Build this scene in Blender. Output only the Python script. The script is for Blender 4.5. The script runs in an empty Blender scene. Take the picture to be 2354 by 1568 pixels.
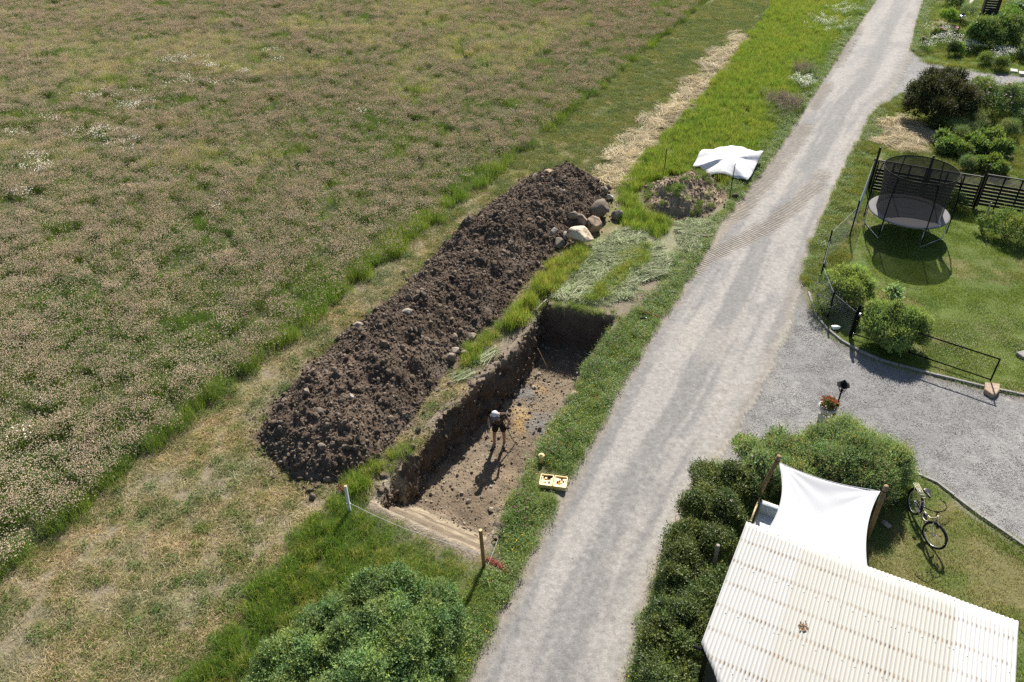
import bpy, bmesh, math, random
import numpy as np
from mathutils import Vector, Matrix

random.seed(7)
RNG = np.random.default_rng(11)
sc = bpy.context.scene
COL = sc.collection
PI = math.pi
R = math.radians

# ------------------------------------------------------------------ camera model
CAM_H, PITCH, LENS = 15.5, R(36), 28.0
FPX = LENS / 36 * 2353.0
_cp, _sp = math.cos(PITCH), math.sin(PITCH)


def at(u, v, z=0.0):
    """world point at height z seen at photo position (u, v), photo 2353 wide"""
    x = (u - 1176.5) / FPX
    y = (v - 784.0) / FPX
    dx, dy, dz = x, _cp - y * _sp, -_sp - y * _cp
    t = (z - CAM_H) / dz
    return Vector((dx * t, dy * t, z))


def atf(u, v, z=0.0):
    return at(u * 2353 / 4096, v * 2353 / 4096, z)


SUN_AZ, SUN_EL = R(74), R(42)
SUN = Vector((math.cos(SUN_AZ) * math.cos(SUN_EL), math.sin(SUN_AZ) * math.cos(SUN_EL), math.sin(SUN_EL)))

# ------------------------------------------------------------------ noise (numpy)


def _h(ix, iy, iz, seed):
    n = (ix * 374761393 + iy * 668265263 + iz * 2147483647 + seed * 1274126177) & 0xFFFFFFFF
    n = ((n ^ (n >> 13)) * 1274126177) & 0xFFFFFFFF
    n = n ^ (n >> 16)
    return (n & 0xFFFF) / 65535.0


def vnoise(x, y, z=None, seed=0):
    x = np.asarray(x, float)
    y = np.asarray(y, float)
    z = np.zeros_like(x) if z is None else np.asarray(z, float)
    ix, iy, iz = np.floor(x).astype(np.int64), np.floor(y).astype(np.int64), np.floor(z).astype(np.int64)
    fx, fy, fz = x - ix, y - iy, z - iz
    fx, fy, fz = fx * fx * (3 - 2 * fx), fy * fy * (3 - 2 * fy), fz * fz * (3 - 2 * fz)
    r = 0
    for a in (0, 1):
        wx = fx if a else 1 - fx
        for b in (0, 1):
            wy = fy if b else 1 - fy
            for c in (0, 1):
                wz = fz if c else 1 - fz
                r = r + wx * wy * wz * _h(ix + a, iy + b, iz + c, seed)
    return r


def fbm(x, y, z=None, octv=4, seed=0, gain=.5):
    s, a, t = 0, 1.0, 0
    x = np.asarray(x, float)
    y = np.asarray(y, float)
    for o in range(octv):
        s = s + a * vnoise(x * 2 ** o, y * 2 ** o, None if z is None else np.asarray(z, float) * 2 ** o, seed + o * 17)
        t += a
        a *= gain
    return s / t - .5        # about -.5 .. .5


def smooth(a, b, x):
    t = np.clip((np.asarray(x, float) - a) / (b - a), 0, 1)
    return t * t * (3 - 2 * t)


# ------------------------------------------------------------------ polygons


def poly_d(px):
    return np.array([(p.x, p.y) for p in (at(u, v) for u, v in px)])


def inside(x, y, poly):
    x = np.asarray(x, float)
    y = np.asarray(y, float)
    r = np.zeros(x.shape, bool)
    n = len(poly)
    j = n - 1
    for i in range(n):
        xi, yi = poly[i]
        xj, yj = poly[j]
        if yi != yj:
            c = ((yi > y) != (yj > y)) & (x < (xj - xi) * (y - yi) / (yj - yi) + xi)
            r ^= c
        j = i
    return r


def edge_dist(x, y, pts, closed=True):
    x = np.asarray(x, float)
    y = np.asarray(y, float)
    d = np.full(x.shape, 1e9)
    n = len(pts)
    for i in range(n if closed else n - 1):
        ax, ay = pts[i]
        bx, by = pts[(i + 1) % n]
        vx, vy = bx - ax, by - ay
        t = np.clip(((x - ax) * vx + (y - ay) * vy) / (vx * vx + vy * vy + 1e-12), 0, 1)
        d = np.minimum(d, np.hypot(x - ax - t * vx, y - ay - t * vy))
    return d


def sdist(x, y, poly):
    """distance to the border, positive inside"""
    return np.where(inside(x, y, poly), 1, -1) * edge_dist(x, y, poly)


def along(x, y, pts):
    """(signed offset to the right of the path, arc length) of the nearest point on a path"""
    x = np.asarray(x, float)
    y = np.asarray(y, float)
    bd = np.full(x.shape, 1e9)
    off = np.zeros(x.shape)
    arc = np.zeros(x.shape)
    s0 = 0
    for i in range(len(pts) - 1):
        ax, ay = pts[i]
        bx, by = pts[i + 1]
        vx, vy = bx - ax, by - ay
        L = math.hypot(vx, vy)
        t = np.clip(((x - ax) * vx + (y - ay) * vy) / (L * L), 0, 1)
        d = np.hypot(x - ax - t * vx, y - ay - t * vy)
        m = d < bd
        bd = np.where(m, d, bd)
        off = np.where(m, ((x - ax) * vy - (y - ay) * vx) / L, off)
        arc = np.where(m, s0 + t * L, arc)
        s0 += L
    return off, arc


def resample(pts, n, closed=True):
    P = np.array(pts, float)
    if closed:
        P = np.vstack([P, P[:1]])
    s = np.r_[0, np.cumsum(np.linalg.norm(np.diff(P, axis=0), axis=1))]
    q = np.linspace(0, s[-1], n, endpoint=not closed)
    return np.stack([np.interp(q, s, P[:, k]) for k in range(P.shape[1])], 1)


def chaikin(pts, it=2, closed=True):
    P = np.array(pts, float)
    for _ in range(it):
        if closed:
            Q = np.roll(P, -1, 0)
            P = np.stack([.75 * P + .25 * Q, .25 * P + .75 * Q], 1).reshape(-1, P.shape[1])
        else:
            a, b = P[:-1], P[1:]
            M = np.stack([.75 * a + .25 * b, .25 * a + .75 * b], 1).reshape(-1, P.shape[1])
            P = np.vstack([P[:1], M[1:-1], P[-1:]])
    return P


# ------------------------------------------------------------------ meshes


class Geo:
    """collects vertices, faces, a colour per vertex and a material slot per face"""

    def __init__(self):
        self.V, self.C, self.F, self.n = [], [], {3: [], 4: []}, 0
        self.M = {3: [], 4: []}

    def add(self, V, F, col=(1, 1, 1), slot=0):
        V = np.asarray(V, float).reshape(-1, 3)
        F = np.asarray(F, np.int64)
        k = F.shape[1]
        c = np.asarray(col, float)
        if c.ndim == 1:
            c = np.tile(c, (len(V), 1))
        self.V.append(V)
        self.C.append(c)
        self.F[k].append(F + self.n)
        self.M[k].append(np.full(len(F), slot))
        self.n += len(V)

    def add2(self, V, quads, tris, col=(1, 1, 1), slot=0):
        n0 = self.n
        self.add(V, quads, col, slot)
        if len(tris):
            self.F[3].append(np.asarray(tris, np.int64) + n0)
            self.M[3].append(np.full(len(tris), slot))

    # ---- solids
    def box(self, c, s, rz=0, col=(1, 1, 1), slot=0, M=None):
        h = np.array(s, float) / 2
        v = np.array([(x, y, z) for x in (-1, 1) for y in (-1, 1) for z in (-1, 1)], float) * h
        if M is not None:
            v = v @ np.array(M.to_3x3()).T
        else:
            ca, sa = math.cos(rz), math.sin(rz)
            v = np.stack([v[:, 0] * ca - v[:, 1] * sa, v[:, 0] * sa + v[:, 1] * ca, v[:, 2]], 1)
        v = v + np.array(c, float)
        self.add(v, [(0, 1, 3, 2), (4, 6, 7, 5), (0, 4, 5, 1), (2, 3, 7, 6), (0, 2, 6, 4), (1, 5, 7, 3)], col, slot)
        return self

    def beam(self, p0, p1, w, h, col=(1, 1, 1), slot=0):
        p0, p1 = Vector(p0), Vector(p1)
        d = p1 - p0
        q = d.to_track_quat('X', 'Z').to_matrix()
        return self.box((p0 + p1) / 2, (d.length, w, h), M=q, col=col, slot=slot)

    def tube(self, pts, r, seg=8, closed=False, cap=True, col=(1, 1, 1), slot=0):
        P = [Vector(p) for p in pts]
        n = len(P)
        rr = [r] * n if not hasattr(r, '__len__') else list(r)
        rows = []
        up = None
        for i in range(n):
            if closed:
                t = (P[(i + 1) % n] - P[i - 1]).normalized()
            else:
                t = (P[min(i + 1, n - 1)] - P[max(i - 1, 0)]).normalized()
            if up is None:
                up = Vector((0, 0, 1)) if abs(t.z) < .9 else Vector((1, 0, 0))
            a = t.cross(up).normalized()
            b = a.cross(t).normalized()
            up = b
            rows.append([P[i] + (a * math.cos(2 * PI * k / seg) + b * math.sin(2 * PI * k / seg)) * rr[i] for k in range(seg)])
        V = np.array([tuple(v) for row in rows for v in row])
        F = []
        for i in range(n if closed else n - 1):
            for k in range(seg):
                a0, a1 = i * seg + k, i * seg + (k + 1) % seg
                j = (i + 1) % n
                F.append((a0, a1, j * seg + (k + 1) % seg, j * seg + k))
        T = []
        if cap and not closed:
            V = np.vstack([V, np.array([tuple(P[0]), tuple(P[-1])])])
            c0, c1 = n * seg, n * seg + 1
            for k in range(seg):
                T.append((c0, (k + 1) % seg, k))
                T.append((c1, (n - 1) * seg + k, (n - 1) * seg + (k + 1) % seg))
        self.add2(V, F, T, col, slot)
        return self

    def lathe(self, prof, c=(0, 0, 0), seg=20, col=(1, 1, 1), slot=0, M=None, sides=None):
        seg = sides or seg
        V = []
        for r, z in prof:
            for k in range(seg):
                a = 2 * PI * k / seg
                V.append((r * math.cos(a), r * math.sin(a), z))
        V = np.array(V)
        if M is not None:
            V = V @ np.array(M.to_3x3()).T
        V = V + np.array(c, float)
        F = [(i * seg + k, i * seg + (k + 1) % seg, (i + 1) * seg + (k + 1) % seg, (i + 1) * seg + k) for i in range(len(prof) - 1) for k in range(seg)]
        self.add(V, F, col, slot)
        return self

    def rock(self, c, r, seed, sub=3, flat=.8, rough=.35, rz=0, col=(1, 1, 1)):
        V, F = ico(sub)
        d = 1 + rough * (fbm(V[:, 0] * .9 + seed, V[:, 1] * .9 + 3, V[:, 2] * .9, 3, seed) * 2)
        # a few flat facets, as on broken stone
        rg = np.random.default_rng(seed)
        for _ in range(9):
            nrm = rg.normal(size=3)
            nrm /= np.linalg.norm(nrm)
            lim = rg.uniform(.55, .82)
            pr = V @ nrm
            d = np.where(pr * d > lim, lim / np.maximum(pr, .2), d)
        V = V * d[:, None] * np.array(r if hasattr(r, '__len__') else (r, r, r * flat))
        ca, sa = math.cos(rz), math.sin(rz)
        V = np.stack([V[:, 0] * ca - V[:, 1] * sa, V[:, 0] * sa + V[:, 1] * ca, V[:, 2]], 1) + np.array(c, float)
        self.add(V, F, col)
        return self

    # ---- foliage
    def leaves(self, P, D, N, size, asp, col, fold=.25):
        """flat leaves: base P, direction D, face normal N, length size, width size*asp"""
        P, D, N = (np.asarray(a, float) for a in (P, D, N))
        D = D / (np.linalg.norm(D, axis=1, keepdims=True) + 1e-9)
        S = np.cross(D, N)
        S /= np.linalg.norm(S, axis=1, keepdims=True) + 1e-9
        N = np.cross(S, D)
        L = np.asarray(size, float)[:, None]
        W = L * asp * .5
        m = P + D * L * .5
        v = np.stack([P, m + S * W + N * W * fold, P + D * L, m - S * W + N * W * fold], 1).reshape(-1, 3)
        n = len(P)
        F = np.arange(4 * n).reshape(n, 4)
        self.add(v, F, np.repeat(np.broadcast_to(col, (n, 3)), 4, 0))

    def blades(self, P, lean, h, w, col, curve=.5, rg=RNG):
        """grass blades: base P, horizontal lean (n,2), height h, width w"""
        n = len(P)
        P = np.asarray(P, float)
        a = rg.uniform(0, 2 * PI, n)
        S = np.stack([np.cos(a), np.sin(a), np.zeros(n)], 1) * (np.asarray(w).reshape(-1, 1) * .5)
        lz = np.c_[np.asarray(lean), np.zeros(n)]
        H = np.asarray(h, float).reshape(-1, 1)
        mid = P + lz * .35 * H + np.array([0, 0, 1.]) * H * .6
        tip = P + lz * H + np.array([0, 0, 1.]) * H * (1 - curve * .4 * np.linalg.norm(lz, axis=1, keepdims=True))
        v = np.stack([P - S, P + S, mid + S * .8, mid - S * .8, tip], 1).reshape(-1, 3)
        b = np.arange(n) * 5
        self.add2(v, np.stack([b, b + 1, b + 2, b + 3], 1), np.stack([b + 3, b + 2, b + 4], 1), np.repeat(np.broadcast_to(col, (n, 3)), 5, 0))

    def strips(self, P, D, L, w, col, rg=RNG):
        """straws lying about: middle P, direction D, length L"""
        n = len(P)
        P, D = np.asarray(P, float), np.asarray(D, float)
        D = D / np.linalg.norm(D, axis=1, keepdims=True)
        up = rg.normal(size=(n, 3)) * .5 + np.array([0, 0, 1.])
        S = np.cross(D, up)
        S /= np.linalg.norm(S, axis=1, keepdims=True)
        L = np.asarray(L).reshape(-1, 1) / 2
        W = np.asarray(w).reshape(-1, 1) / 2
        v = np.stack([P - D * L - S * W, P + D * L - S * W, P + D * L + S * W, P - D * L + S * W], 1).reshape(-1, 3)
        self.add(v, np.arange(4 * n).reshape(n, 4), np.repeat(np.broadcast_to(col, (n, 3)), 4, 0))

    def mesh(self, name, smooth_=False):
        me = bpy.data.meshes.new(name)
        V = np.vstack(self.V)
        Q = np.vstack(self.F[4]) if self.F[4] else np.zeros((0, 4), np.int64)
        T = np.vstack(self.F[3]) if self.F[3] else np.zeros((0, 3), np.int64)
        loops = np.r_[Q.ravel(), T.ravel()].astype(np.int32)
        starts = np.r_[np.arange(len(Q)) * 4, len(Q) * 4 + np.arange(len(T)) * 3].astype(np.int32)
        me.vertices.add(len(V))
        me.vertices.foreach_set('co', V.astype(np.float32).ravel())
        me.loops.add(len(loops))
        me.loops.foreach_set('vertex_index', loops)
        me.polygons.add(len(starts))
        me.polygons.foreach_set('loop_start', starts)
        slots = np.r_[np.concatenate(self.M[4]) if self.M[4] else [], np.concatenate(self.M[3]) if self.M[3] else []].astype(np.int32)
        me.polygons.foreach_set('material_index', slots)
        me.polygons.foreach_set('use_smooth', np.full(len(starts), smooth_))
        me.update(calc_edges=True)
        C = np.vstack(self.C)
        at_ = me.color_attributes.new('Col', 'FLOAT_COLOR', 'POINT')
        at_.data.foreach_set('color', np.c_[C, np.ones(len(C))].astype(np.float32).ravel())
        me.validate()
        return me

    def build(self, name, mat, parent=None, smooth_=False, loc=None, link=True):
        me = self.mesh(name, smooth_)
        for m in (mat if isinstance(mat, (list, tuple)) else [mat]):
            me.materials.append(m)
        o = bpy.data.objects.new(name, me)
        if link:
            COL.objects.link(o)
        if parent is not None:
            o.parent = parent
        if loc is not None:
            o.location = loc
        return o


_ico = {}


def ico(sub):
    if sub not in _ico:
        bm = bmesh.new()
        bmesh.ops.create_icosphere(bm, subdivisions=sub, radius=1)
        V = np.array([tuple(v.co) for v in bm.verts])
        F = np.array([[v.index for v in f.verts] for f in bm.faces])
        bm.free()
        _ico[sub] = (V, F)
    return _ico[sub]


def tag(o, label, cat, group=None, kind=None):
    if label:
        o['label'] = label
    if cat:
        o['category'] = cat
    if group:
        o['group'] = group
    if kind:
        o['kind'] = kind
    return o


def empty(name, loc, rz=0, label=None, cat=None, group=None):
    o = bpy.data.objects.new(name, None)
    o.empty_display_size = .2
    COL.objects.link(o)
    o.location = loc
    o.rotation_euler = (0, 0, rz)
    return tag(o, label, cat, group)


def copy_tree(o, parent=None):
    c = o.copy()
    COL.objects.link(c)
    if parent is not None:
        c.parent = parent
    for ch in [k for k in bpy.data.objects if k.parent == o]:
        copy_tree(ch, c)
    return c


# ------------------------------------------------------------------ materials


class NT:
    def __init__(self, name):
        self.m = bpy.data.materials.new(name)
        self.m.use_nodes = True
        self.t = self.m.node_tree
        self.t.nodes.clear()
        self.out = self.t.nodes.new('ShaderNodeOutputMaterial')

    def n(self, typ, **kw):
        nd = self.t.nodes.new('ShaderNode' + typ)
        for k, v in kw.items():
            if k in ('operation', 'blend_type', 'data_type', 'attribute_name', 'noise_dimensions', 'feature', 'wave_type', 'bands_direction', 'attribute_type', 'interpolation_type', 'clamp', 'distance'):
                setattr(nd, k, v)
            else:
                self.set(nd, k, v)
        return nd

    def set(self, nd, k, v):
        s = nd.inputs[int(k[1:])] if k[0] == 'i' and k[1:].isdigit() else nd.inputs[k.replace('_', ' ')]
        if isinstance(v, bpy.types.NodeSocket):
            self.t.links.new(v, s)
        elif hasattr(v, '__len__') and s.type == 'RGBA' and len(v) == 3:
            s.default_value = (*v, 1)
        else:
            s.default_value = v

    def math(self, op, a, b=0.0, c=None):
        nd = self.n('Math', operation=op, i0=a, i1=b)
        if c is not None:
            self.set(nd, 'i2', c)
        return nd.outputs[0]

    def mix(self, f, a, b, mode='MIX'):
        nd = self.t.nodes.new('ShaderNodeMix')
        nd.data_type = 'RGBA'
        nd.blend_type = mode
        self.set(nd, 'i0', f)
        self.set(nd, 'i6', a)
        self.set(nd, 'i7', b)
        return nd.outputs[2]

    def ramp(self, x, pts):
        nd = self.t.nodes.new('ShaderNodeValToRGB')
        self.t.links.new(x, nd.inputs[0])
        el = nd.color_ramp.elements
        while len(el) < len(pts):
            el.new(.5)
        for e, (p, c) in zip(el, pts):
            e.position = p
            e.color = (*c, 1) if hasattr(c, '__len__') else (c, c, c, 1)
        return nd.outputs[0]

    def noise(self, scale, detail=4, vec=None, rough=.55, out=0):
        nd = self.n('TexNoise', Scale=scale, Detail=detail, Roughness=rough)
        if vec is not None:
            self.set(nd, 'Vector', vec)
        return nd.outputs[out]

    def pos(self):
        return self.t.nodes.new('ShaderNodeNewGeometry').outputs['Position']

    def obj(self):
        return self.t.nodes.new('ShaderNodeTexCoord').outputs['Object']

    def attr(self, name, out='Color'):
        return self.n('Attribute', attribute_name=name).outputs[out]

    def bump(self, h, strength=.5, dist=.02):
        return self.n('Bump', Strength=strength, Distance=dist, Height=h).outputs[0]

    def bsdf(self, col, rough=.7, spec=.3, metal=0, bump=None, **kw):
        nd = self.n('BsdfPrincipled')
        self.set(nd, 'Base Color', col)
        self.set(nd, 'Roughness', rough)
        self.set(nd, 'Specular IOR Level', spec)
        self.set(nd, 'Metallic', metal)
        if bump is not None:
            self.set(nd, 'Normal', bump)
        for k, v in kw.items():
            self.set(nd, k.replace('_', ' '), v)
        return nd.outputs[0]

    def done(self, sh):
        self.t.links.new(sh, self.out.inputs[0])
        return self.m


def simple(name, col, rough=.6, spec=.3, metal=0, var=.15, scale=12, bump=0.0):
    t = NT(name)
    n = t.noise(scale, 5, t.obj())
    c = t.mix(t.ramp(n, [(.3, 0), (.7, 1)]), tuple(x * (1 - var) for x in col), tuple(min(1, x * (1 + var)) for x in col))
    b = t.bump(t.noise(scale * 4, 4, t.obj()), bump, .01) if bump else None
    return t.done(t.bsdf(c, rough, spec, metal, b))


def leafmat(name, trans=.45, rough=.55, spec=.12, patch=None, rnd=.25, tint=(1.15, 1.2, .55), gain=1.0):
    """foliage: colour from the mesh, a random value per instance, patches by place; light shines through"""
    t = NT(name)
    c = t.attr('Col')
    oi = t.t.nodes.new('ShaderNodeObjectInfo').outputs['Random']
    k = t.math('MULTIPLY_ADD', oi, rnd * 2, (1 - rnd) * gain)
    c = t.mix(1.0, c, t.n('CombineColor', i0=k, i1=k, i2=k).outputs[0], 'MULTIPLY')
    if patch:
        sc_, ca, cb = patch
        n = t.noise(sc_, 3, t.pos())
        c = t.mix(1.0, c, t.ramp(n, [(.35, ca), (.65, cb)]), 'MULTIPLY')
    p = t.bsdf(c, rough, spec)
    tr = t.n('BsdfTranslucent', Color=t.mix(1.0, c, tint, 'MULTIPLY')).outputs[0]
    mx = t.n('MixShader', i0=trans, i1=p, i2=tr).outputs[0]
    return t.done(mx)


# ------------------------------------------------------------------ scattering (for what nobody could count)


def make_group(coll):
    g = bpy.data.node_groups.new('scatter', 'GeometryNodeTree')
    g.interface.new_socket('Geometry', in_out='INPUT', socket_type='NodeSocketGeometry')
    g.interface.new_socket('Geometry', in_out='OUTPUT', socket_type='NodeSocketGeometry')
    N, L = g.nodes, g.links
    i, o = N.new('NodeGroupInput'), N.new('NodeGroupOutput')
    ci = N.new('GeometryNodeCollectionInfo')
    ci.inputs['Collection'].default_value = coll
    ci.inputs['Separate Children'].default_value = True
    ci.inputs['Reset Children'].default_value = True
    ip = N.new('GeometryNodeInstanceOnPoints')
    ip.inputs['Pick Instance'].default_value = True

    def na(name, typ):
        a = N.new('GeometryNodeInputNamedAttribute')
        a.data_type = typ
        a.inputs[0].default_value = name
        return a.outputs[0]
    L.new(i.outputs[0], ip.inputs['Points'])
    L.new(ci.outputs[0], ip.inputs['Instance'])
    L.new(na('idx', 'INT'), ip.inputs['Instance Index'])
    e2r = N.new('FunctionNodeEulerToRotation')
    L.new(na('rot', 'FLOAT_VECTOR'), e2r.inputs[0])
    L.new(e2r.outputs[0], ip.inputs['Rotation'])
    L.new(na('scl', 'FLOAT_VECTOR'), ip.inputs['Scale'])
    L.new(ip.outputs[0], o.inputs[0])
    return g


def scatter(name, P, rot, scl, idx, srcs, label=None, cat=None, parent=None, kind='stuff'):
    P = np.asarray(P, float)
    n = len(P)
    coll = bpy.data.collections.new(name + '_kinds')
    for k, s in enumerate(srcs):
        s.name = '%s_kind_%02d' % (name, k)
        coll.objects.link(s)
    me = bpy.data.meshes.new(name)
    me.vertices.add(n)
    me.vertices.foreach_set('co', P.astype(np.float32).ravel())
    a = me.attributes.new('idx', 'INT', 'POINT')
    a.data.foreach_set('value', np.asarray(idx, np.int32))
    a = me.attributes.new('rot', 'FLOAT_VECTOR', 'POINT')
    a.data.foreach_set('vector', np.asarray(rot, np.float32).ravel())
    a = me.attributes.new('scl', 'FLOAT_VECTOR', 'POINT')
    s = np.asarray(scl, np.float32)
    if s.ndim == 1:
        s = np.repeat(s[:, None], 3, 1)
    a.data.foreach_set('vector', s.ravel())
    me.update()
    o = bpy.data.objects.new(name, me)
    COL.objects.link(o)
    if parent is not None:
        o.parent = parent
    md = o.modifiers.new('scatter', 'NODES')
    md.node_group = make_group(coll)
    tag(o, label, cat, None, kind)
    return o


def rz_rand(n, tilt=.08, rg=RNG):
    r = np.zeros((n, 3))
    r[:, :2] = rg.normal(0, tilt, (n, 2))
    r[:, 2] = rg.uniform(0, 2 * PI, n)
    return r


def fill(poly, dens, rg=RNG):
    lo, hi = poly.min(0), poly.max(0)
    n = int((hi - lo).prod() * dens)
    p = rg.uniform(lo, hi, (n, 2))
    return p[inside(p[:, 0], p[:, 1], poly)]
# ================================================================== the lie of the land (all laid out on the ground plane)
ROAD_L = poly_d([(920, 1800), (1060, 1568), (1150, 1400), (1220, 1262), (1300, 1112), (1400, 930), (1465, 812), (1545, 690), (1600, 605), (1650, 518), (1722, 425), (1790, 335), (1845, 250), (1925, 125), (1972, 55), (2010, 0), (2080, -110)])
ROAD_R = poly_d([(1420, 1800), (1450, 1568), (1482, 1420), (1525, 1290), (1585, 1160), (1640, 1060), (1690, 1000), (1760, 860), (1815, 740), (1842, 640), (1868, 560), (1925, 432), (1985, 305), (2020, 235), (2062, 190), (2096, 115), (2110, 50), (2126, 0), (2150, -110)])
ROAD = np.vstack([ROAD_L, ROAD_R[::-1]])
ROAD_MID = resample(ROAD_L, 40, False) * .5 + resample(ROAD_R, 40, False) * .5
DRIVE = poly_d([(1640, 1060), (1690, 1000), (1760, 860), (1815, 740), (1843, 640), (1852, 690), (1876, 737), (1912, 777), (1962, 808), (2030, 836), (2100, 855), (2180, 874), (2265, 893), (2353, 913), (2700, 985), (2700, 1500), (2353, 1262), (2250, 1190), (2150, 1112), (2070, 1078), (1960, 1085), (1760, 1090), (1690, 1075)])
SIDE = poly_d([(2000, 250), (2062, 190), (2096, 118), (2122, 143), (2200, 160), (2300, 170), (2353, 174), (2600, 190), (2600, 262), (2353, 236), (2250, 228), (2130, 212), (2062, 216), (2018, 252)])
KERB_A = [(1858, 672), (1876, 728), (1912, 770), (1962, 802), (2030, 831), (2100, 850), (2180, 869), (2265, 890), (2353, 908), (2560, 952)]
KERB_B = [(2070, 1074), (2150, 1107), (2250, 1184), (2353, 1255), (2560, 1400)]
LAWN_A = poly_d([(1843, 630), (1868, 560), (1925, 432), (1985, 305), (2020, 250), (2062, 216), (2130, 212), (2250, 228), (2353, 236), (2700, 260), (2700, 985), (2353, 912), (2265, 893), (2180, 873), (2100, 854), (2030, 835), (1962, 807), (1912, 776), (1876, 736), (1852, 690)])
LAWN_B = poly_d([(1640, 1060), (1690, 1078), (1760, 1090), (1960, 1085), (2070, 1078), (2150, 1112), (2250, 1190), (2353, 1262), (2700, 1500), (2700, 1900), (1420, 1900), (1450, 1568), (1482, 1420), (1525, 1290), (1585, 1160)])
LAWN_C = poly_d([(2096, 110), (2112, 50), (2128, 0), (2150, -110), (2800, -110), (2800, 190), (2353, 174), (2300, 170), (2200, 160), (2122, 143)])
FIELD_EDGE = np.array([(-20, -4.5), (-11.95, 11.72), (-9.56, 16.78), (-5.78, 24.39), (-3.17, 29.4), (13.2, 62.7), (17.2, 71), (24, 85)])
FIELD = np.vstack([FIELD_EDGE, [(-90, 95), (-90, -10)]])
STRAW = poly_d([(1395, 425), (1372, 392), (1420, 330), (1500, 262), (1570, 195), (1640, 110), (1690, 70), (1722, 80), (1690, 130), (1640, 190), (1590, 250), (1530, 315), (1480, 365), (1425, 430)])
STRAW_B = poly_d([(2000, 325), (2030, 290), (2050, 268), (2075, 262), (2105, 285), (2140, 300), (2150, 318), (2120, 355), (2060, 352)])
TALL_UP = poly_d([(1425, 430), (1480, 365), (1530, 315), (1590, 250), (1640, 190), (1690, 130), (1722, 80), (1765, 30), (1800, -60), (2020, -60), (2005, 0), (1968, 55), (1920, 125), (1838, 250), (1760, 340), (1700, 400), (1660, 440), (1600, 480), (1520, 545), (1460, 540), (1415, 500)])
TALL_LOW = poly_d([(785, 1112), (840, 1100), (868, 1160), (920, 1185), (1000, 1225), (1097, 1275), (1170, 1290), (1215, 1265), (1140, 1410), (1060, 1560), (920, 1800), (300, 1800), (395, 1580), (480, 1480), (560, 1385), (660, 1262)])
TALL_L1 = poly_d([(1160, 760), (1165, 735), (1220, 680), (1262, 620), (1300, 585), (1340, 575), (1352, 590), (1310, 640), (1262, 690), (1215, 740), (1170, 768)])
TALL_L2 = poly_d([(1055, 850), (1060, 820), (1100, 775), (1150, 760), (1120, 800), (1085, 850), (1065, 870)])
TALL_L3 = poly_d([(870, 1090), (890, 1050), (935, 1030), (950, 1050), (905, 1085)])
TALL_L4 = poly_d([(1345, 690), (1375, 660), (1430, 615), (1490, 580), (1500, 592), (1450, 635), (1400, 680), (1365, 696)])
TALL_L5 = poly_d([(1400, 600), (1450, 572), (1500, 565), (1490, 580), (1430, 606)])
TALL_L6 = poly_d([(780, 1118), (800, 1085), (850, 1068), (880, 1080), (862, 1112), (815, 1130)])
PALE_A = poly_d([(1385, 545), (1440, 520), (1520, 545), (1600, 482), (1680, 450), (1660, 512), (1600, 590), (1500, 640), (1420, 700), (1330, 690), (1255, 690), (1300, 645), (1350, 590)])
PALE_B = poly_d([(930, 1010), (1000, 925), (1060, 860), (1120, 800), (1180, 770), (1160, 800), (1090, 860), (1020, 925), (960, 990), (935, 1030)])
VERGE = poly_d([(1120, 1240), (1165, 1165), (1200, 1100), (1240, 1020), (1300, 920), (1350, 838), (1395, 778), (1420, 735), (1475, 690), (1560, 630), (1610, 560), (1660, 505), (1715, 430), (1650, 518), (1600, 605), (1545, 690), (1465, 812), (1400, 930), (1300, 1112), (1220, 1262), (1170, 1290)])
RIM_L = poly_d([(868, 1163), (905, 1092), (950, 1040), (985, 990), (1040, 932), (1100, 880), (1150, 832), (1190, 790), (1222, 752), (1248, 700)])
RIM_R = poly_d([(1100, 1270), (1128, 1228), (1165, 1160), (1202, 1092), (1242, 1015), (1300, 915), (1348, 835), (1385, 785), (1412, 745), (1420, 730)])
TRENCH_D = 1.5
NB, FB = 1.65, .22      # run of the near ramp, of the far wall
_rl, _rr = resample(RIM_L, 60, False), resample(RIM_R, 60, False)
HOLE = np.vstack([_rl, _rr[::-1]])
HEAP = np.array([(-7.2, 17.1), (-7.0, 18.3), (-5.95, 20.9), (-5.65, 21.9), (-4.5, 23.2), (-2.6, 28.2), (-.1, 33.0), (1.4, 34.6), (3.0, 34.9), (4.0, 33.6), (4.2, 32.2), (3.9, 31.0), (3.3, 29.1), (1.7, 27.4), (.70, 25.4), (-.42, 22.65), (-1.27, 21.35), (-1.88, 20.15), (-2.6, 18.25), (-3.2, 16.9), (-3.65, 15.75), (-4.5, 15.0), (-5.5, 14.85), (-6.5, 15.6), (-7.05, 16.5)])
HEAP = chaikin(HEAP, 1)
HEAP2 = chaikin(np.array([tuple(atf(2580 + x / 4.612, 560 + y / 4.612, z))[:2] for x, y, z in [(0, 860, 0), (170, 740, .2), (380, 610, .45), (640, 490, .6), (860, 450, .65), (1060, 500, .55), (1230, 660, .3), (1400, 880, 0), (1420, 1010, 0), (1370, 1230, 0), (1100, 1350, 0), (860, 1470, 0), (480, 1440, 0), (140, 1340, 0), (0, 1100, 0)]]), 1)


def gz(x, y):
    return .05 * fbm(np.asarray(x) * .35, np.asarray(y) * .35, None, 3, 5)


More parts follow.
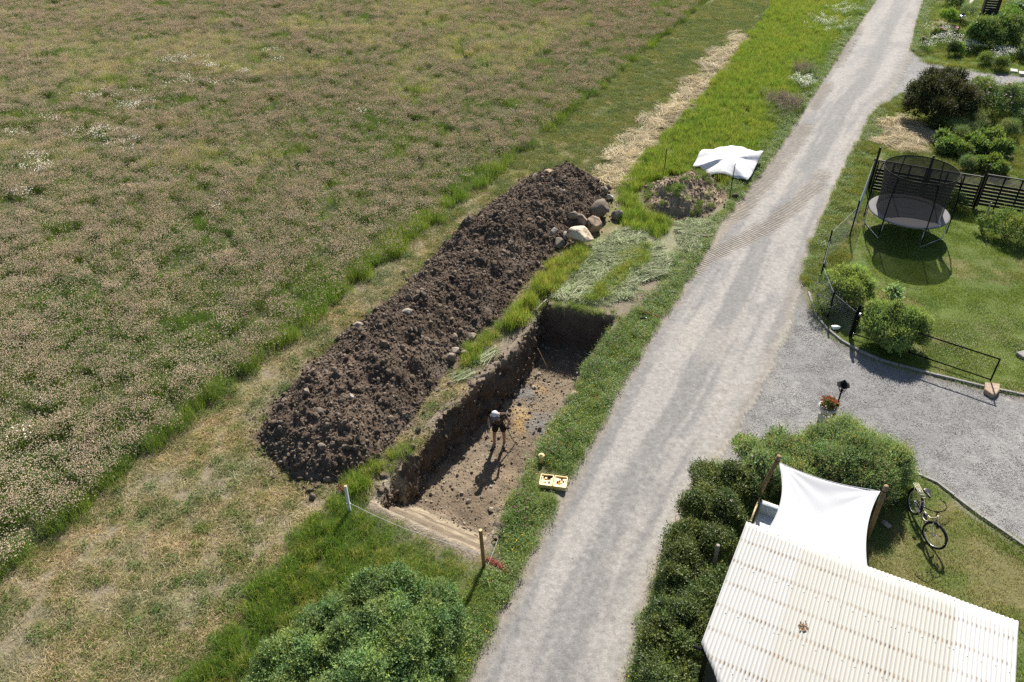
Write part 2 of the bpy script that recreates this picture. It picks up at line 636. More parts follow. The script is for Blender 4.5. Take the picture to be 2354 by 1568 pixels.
def heap_h(x, y, poly=HEAP, top=1.35, slope=.78, seed=31):
    x = np.asarray(x, float) + .25 * fbm(np.asarray(x) * 1.6, np.asarray(y) * 1.6, None, 2, seed + 5)
    y = np.asarray(y, float) + .25 * fbm(np.asarray(x) * 1.6 + 9, np.asarray(y) * 1.6, None, 2, seed + 6)
    d = sdist(x, y, poly)
    h = top * (1 - np.exp(-np.maximum(d, 0) * slope / top * 1.15))
    k = smooth(0, .8, d)
    hum = np.abs(fbm(x * .75 + 3, y * .75, None, 2, seed + 9))
    h = h + k * (.55 * fbm(x * .5, y * .5, None, 2, seed) + .62 * (hum - .14) + .46 * fbm(x * 1.7, y * 1.7, None, 3, seed + 1))
    # crumbs: cellular lumps
    h = h + smooth(-.05, .3, d) * (.20 * np.abs(fbm(x * 3.1, y * 3.1, None, 4, seed + 2, .6)))
    h = np.where(d < 0, np.maximum(d * .6, -.12), h)
    return h


def heap2_h(x, y):
    return heap_h(x, y, HEAP2, 4.0, .74, 77)


def surf(u, v, hf, off=0.0):
    """the point of a heap's surface seen at full-size photo position (u, v)"""
    zs = np.arange(2.2, -.05, -.02)
    P = [atf(u, v, z) for z in zs]
    h = hf(np.array([p.x for p in P]), np.array([p.y for p in P])) + off >= zs
    return P[int(np.argmax(h))] if h.any() else atf(u, v, 0)


# ------------------------------------------------------------------ ground sheets from one grid
xs = np.r_[-600, -350, -200, -120, -85, -65, -52, np.arange(-45, -12, .4), np.arange(-12, 20, .12), np.arange(20, 46, .3), 52, 65, 85, 120, 200, 350, 600]
ys = np.r_[-300, -150, -60, -20, -5, 2, 6, np.arange(8, 40, .1), np.arange(40, 74, .2), 80, 90, 110, 150, 230, 400, 700]
GX, GY = np.meshgrid(xs, ys)
gx, gy = GX.ravel(), GY.ravel()
wx = gx + .28 * fbm(gx * 1.3, gy * 1.3, None, 4, 61)
wy = gy + .28 * fbm(gx * 1.3 + 40, gy * 1.3, None, 4, 62)
d_road, d_drive, d_side = sdist(wx, wy, ROAD), sdist(wx, wy, DRIVE), sdist(wx, wy, SIDE)
d_drive = np.where(edge_dist(gx, gy, np.array([tuple(at(*p))[:2] for p in KERB_A]), False) < .4, sdist(gx, gy, DRIVE), d_drive)
d_lawn = np.maximum.reduce([sdist(wx, wy, LAWN_A), sdist(wx, wy, LAWN_B), sdist(wx, wy, LAWN_C)])
d_field = sdist(wx, wy, FIELD)
d_hole = sdist(gx, gy, HOLE)
d_heap = sdist(gx, gy, HEAP)
d_heap2 = sdist(wx, wy, HEAP2)
n1, n2, n3 = fbm(gx * .5, gy * .5, None, 4, 71), fbm(gx * 2.2, gy * 2.2, None, 4, 72), fbm(gx * .13, gy * .13, None, 3, 73)


def lerp(a, b, t):
    return a + (b - a) * np.asarray(t)[:, None]


A = lambda *c: np.array(c, float)[None, :]
green, straw, soilp, soil, lawnc, brown = A(.075, .10, .028), A(.25, .20, .105), A(.215, .188, .145), A(.088, .066, .047), A(.10, .135, .035), A(.19, .16, .075)
# mown strip and everything not named below
colr = lerp(np.repeat(green * 1.1, len(gx), 0), straw, smooth(-.15, .3, .45 * n1 + .8 * n2 + .13) * .9)
bare = smooth(.08, .30, n1 * .35 + n2 * 1.1 + .10 * smooth(30, 12, gy) - .12 * smooth(28, 44, gy))
colr = lerp(colr, soilp, .6 * bare)
colr = lerp(colr, np.repeat(green * 1.15, len(gx), 0), .65 * smooth(26, 50, gy))
colr = lerp(colr, straw * 1.25, .6 * smooth(-.5, 1.0, sdist(wx, wy, STRAW) + 1.2 * n2))
for P_, c_, k_ in ((TALL_UP, A(.11, .14, .03), .9), (TALL_LOW, A(.08, .105, .025), .9), (PALE_A, A(.24, .235, .15), .85), (PALE_B, A(.33, .30, .21), .8), (VERGE, A(.09, .11, .032), .85), (TALL_L1, green, .8)):
    colr = lerp(colr, c_, k_ * smooth(-.2, .3, sdist(wx, wy, P_)))
colr = lerp(colr, A(.055, .066, .024), smooth(-.1, .25, d_field))
# lawns
lw = smooth(-.15, .2, d_lawn)
lc = lerp(np.repeat(lawnc, len(gx), 0), brown, .75 * smooth(.0, .28, n1 + .5 * n2))
lc = lerp(lc, A(.115, .155, .03), .6 * smooth(.05, .3, -n1 + .4 * n3))
colr = lerp(colr, lc, lw)
colr = lerp(colr, straw * 1.4, .85 * smooth(-.3, .4, sdist(wx, wy, STRAW_B)))
# earth spilled round the holes and heaps
sp = smooth(-.75, -.1, d_hole + .5 * n2) * (1 - smooth(.2, 1.6, -sdist(gx, gy, np.vstack([RIM_L, RIM_R[::-1]]))))
colr = lerp(colr, A(.20, .165, .125), .8 * smooth(-.9, -.15, d_hole + .6 * n2) * (1 - .75 * smooth(-.3, .3, sdist(wx, wy, VERGE))))
colr = lerp(colr, soil * 1.2, smooth(-.35, .05, d_heap + .7 * n2))
colr = lerp(colr, soil * 1.6, smooth(-.5, .1, d_heap2 + .8 * n2))
dirt = smooth(-.2, .3, sdist(wx, wy, poly_d([(1255, 700), (1300, 690), (1420, 690), (1500, 640), (1560, 625), (1575, 640), (1500, 690), (1430, 740), (1400, 728)])))
colr = lerp(colr, A(.215, .175, .135), .8 * dirt)
# the road: wheel tracks, a rougher middle, earth dragged along its edges
off, arc = along(gx, gy, ROAD_L)
wid = edge_dist(gx, gy, ROAD_R, False) + np.abs(off)
lane = np.clip(off / np.maximum(wid, .5), 0, 1)
stre = .8 * fbm(lane * 9, arc * .10, None, 4, 81) + .9 * fbm(lane * 26, arc * .22, None, 3, 82) + .35 * fbm(gx * 2.6, gy * 2.6, None, 4, 87, .7)
rb = lerp(np.repeat(A(.185, .179, .172), len(gx), 0), A(.270, .256, .237), smooth(-.2, .2, stre + .25 * np.cos(lane * 2 * PI * 2 - 3.6)))
rb = lerp(rb, A(.165, .162, .158), .5 * smooth(.04, .28, fbm(lane * 7, arc * .55, None, 5, 83)))
rb = lerp(rb, A(.305, .28, .248), .5 * smooth(.05, .3, fbm(lane * 5 + 7, arc * .3, None, 4, 85)))
rb = lerp(rb, A(.25, .20, .15), .5 * (1 - smooth(.05, .45, d_road)) * (1 - smooth(-.6, .4, np.maximum(d_drive, d_side))))
dr = lerp(np.repeat(A(.232, .227, .222), len(gx), 0), A(.285, .276, .264), smooth(-.2, .2, n1 + .6 * n2))
k_drive = smooth(-.1, .5, np.maximum(d_drive, d_side)) * (1 - smooth(-1.2, 1.6, sdist(wx, wy, ROAD) + 1.6 * n1))
# excavator tracks pressed into the road
TRACKS = [(poly_d([(1850, 288), (1806, 353), (1778, 388), (1750, 423), (1711, 469), (1680, 500)]), .46), (poly_d([(1897, 398), (1850, 450), (1815, 478), (1775, 512), (1720, 540), (1660, 572), (1610, 600), (1585, 622)]), .38), (poly_d([(1975, 60), (1950, 100), (1925, 150)]), .3), (poly_d([(1905, 190), (1870, 245)]), .25)]
trk, tph = np.zeros(len(gx)), np.zeros(len(gx))
for tp, hw in TRACKS:
    o_, a_ = along(gx, gy, chaikin(tp, 2, False))
    ed = edge_dist(gx, gy, tp, False)
    m_ = smooth(hw + .15, hw - .15, ed + .35 * n2) * smooth(-.35, .05, fbm(gx * .8, gy * .8, None, 3, 88) + .12)
    tph = np.where(m_ > trk, a_, tph)
    trk = np.maximum(trk, m_)
rb = lerp(rb, A(.20, .172, .14), .6 * trk)
kr = smooth(-.18, .12, np.maximum.reduce([d_road, d_drive, d_side]))
colr = lerp(colr, lerp(rb, dr, k_drive), kr)
# turned earth where the machine crossed the verge
colr = lerp(colr, A(.24, .20, .155), .7 * smooth(-.2, .35, sdist(wx, wy, poly_d([(1640, 535), (1700, 455), (1725, 470), (1650, 560), (1575, 640), (1490, 665), (1480, 645), (1560, 620)]))))
zz = gz(gx, gy) * (1 - kr) + .012 * fbm(gx * 3, gy * 3, None, 2, 91) - .02 * trk
zz = zz - .05 * smooth(.3, 1.0, kr)
zz = np.where((np.abs(gx) > 46) | (gy > 74), 0, zz)
near_hole = smooth(-.7, -.05, d_hole)
zz = zz * (1 - near_hole) - .02 * near_hole

nx = len(xs)
iy, ix = np.meshgrid(np.arange(len(ys) - 1), np.arange(nx - 1), indexing='ij')
q = np.stack([iy * nx + ix, iy * nx + ix + 1, (iy + 1) * nx + ix + 1, (iy + 1) * nx + ix], -1).reshape(-1, 4)
fm = lambda a: a[q].mean(1)
f_hole = fm(d_hole) > .0
f_road = fm(d_road) > -.05
f_drive = (fm(d_drive) > -.05) & ~f_road
f_side = (fm(d_side) > -.05) & ~f_road & ~f_drive
f_lawn = (fm(d_lawn) > 0) & ~f_road & ~f_drive & ~f_side


def ground_mat(name, kind):
    t = NT(name)
    p = t.pos()
    c = t.attr('Col')
    fine = t.noise(38, 5, p, .7)
    mid = t.noise(9, 4, p, .6)
    if kind == 'gravel' or kind == 'road':
        vor = t.n('TexVoronoi', Scale=62 if kind == 'gravel' else 66, Vector=p)
        st = t.ramp(vor.outputs['Color'], [(.0, .68), (.5, 1.0), (1, 1.28)])
        m = t.mix(1.0, c, st, 'MULTIPLY') if kind == 'gravel' else t.mix(.55, c, t.mix(1.0, c, st, 'MULTIPLY'))
        m = t.mix(1.0, m, t.ramp(fine, [(.25, .74), (.5, 1.0), (.75, 1.22)]), 'MULTIPLY')
        m = t.mix(1.0, m, t.ramp(mid, [(.3, .80), (.7, 1.19)]), 'MULTIPLY')
        if kind == 'road':
            m = t.mix(1.0, m, t.ramp(t.noise(5.5, 8, p, .85), [(.3, .76), (.7, 1.2)]), 'MULTIPLY')
        # scattered dark crumbs
        cr = t.n('TexVoronoi', Scale=1.9, Vector=p)
        m = t.mix(t.ramp(cr.outputs['Distance'], [(.03, .75), (.07, 0)]), m, (.09, .078, .065))
        h = t.math('ADD', vor.outputs['Distance'], t.math('MULTIPLY', fine, 1.2))
        if kind == 'road':
            tm = t.attr('track', 'Fac')
            ph = t.math('MULTIPLY_ADD', t.attr('phase', 'Fac'), 2 * PI / .135, t.math('MULTIPLY', t.noise(2.2, 3, p), 9.0))
            w = t.math('MULTIPLY', t.math('SINE', ph), tm)
            m = t.mix(t.math('MULTIPLY', t.ramp(w, [(.3, 0), (.95, 1)]), .3), m, (.10, .085, .07))
            b1 = t.n('Bump', Strength=.6, Distance=.03, Height=w).outputs[0]
            b = t.n('Bump', Strength=.35, Distance=.012, Height=h, Normal=b1).outputs[0]
        else:
            b = t.bump(h, .9, .02)
        return t.done(t.bsdf(m, .85, .2, 0, b))
    m = t.mix(1.0, c, t.ramp(fine, [(.25, .55), (.5, 1.0), (.75, 1.5)]), 'MULTIPLY')
    m = t.mix(1.0, m, t.ramp(mid, [(.3, .8), (.7, 1.2)]), 'MULTIPLY')
    return t.done(t.bsdf(m, .9, .15, 0, t.bump(t.math('ADD', fine, mid), .8, .05)))


M_GROUND, M_ROAD, M_DRIVE, M_LAWN = ground_mat('ground_soil', 'soil'), ground_mat('road_dust', 'road'), ground_mat('driveway_gravel', 'gravel'), ground_mat('lawn_soil', 'soil')
Vall = np.stack([gx, gy, zz], 1)


def sheet(name, mask, mat, extra=False):
    F = q[mask]
    u, inv = np.unique(F, return_inverse=True)
    g = Geo()
    g.add(Vall[u], inv.reshape(-1, 4), np.clip(colr[u], .004, .9))
    o = g.build(name, mat, smooth_=True)
    if extra:
        for nm, arr in (('track', trk), ('phase', tph)):
            a = o.data.attributes.new(nm, 'FLOAT', 'POINT')
            a.data.foreach_set('value', arr[u].astype(np.float32))
    return tag(o, None, None, None, 'structure')


sheet('ground', ~(f_hole | f_road | f_drive | f_side | f_lawn), M_GROUND)
sheet('road', f_road & ~f_hole, M_ROAD, True)
sheet('driveway', f_drive, M_DRIVE)
sheet('side_road', f_side, M_DRIVE)
sheet('lawn', f_lawn, M_LAWN)

# ------------------------------------------------------------------ soil material and the trench
def soil_mat(name, dry, wet, stones=True):
    t = NT(name)
    p = t.pos()
    c = t.attr('Col')
    a = t.noise(3.0, 5, p, .6)
    c = t.mix(1.0, c, t.ramp(a, [(.3, wet), (.7, dry)]), 'MULTIPLY')
    f = t.noise(30, 6, p, .7)
    c = t.mix(1.0, c, t.ramp(f, [(.25, .6), (.5, 1.0), (.8, 1.45)]), 'MULTIPLY')
    if stones:
        v = t.n('TexVoronoi', Scale=13, Vector=p)
        c = t.mix(t.ramp(v.outputs['Distance'], [(.12, .55), (.2, 0)]), c, (.36, .33, .29))
    h = t.math('ADD', t.noise(11, 5, p, .6), t.math('MULTIPLY', f, .5))
    return t.done(t.bsdf(c, .95, .1, 0, t.bump(h, 1.0, .07)))


M_SOIL = soil_mat('trench_soil', (1.2, 1.17, 1.12), (.75, .73, .7))
M_HEAP = soil_mat('heap_soil', (1.25, 1.22, 1.18), (.72, .70, .68), False)

NS, ntw = 260, None
lipw = .42
S_ = np.r_[np.linspace(-lipw, 0, 7)[:-1], np.linspace(0, 1, NS), ]
Lr, Rr = resample(RIM_L, 400, False), resample(RIM_R, 400, False)
Llen = 10.3
s_lin = np.r_[np.linspace(-.045, 0, 6)[:-1], np.linspace(0, .2, 46)[:-1], np.linspace(.2, .95, 150)[:-1], np.linspace(.95, 1, 36), np.linspace(1, 1.04, 6)[1:]]
t_lin = np.r_[np.linspace(-.15, 0, 8)[:-1], np.linspace(0, .06, 26)[:-1], np.linspace(.06, .9, 60)[:-1], np.linspace(.9, 1, 22), np.linspace(1, 1.12, 7)[1:]]


def rim(P, s):
    k = np.clip(s, 0, 1) * (len(P) - 1)
    i = np.minimum(k.astype(int), len(P) - 2)
    f = (k - i)[:, None]
    b = P[i] * (1 - f) + P[i + 1] * f
    d0, d1 = P[1] - P[0], P[-1] - P[-2]
    d0, d1 = d0 / np.linalg.norm(d0), d1 / np.linalg.norm(d1)
    b = b + np.where(s < 0, s, 0)[:, None] * d0 * Llen + np.where(s > 1, s - 1, 0)[:, None] * d1 * Llen
    return b


SS, TT = np.meshgrid(s_lin, t_lin, indexing='ij')
ss, tt = SS.ravel(), TT.ravel()
lp, rp = rim(Lr, ss), rim(Rr, ss)
xy = lp + (rp - lp) * tt[:, None]
tx, ty = xy[:, 0], xy[:, 1]
wob = .035 * fbm(tx * 1.5, ty * 1.5, None, 3, 101) * 2
# slope of near ramp, walls
ks = np.clip(ss / .155, 0, 1)
ks = np.where(ss < .155, ks ** .9, 1) * (1 - smooth(.972, .998, ss + wob * .1))
kl = smooth(.0, .05, tt + wob * .4) ** .8
krt = 1 - smooth(.93, .995, tt + wob * .5)
dep = TRENCH_D * np.clip(ks, 0, 1) * kl * krt
inn = (ss > 0) & (ss < 1) & (tt > 0) & (tt < 1)
tz = -dep
lipd = np.maximum.reduce([-ss * Llen, (ss - 1) * Llen, -tt * 2.9, (tt - 1) * 2.9, np.zeros(len(ss))])
lip = smooth(.46, .1, lipd)
tz = tz + np.where(inn, 0, -.07 + .11 * lip * (1 - .55 * (tt > 1)))
rough = fbm(tx * 4, ty * 4, tz * 4, 4, 103) * 2
rough2 = fbm(tx * 1.3, ty * 1.3, tz * 1.3, 3, 104) * 2
wall = smooth(.05, .5, dep) * (1 - smooth(1.25, 1.5, dep))
amp = .06 + .15 * wall + .05 * (tt < .1)
amp = np.where(ss < .155, amp * .9, amp)
tz = tz + np.where((ss > .005) & (ss < .16), .10 * fbm(ss * 120, tt * 2.2, None, 3, 116) + .09 * fbm(tx * 3, ty * 3, None, 3, 117), 0)
n_ = (rp - lp) / np.linalg.norm(rp - lp, axis=1, keepdims=True)
arcv = ss * Llen
edge_w = .34 * fbm(arcv * .9, arcv * 0 + 2.5, None, 3, 111) + .16 * fbm(arcv * 3.1, arcv * 0 + 8.5, None, 2, 112)
nearl = np.where(tt < .5, smooth(.30, .02, tt), smooth(.80, .98, tt) * .6) * smooth(-.03, .16, ss) * lip
tx = tx + n_[:, 0] * edge_w * nearl
ty = ty + n_[:, 1] * edge_w * nearl
tx = tx + n_[:, 0] * (rough * .8 + rough2) * amp * np.where(tt < .5, 1, .5) * lip
ty = ty + n_[:, 1] * (rough * .8 + rough2) * amp * np.where(tt < .5, 1, .5) * lip
tz = tz + (rough * .04 + rough2 * .03) * np.where(inn, 1, lip * .6)
# layers: a darker soil tone on the walls, pale sand and grey clay on the ramp and the floor
tn = fbm(tx * .9, ty * .9, None, 4, 107)
tc = np.repeat(A(.172, .137, .10), len(tx), 0)
tc = lerp(tc, A(.235, .19, .14), smooth(-.1, .2, tn))
tc = lerp(tc, A(.17, .175, .18), .6 * smooth(.1, .2, fbm(tx * 1.2, ty * 1.2 + 9, None, 3, 109)) * smooth(.35, .5, ss) * (1 - smooth(.6, .75, ss)))
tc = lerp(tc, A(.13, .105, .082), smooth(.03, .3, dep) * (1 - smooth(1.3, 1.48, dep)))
rampm = (ss < .15) & (ss > 0)
bandn = ss + .02 * tn
tc = np.where(rampm[:, None], lerp(np.repeat(A(.175, .143, .108), len(tx), 0), A(.33, .28, .205), smooth(.095, .105, bandn) * (1 - smooth(.13, .138, bandn)) + .8 * smooth(.055, .065, bandn) * (1 - smooth(.085, .09, bandn)) + .9 * (1 - smooth(.012, .03, bandn))), tc)
tc = lerp(tc, A(.225, .19, .15), np.where(inn, 0, .8) * (ss > .1))
tc = lerp(tc, A(.34, .30, .24), np.where(inn, 0, .5) * (ss <= .1))
for u_, v_, r_, c_ in ((2085, 1692, .50, A(.33, .225, .10)), (2075, 1650, .34, A(.34, .255, .14)), (2150, 1560, .30, A(.30, .215, .12)), (2148, 1706, .42, A(.155, .165, .175)), (2105, 1585, .50, A(.165, .17, .175)), (2030, 1900, .5, A(.24, .19, .13))):
    p_ = atf(u_, v_, -1.48)
    tc = lerp(tc, c_, .8 * smooth(1.1, .45, np.hypot(tx - p_.x, ty - p_.y) / r_ + 1.1 * fbm(tx * 2.5, ty * 2.5, None, 3, 113)) * (dep > 1.2))
tc = np.where(rampm[:, None], lerp(tc, A(.12, .10, .08), .75 * smooth(.06, .22, fbm(ss * 260, tt * 5, None, 3, 114) + .3 * tn)), tc)
g = Geo()
nt_ = len(t_lin)
i_, j_ = np.meshgrid(np.arange(len(s_lin) - 1), np.arange(nt_ - 1), indexing='ij')
tq = np.stack([i_ * nt_ + j_, (i_ + 1) * nt_ + j_, (i_ + 1) * nt_ + j_ + 1, i_ * nt_ + j_ + 1], -1).reshape(-1, 4)
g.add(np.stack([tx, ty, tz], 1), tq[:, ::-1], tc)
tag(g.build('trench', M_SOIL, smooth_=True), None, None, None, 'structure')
TR_P, TR_in = np.stack([tx, ty, tz], 1), (dep > 1.2) & (ss > .16) & (ss < .97)

# ------------------------------------------------------------------ spoil heaps
def heap_mesh(hf, poly, step, seed):
    lo, hi = poly.min(0) - .4, poly.max(0) + .4
    X, Y = np.meshgrid(np.arange(lo[0], hi[0], step), np.arange(lo[1], hi[1], step))
    x, y = X.ravel(), Y.ravel()
    z = hf(x, y)
    keep = sdist(x, y, poly) > -.38
    ny_, nx_ = X.shape
    a, b = np.meshgrid(np.arange(ny_ - 1), np.arange(nx_ - 1), indexing='ij')
    F = np.stack([a * nx_ + b, a * nx_ + b + 1, (a + 1) * nx_ + b + 1, (a + 1) * nx_ + b], -1).reshape(-1, 4)
    F = F[keep[F].all(1)]
    u, inv = np.unique(F, return_inverse=True)
    x, y, z = x[u], y[u], z[u]
    # break the sheet up into crumbs, sideways too
    j = fbm(x * 7, y * 7, z * 7, 3, seed)
    j2 = fbm(x * 7 + 31, y * 7, z * 7, 3, seed + 1)
    V = np.stack([x + .09 * j, y + .09 * j2, z + .05 * fbm(x * 11, y * 11, z * 11, 2, seed + 2)], 1)
    return V, inv.reshape(-1, 4)


V_, F_ = heap_mesh(heap_h, HEAP, .05, 201)
c_ = lerp(np.repeat(A(.088, .066, .050), len(V_), 0), A(.138, .104, .078), smooth(-.15, .25, fbm(V_[:, 0] * .6, V_[:, 1] * .6, None, 4, 205)))
c_ = lerp(c_, A(.17, .14, .115), .6 * smooth(.9, 0, V_[:, 2]) * smooth(-.1, .2, fbm(V_[:, 0] * .9, V_[:, 1] * .9, None, 3, 206)))
spoil = empty('spoil_heap', (0, 0, 0), 0, 'long dark brown ridge of crumbly dug earth beside the trench', 'soil heap')
g = Geo(); g.add(V_, F_, c_); g.build('earth', M_HEAP, spoil)
V_, F_ = heap_mesh(heap2_h, HEAP2, .045, 221)
c_ = lerp(np.repeat(A(.27, .21, .15), len(V_), 0), A(.37, .29, .21), smooth(-.15, .25, fbm(V_[:, 0] * .9, V_[:, 1] * .9, None, 4, 225)))
c_ = lerp(c_, A(.09, .13, .05), .7 * smooth(.05, .25, fbm(V_[:, 0] * 1.1 + 3, V_[:, 1] * 1.1, None, 3, 226)))
spoil2 = empty('turf_heap', (0, 0, 0), 0, 'small round heap of brown topsoil with green turf clumps beside the white sheet', 'soil heap')
g = Geo(); g.add(V_, F_, c_); g.build('earth', M_HEAP, spoil2)

# clods and pebbles
M_CLOD = soil_mat('clod_soil', (1.3, 1.26, 1.2), (.75, .73, .7), False)


def clod_kinds(n, cols, seed):
    r = []
    for k in range(n):
        g = Geo()
        g.rock((0, 0, 0), (1, 1, .8), seed + k, 2, .8, .55, col=cols[k % len(cols)])
        r.append(g.build('clod', M_CLOD, link=False))
    return r


rg = np.random.default_rng(5)
pts = fill(HEAP + 0, 300, rg)
ex = fill(chaikin(HEAP * 1.0, 1), 0.1, rg)
a_ = rg.integers(0, len(HEAP), 5200)
skirt = HEAP[a_] + (np.roll(HEAP, -1, 0)[a_] - HEAP[a_]) * rg.random((5200, 1)) + rg.normal(0, .26, (5200, 2))
pts = np.vstack([pts, skirt])
pts = pts[sdist(pts[:, 0], pts[:, 1], HOLE) < -.1]
pz = heap_h(pts[:, 0], pts[:, 1])
n = len(pts)
sz = np.clip(np.exp(rg.normal(-3.78, .58, n)), .01, .17)
sz[-5200:] *= .85
big_ = rg.random(n) < .007
sz = np.where(big_, rg.uniform(.08, .16, n), sz)
P3 = np.c_[pts, np.maximum(pz, 0) + sz * .25]
cl = scatter('soil_clods', P3, rg.uniform(0, 6.28, (n, 3)), np.c_[sz, sz * rg.uniform(.7, 1.2, n), sz * rg.uniform(.6, 1, n)], rg.integers(0, 10, n), clod_kinds(10, [(.125, .096, .073), (.155, .121, .094), (.19, .152, .12), (.098, .074, .056), (.235, .197, .16)], 300), None, None, spoil, 'stuff')
pts = np.vstack([fill(HEAP2, 120, rg), HEAP2[rg.integers(0, len(HEAP2), 400)] + rg.normal(0, .22, (400, 2))])
n = len(pts)
sz = np.clip(np.exp(rg.normal(-3.7, .6, n)), .01, .15)
P3 = np.c_[pts, np.maximum(heap2_h(pts[:, 0], pts[:, 1]), 0) + sz * .25]
scatter('soil_clods', P3, rg.uniform(0, 6.28, (n, 3)), sz, rg.integers(0, 8, n), clod_kinds(8, [(.29, .225, .165), (.36, .29, .215), (.24, .185, .135)], 340), None, None, spoil2, 'stuff')
# trench floor and rim
k_ = rg.choice(np.nonzero(TR_in)[0], 4200)
k2 = rg.choice(np.nonzero((tt < .07) & (tt > -.15) & (ss > .02))[0], 2600)
k3 = rg.choice(np.nonzero((ss < .17) & (ss > .11) & (tt > .15))[0], 350)
k4 = rg.choice(np.nonzero((tt > .9) & (tt < 1.02) & (ss > .12))[0], 700)
kk = np.r_[k_, k2, k3, k4]
n = len(kk)
P3 = TR_P[kk] + np.c_[rg.normal(0, .07, (n, 2)), np.zeros(n)]
sz = np.clip(np.exp(rg.normal(-4.15, .6, n)), .008, .10)
sc_idx = rg.integers(0, 10, n)
sc_idx[len(k_):len(k_) + len(k2)] = rg.integers(10, 16, len(k2))
sz[len(k_):len(k_) + len(k2)] *= 1.5
tag(scatter('trench_pebbles', P3 + np.c_[np.zeros((n, 2)), sz * .2], rg.uniform(0, 6.28, (n, 3)), sz, sc_idx, clod_kinds(10, [(.25, .205, .155), (.32, .275, .22), (.42, .38, .32), (.21, .17, .125), (.30, .245, .18)], 360) + clod_kinds(6, [(.15, .118, .09), (.19, .152, .118), (.12, .094, .072)], 380)), 'loose stones and crumbs of earth lying in the trench', 'pebbles')
# ================================================================== grass, clover, straw: nobody could count it
def disc(n, r, rg):
    a, d = rg.uniform(0, 2 * PI, n), r * np.sqrt(rg.random(n))
    return np.c_[d * np.cos(a), d * np.sin(a), np.zeros(n)]


def cols(n, *cs, rg=RNG, var=.18):
    c = np.array(cs, float)[rg.integers(0, len(cs), n)]
    return c * (1 + rg.uniform(-var, var, (n, 1)))


def heads(g, P, r, col, rg, flat=.8, slot=1):
    """small round flower heads (an octahedron each)"""
    n = len(P)
    o = np.array([(1, 0, 0), (-1, 0, 0), (0, 1, 0), (0, -1, 0), (0, 0, 1), (0, 0, -1)], float)
    r = np.broadcast_to(np.asarray(r, float).reshape(-1, 1), (n, 1))
    v = P[:, None, :] + o[None] * r[:, None, :] * np.array([1, 1, flat])
    f = np.array([(0, 2, 4), (2, 1, 4), (1, 3, 4), (3, 0, 4), (2, 0, 5), (1, 2, 5), (3, 1, 5), (0, 3, 5)])
    F = (f[None] + 6 * np.arange(n)[:, None, None]).reshape(-1, 3)
    g.add(v.reshape(-1, 3), F, np.repeat(np.broadcast_to(col, (n, 3)), 6, 0), slot)


M_CLOVER = leafmat('clover_green', .38, .6, .10, (.35, (.80, .92, .85), (1.2, 1.1, 1.05)), .22, gain=1.8)
M_TALL = leafmat('tall_grass_green', .5, .55, .1, (.55, (.86, .96, .9), (1.08, 1.04, .95)), .15, gain=1.32)
M_LAWNG = leafmat('lawn_green', .35, .6, .15, (.5, (.8, .9, .85), (1.25, 1.1, 1.0)), .2, gain=1.4)
M_STRAW = leafmat('dry_straw', .25, .7, .2, (.8, (.85, .85, .85), (1.1, 1.1, 1.1)), .15, tint=(1, 1, .9))
M_WEED = leafmat('weed_green', .35, .5, .25, (1.1, (.8, .9, .9), (1.1, 1.06, .95)), .2, gain=1.85)

M_HEADS = leafmat('flower_head', .42, .8, .05, None, .12, tint=(1.03, 1, .88), gain=1.4)

GR1, GR2, GR3 = (.095, .135, .035), (.13, .165, .042), (.075, .115, .03)
DRY, PINK, WHITE = (.33, .27, .15), (.52, .44, .345), (.75, .75, .72)


def clover_kind(seed, nf, ng, nl, dry=0, white=0, hgt=1.0, pink=None, bright=False):
    rg = np.random.default_rng(seed)
    g = Geo()
    if nl:
        p = disc(nl, .3, rg)
        p[:, 2] = rg.uniform(.08, .30, nl) * hgt
        d = rg.normal(size=(nl, 3)); d[:, 2] = rg.uniform(-.1, .4, nl)
        nn = rg.normal(0, .35, (nl, 3)) + (0, 0, 1)
        g.leaves(p, d, nn, rg.uniform(.025, .045, nl), .75, cols(nl, GR1, GR3, (.065, .10, .035), rg=rg))
    p = disc(ng, .3, rg)
    g.blades(p, rg.normal(0, .35, (ng, 2)), rg.uniform(.2, .42, ng) * hgt, rg.uniform(.005, .009, ng), cols(ng, *((GR2, (.105, .16, .034), (.13, .18, .04)) if bright else (GR1, GR2, GR3)), rg=rg), rg=rg)
    if dry:
        p = disc(dry, .3, rg)
        g.blades(p, rg.normal(.15, .35, (dry, 2)), rg.uniform(.3, .55, dry) * hgt, rg.uniform(.005, .009, dry), cols(dry, (.29, .26, .16), (.34, .30, .20), (.22, .225, .12), rg=rg), rg=rg)
    if nf:
        p = disc(nf, .31, rg)
        p[:, 2] = rg.uniform(.25, .42, nf) * hgt
        pc = np.array(pink or PINK)
        heads(g, p, rg.uniform(.012, .019, nf), pc * rg.uniform(.65, 1.25, (nf, 1)) * np.array([1, 1, 1]), rg)
    if white:
        p = disc(white, .3, rg)
        p[:, 2] = rg.uniform(.4, .55, white)
        heads(g, p, rg.uniform(.016, .03, white), np.tile(np.array(WHITE), (white, 1)), rg, .4)
    return g.build('clump', [M_CLOVER, M_HEADS], link=False)


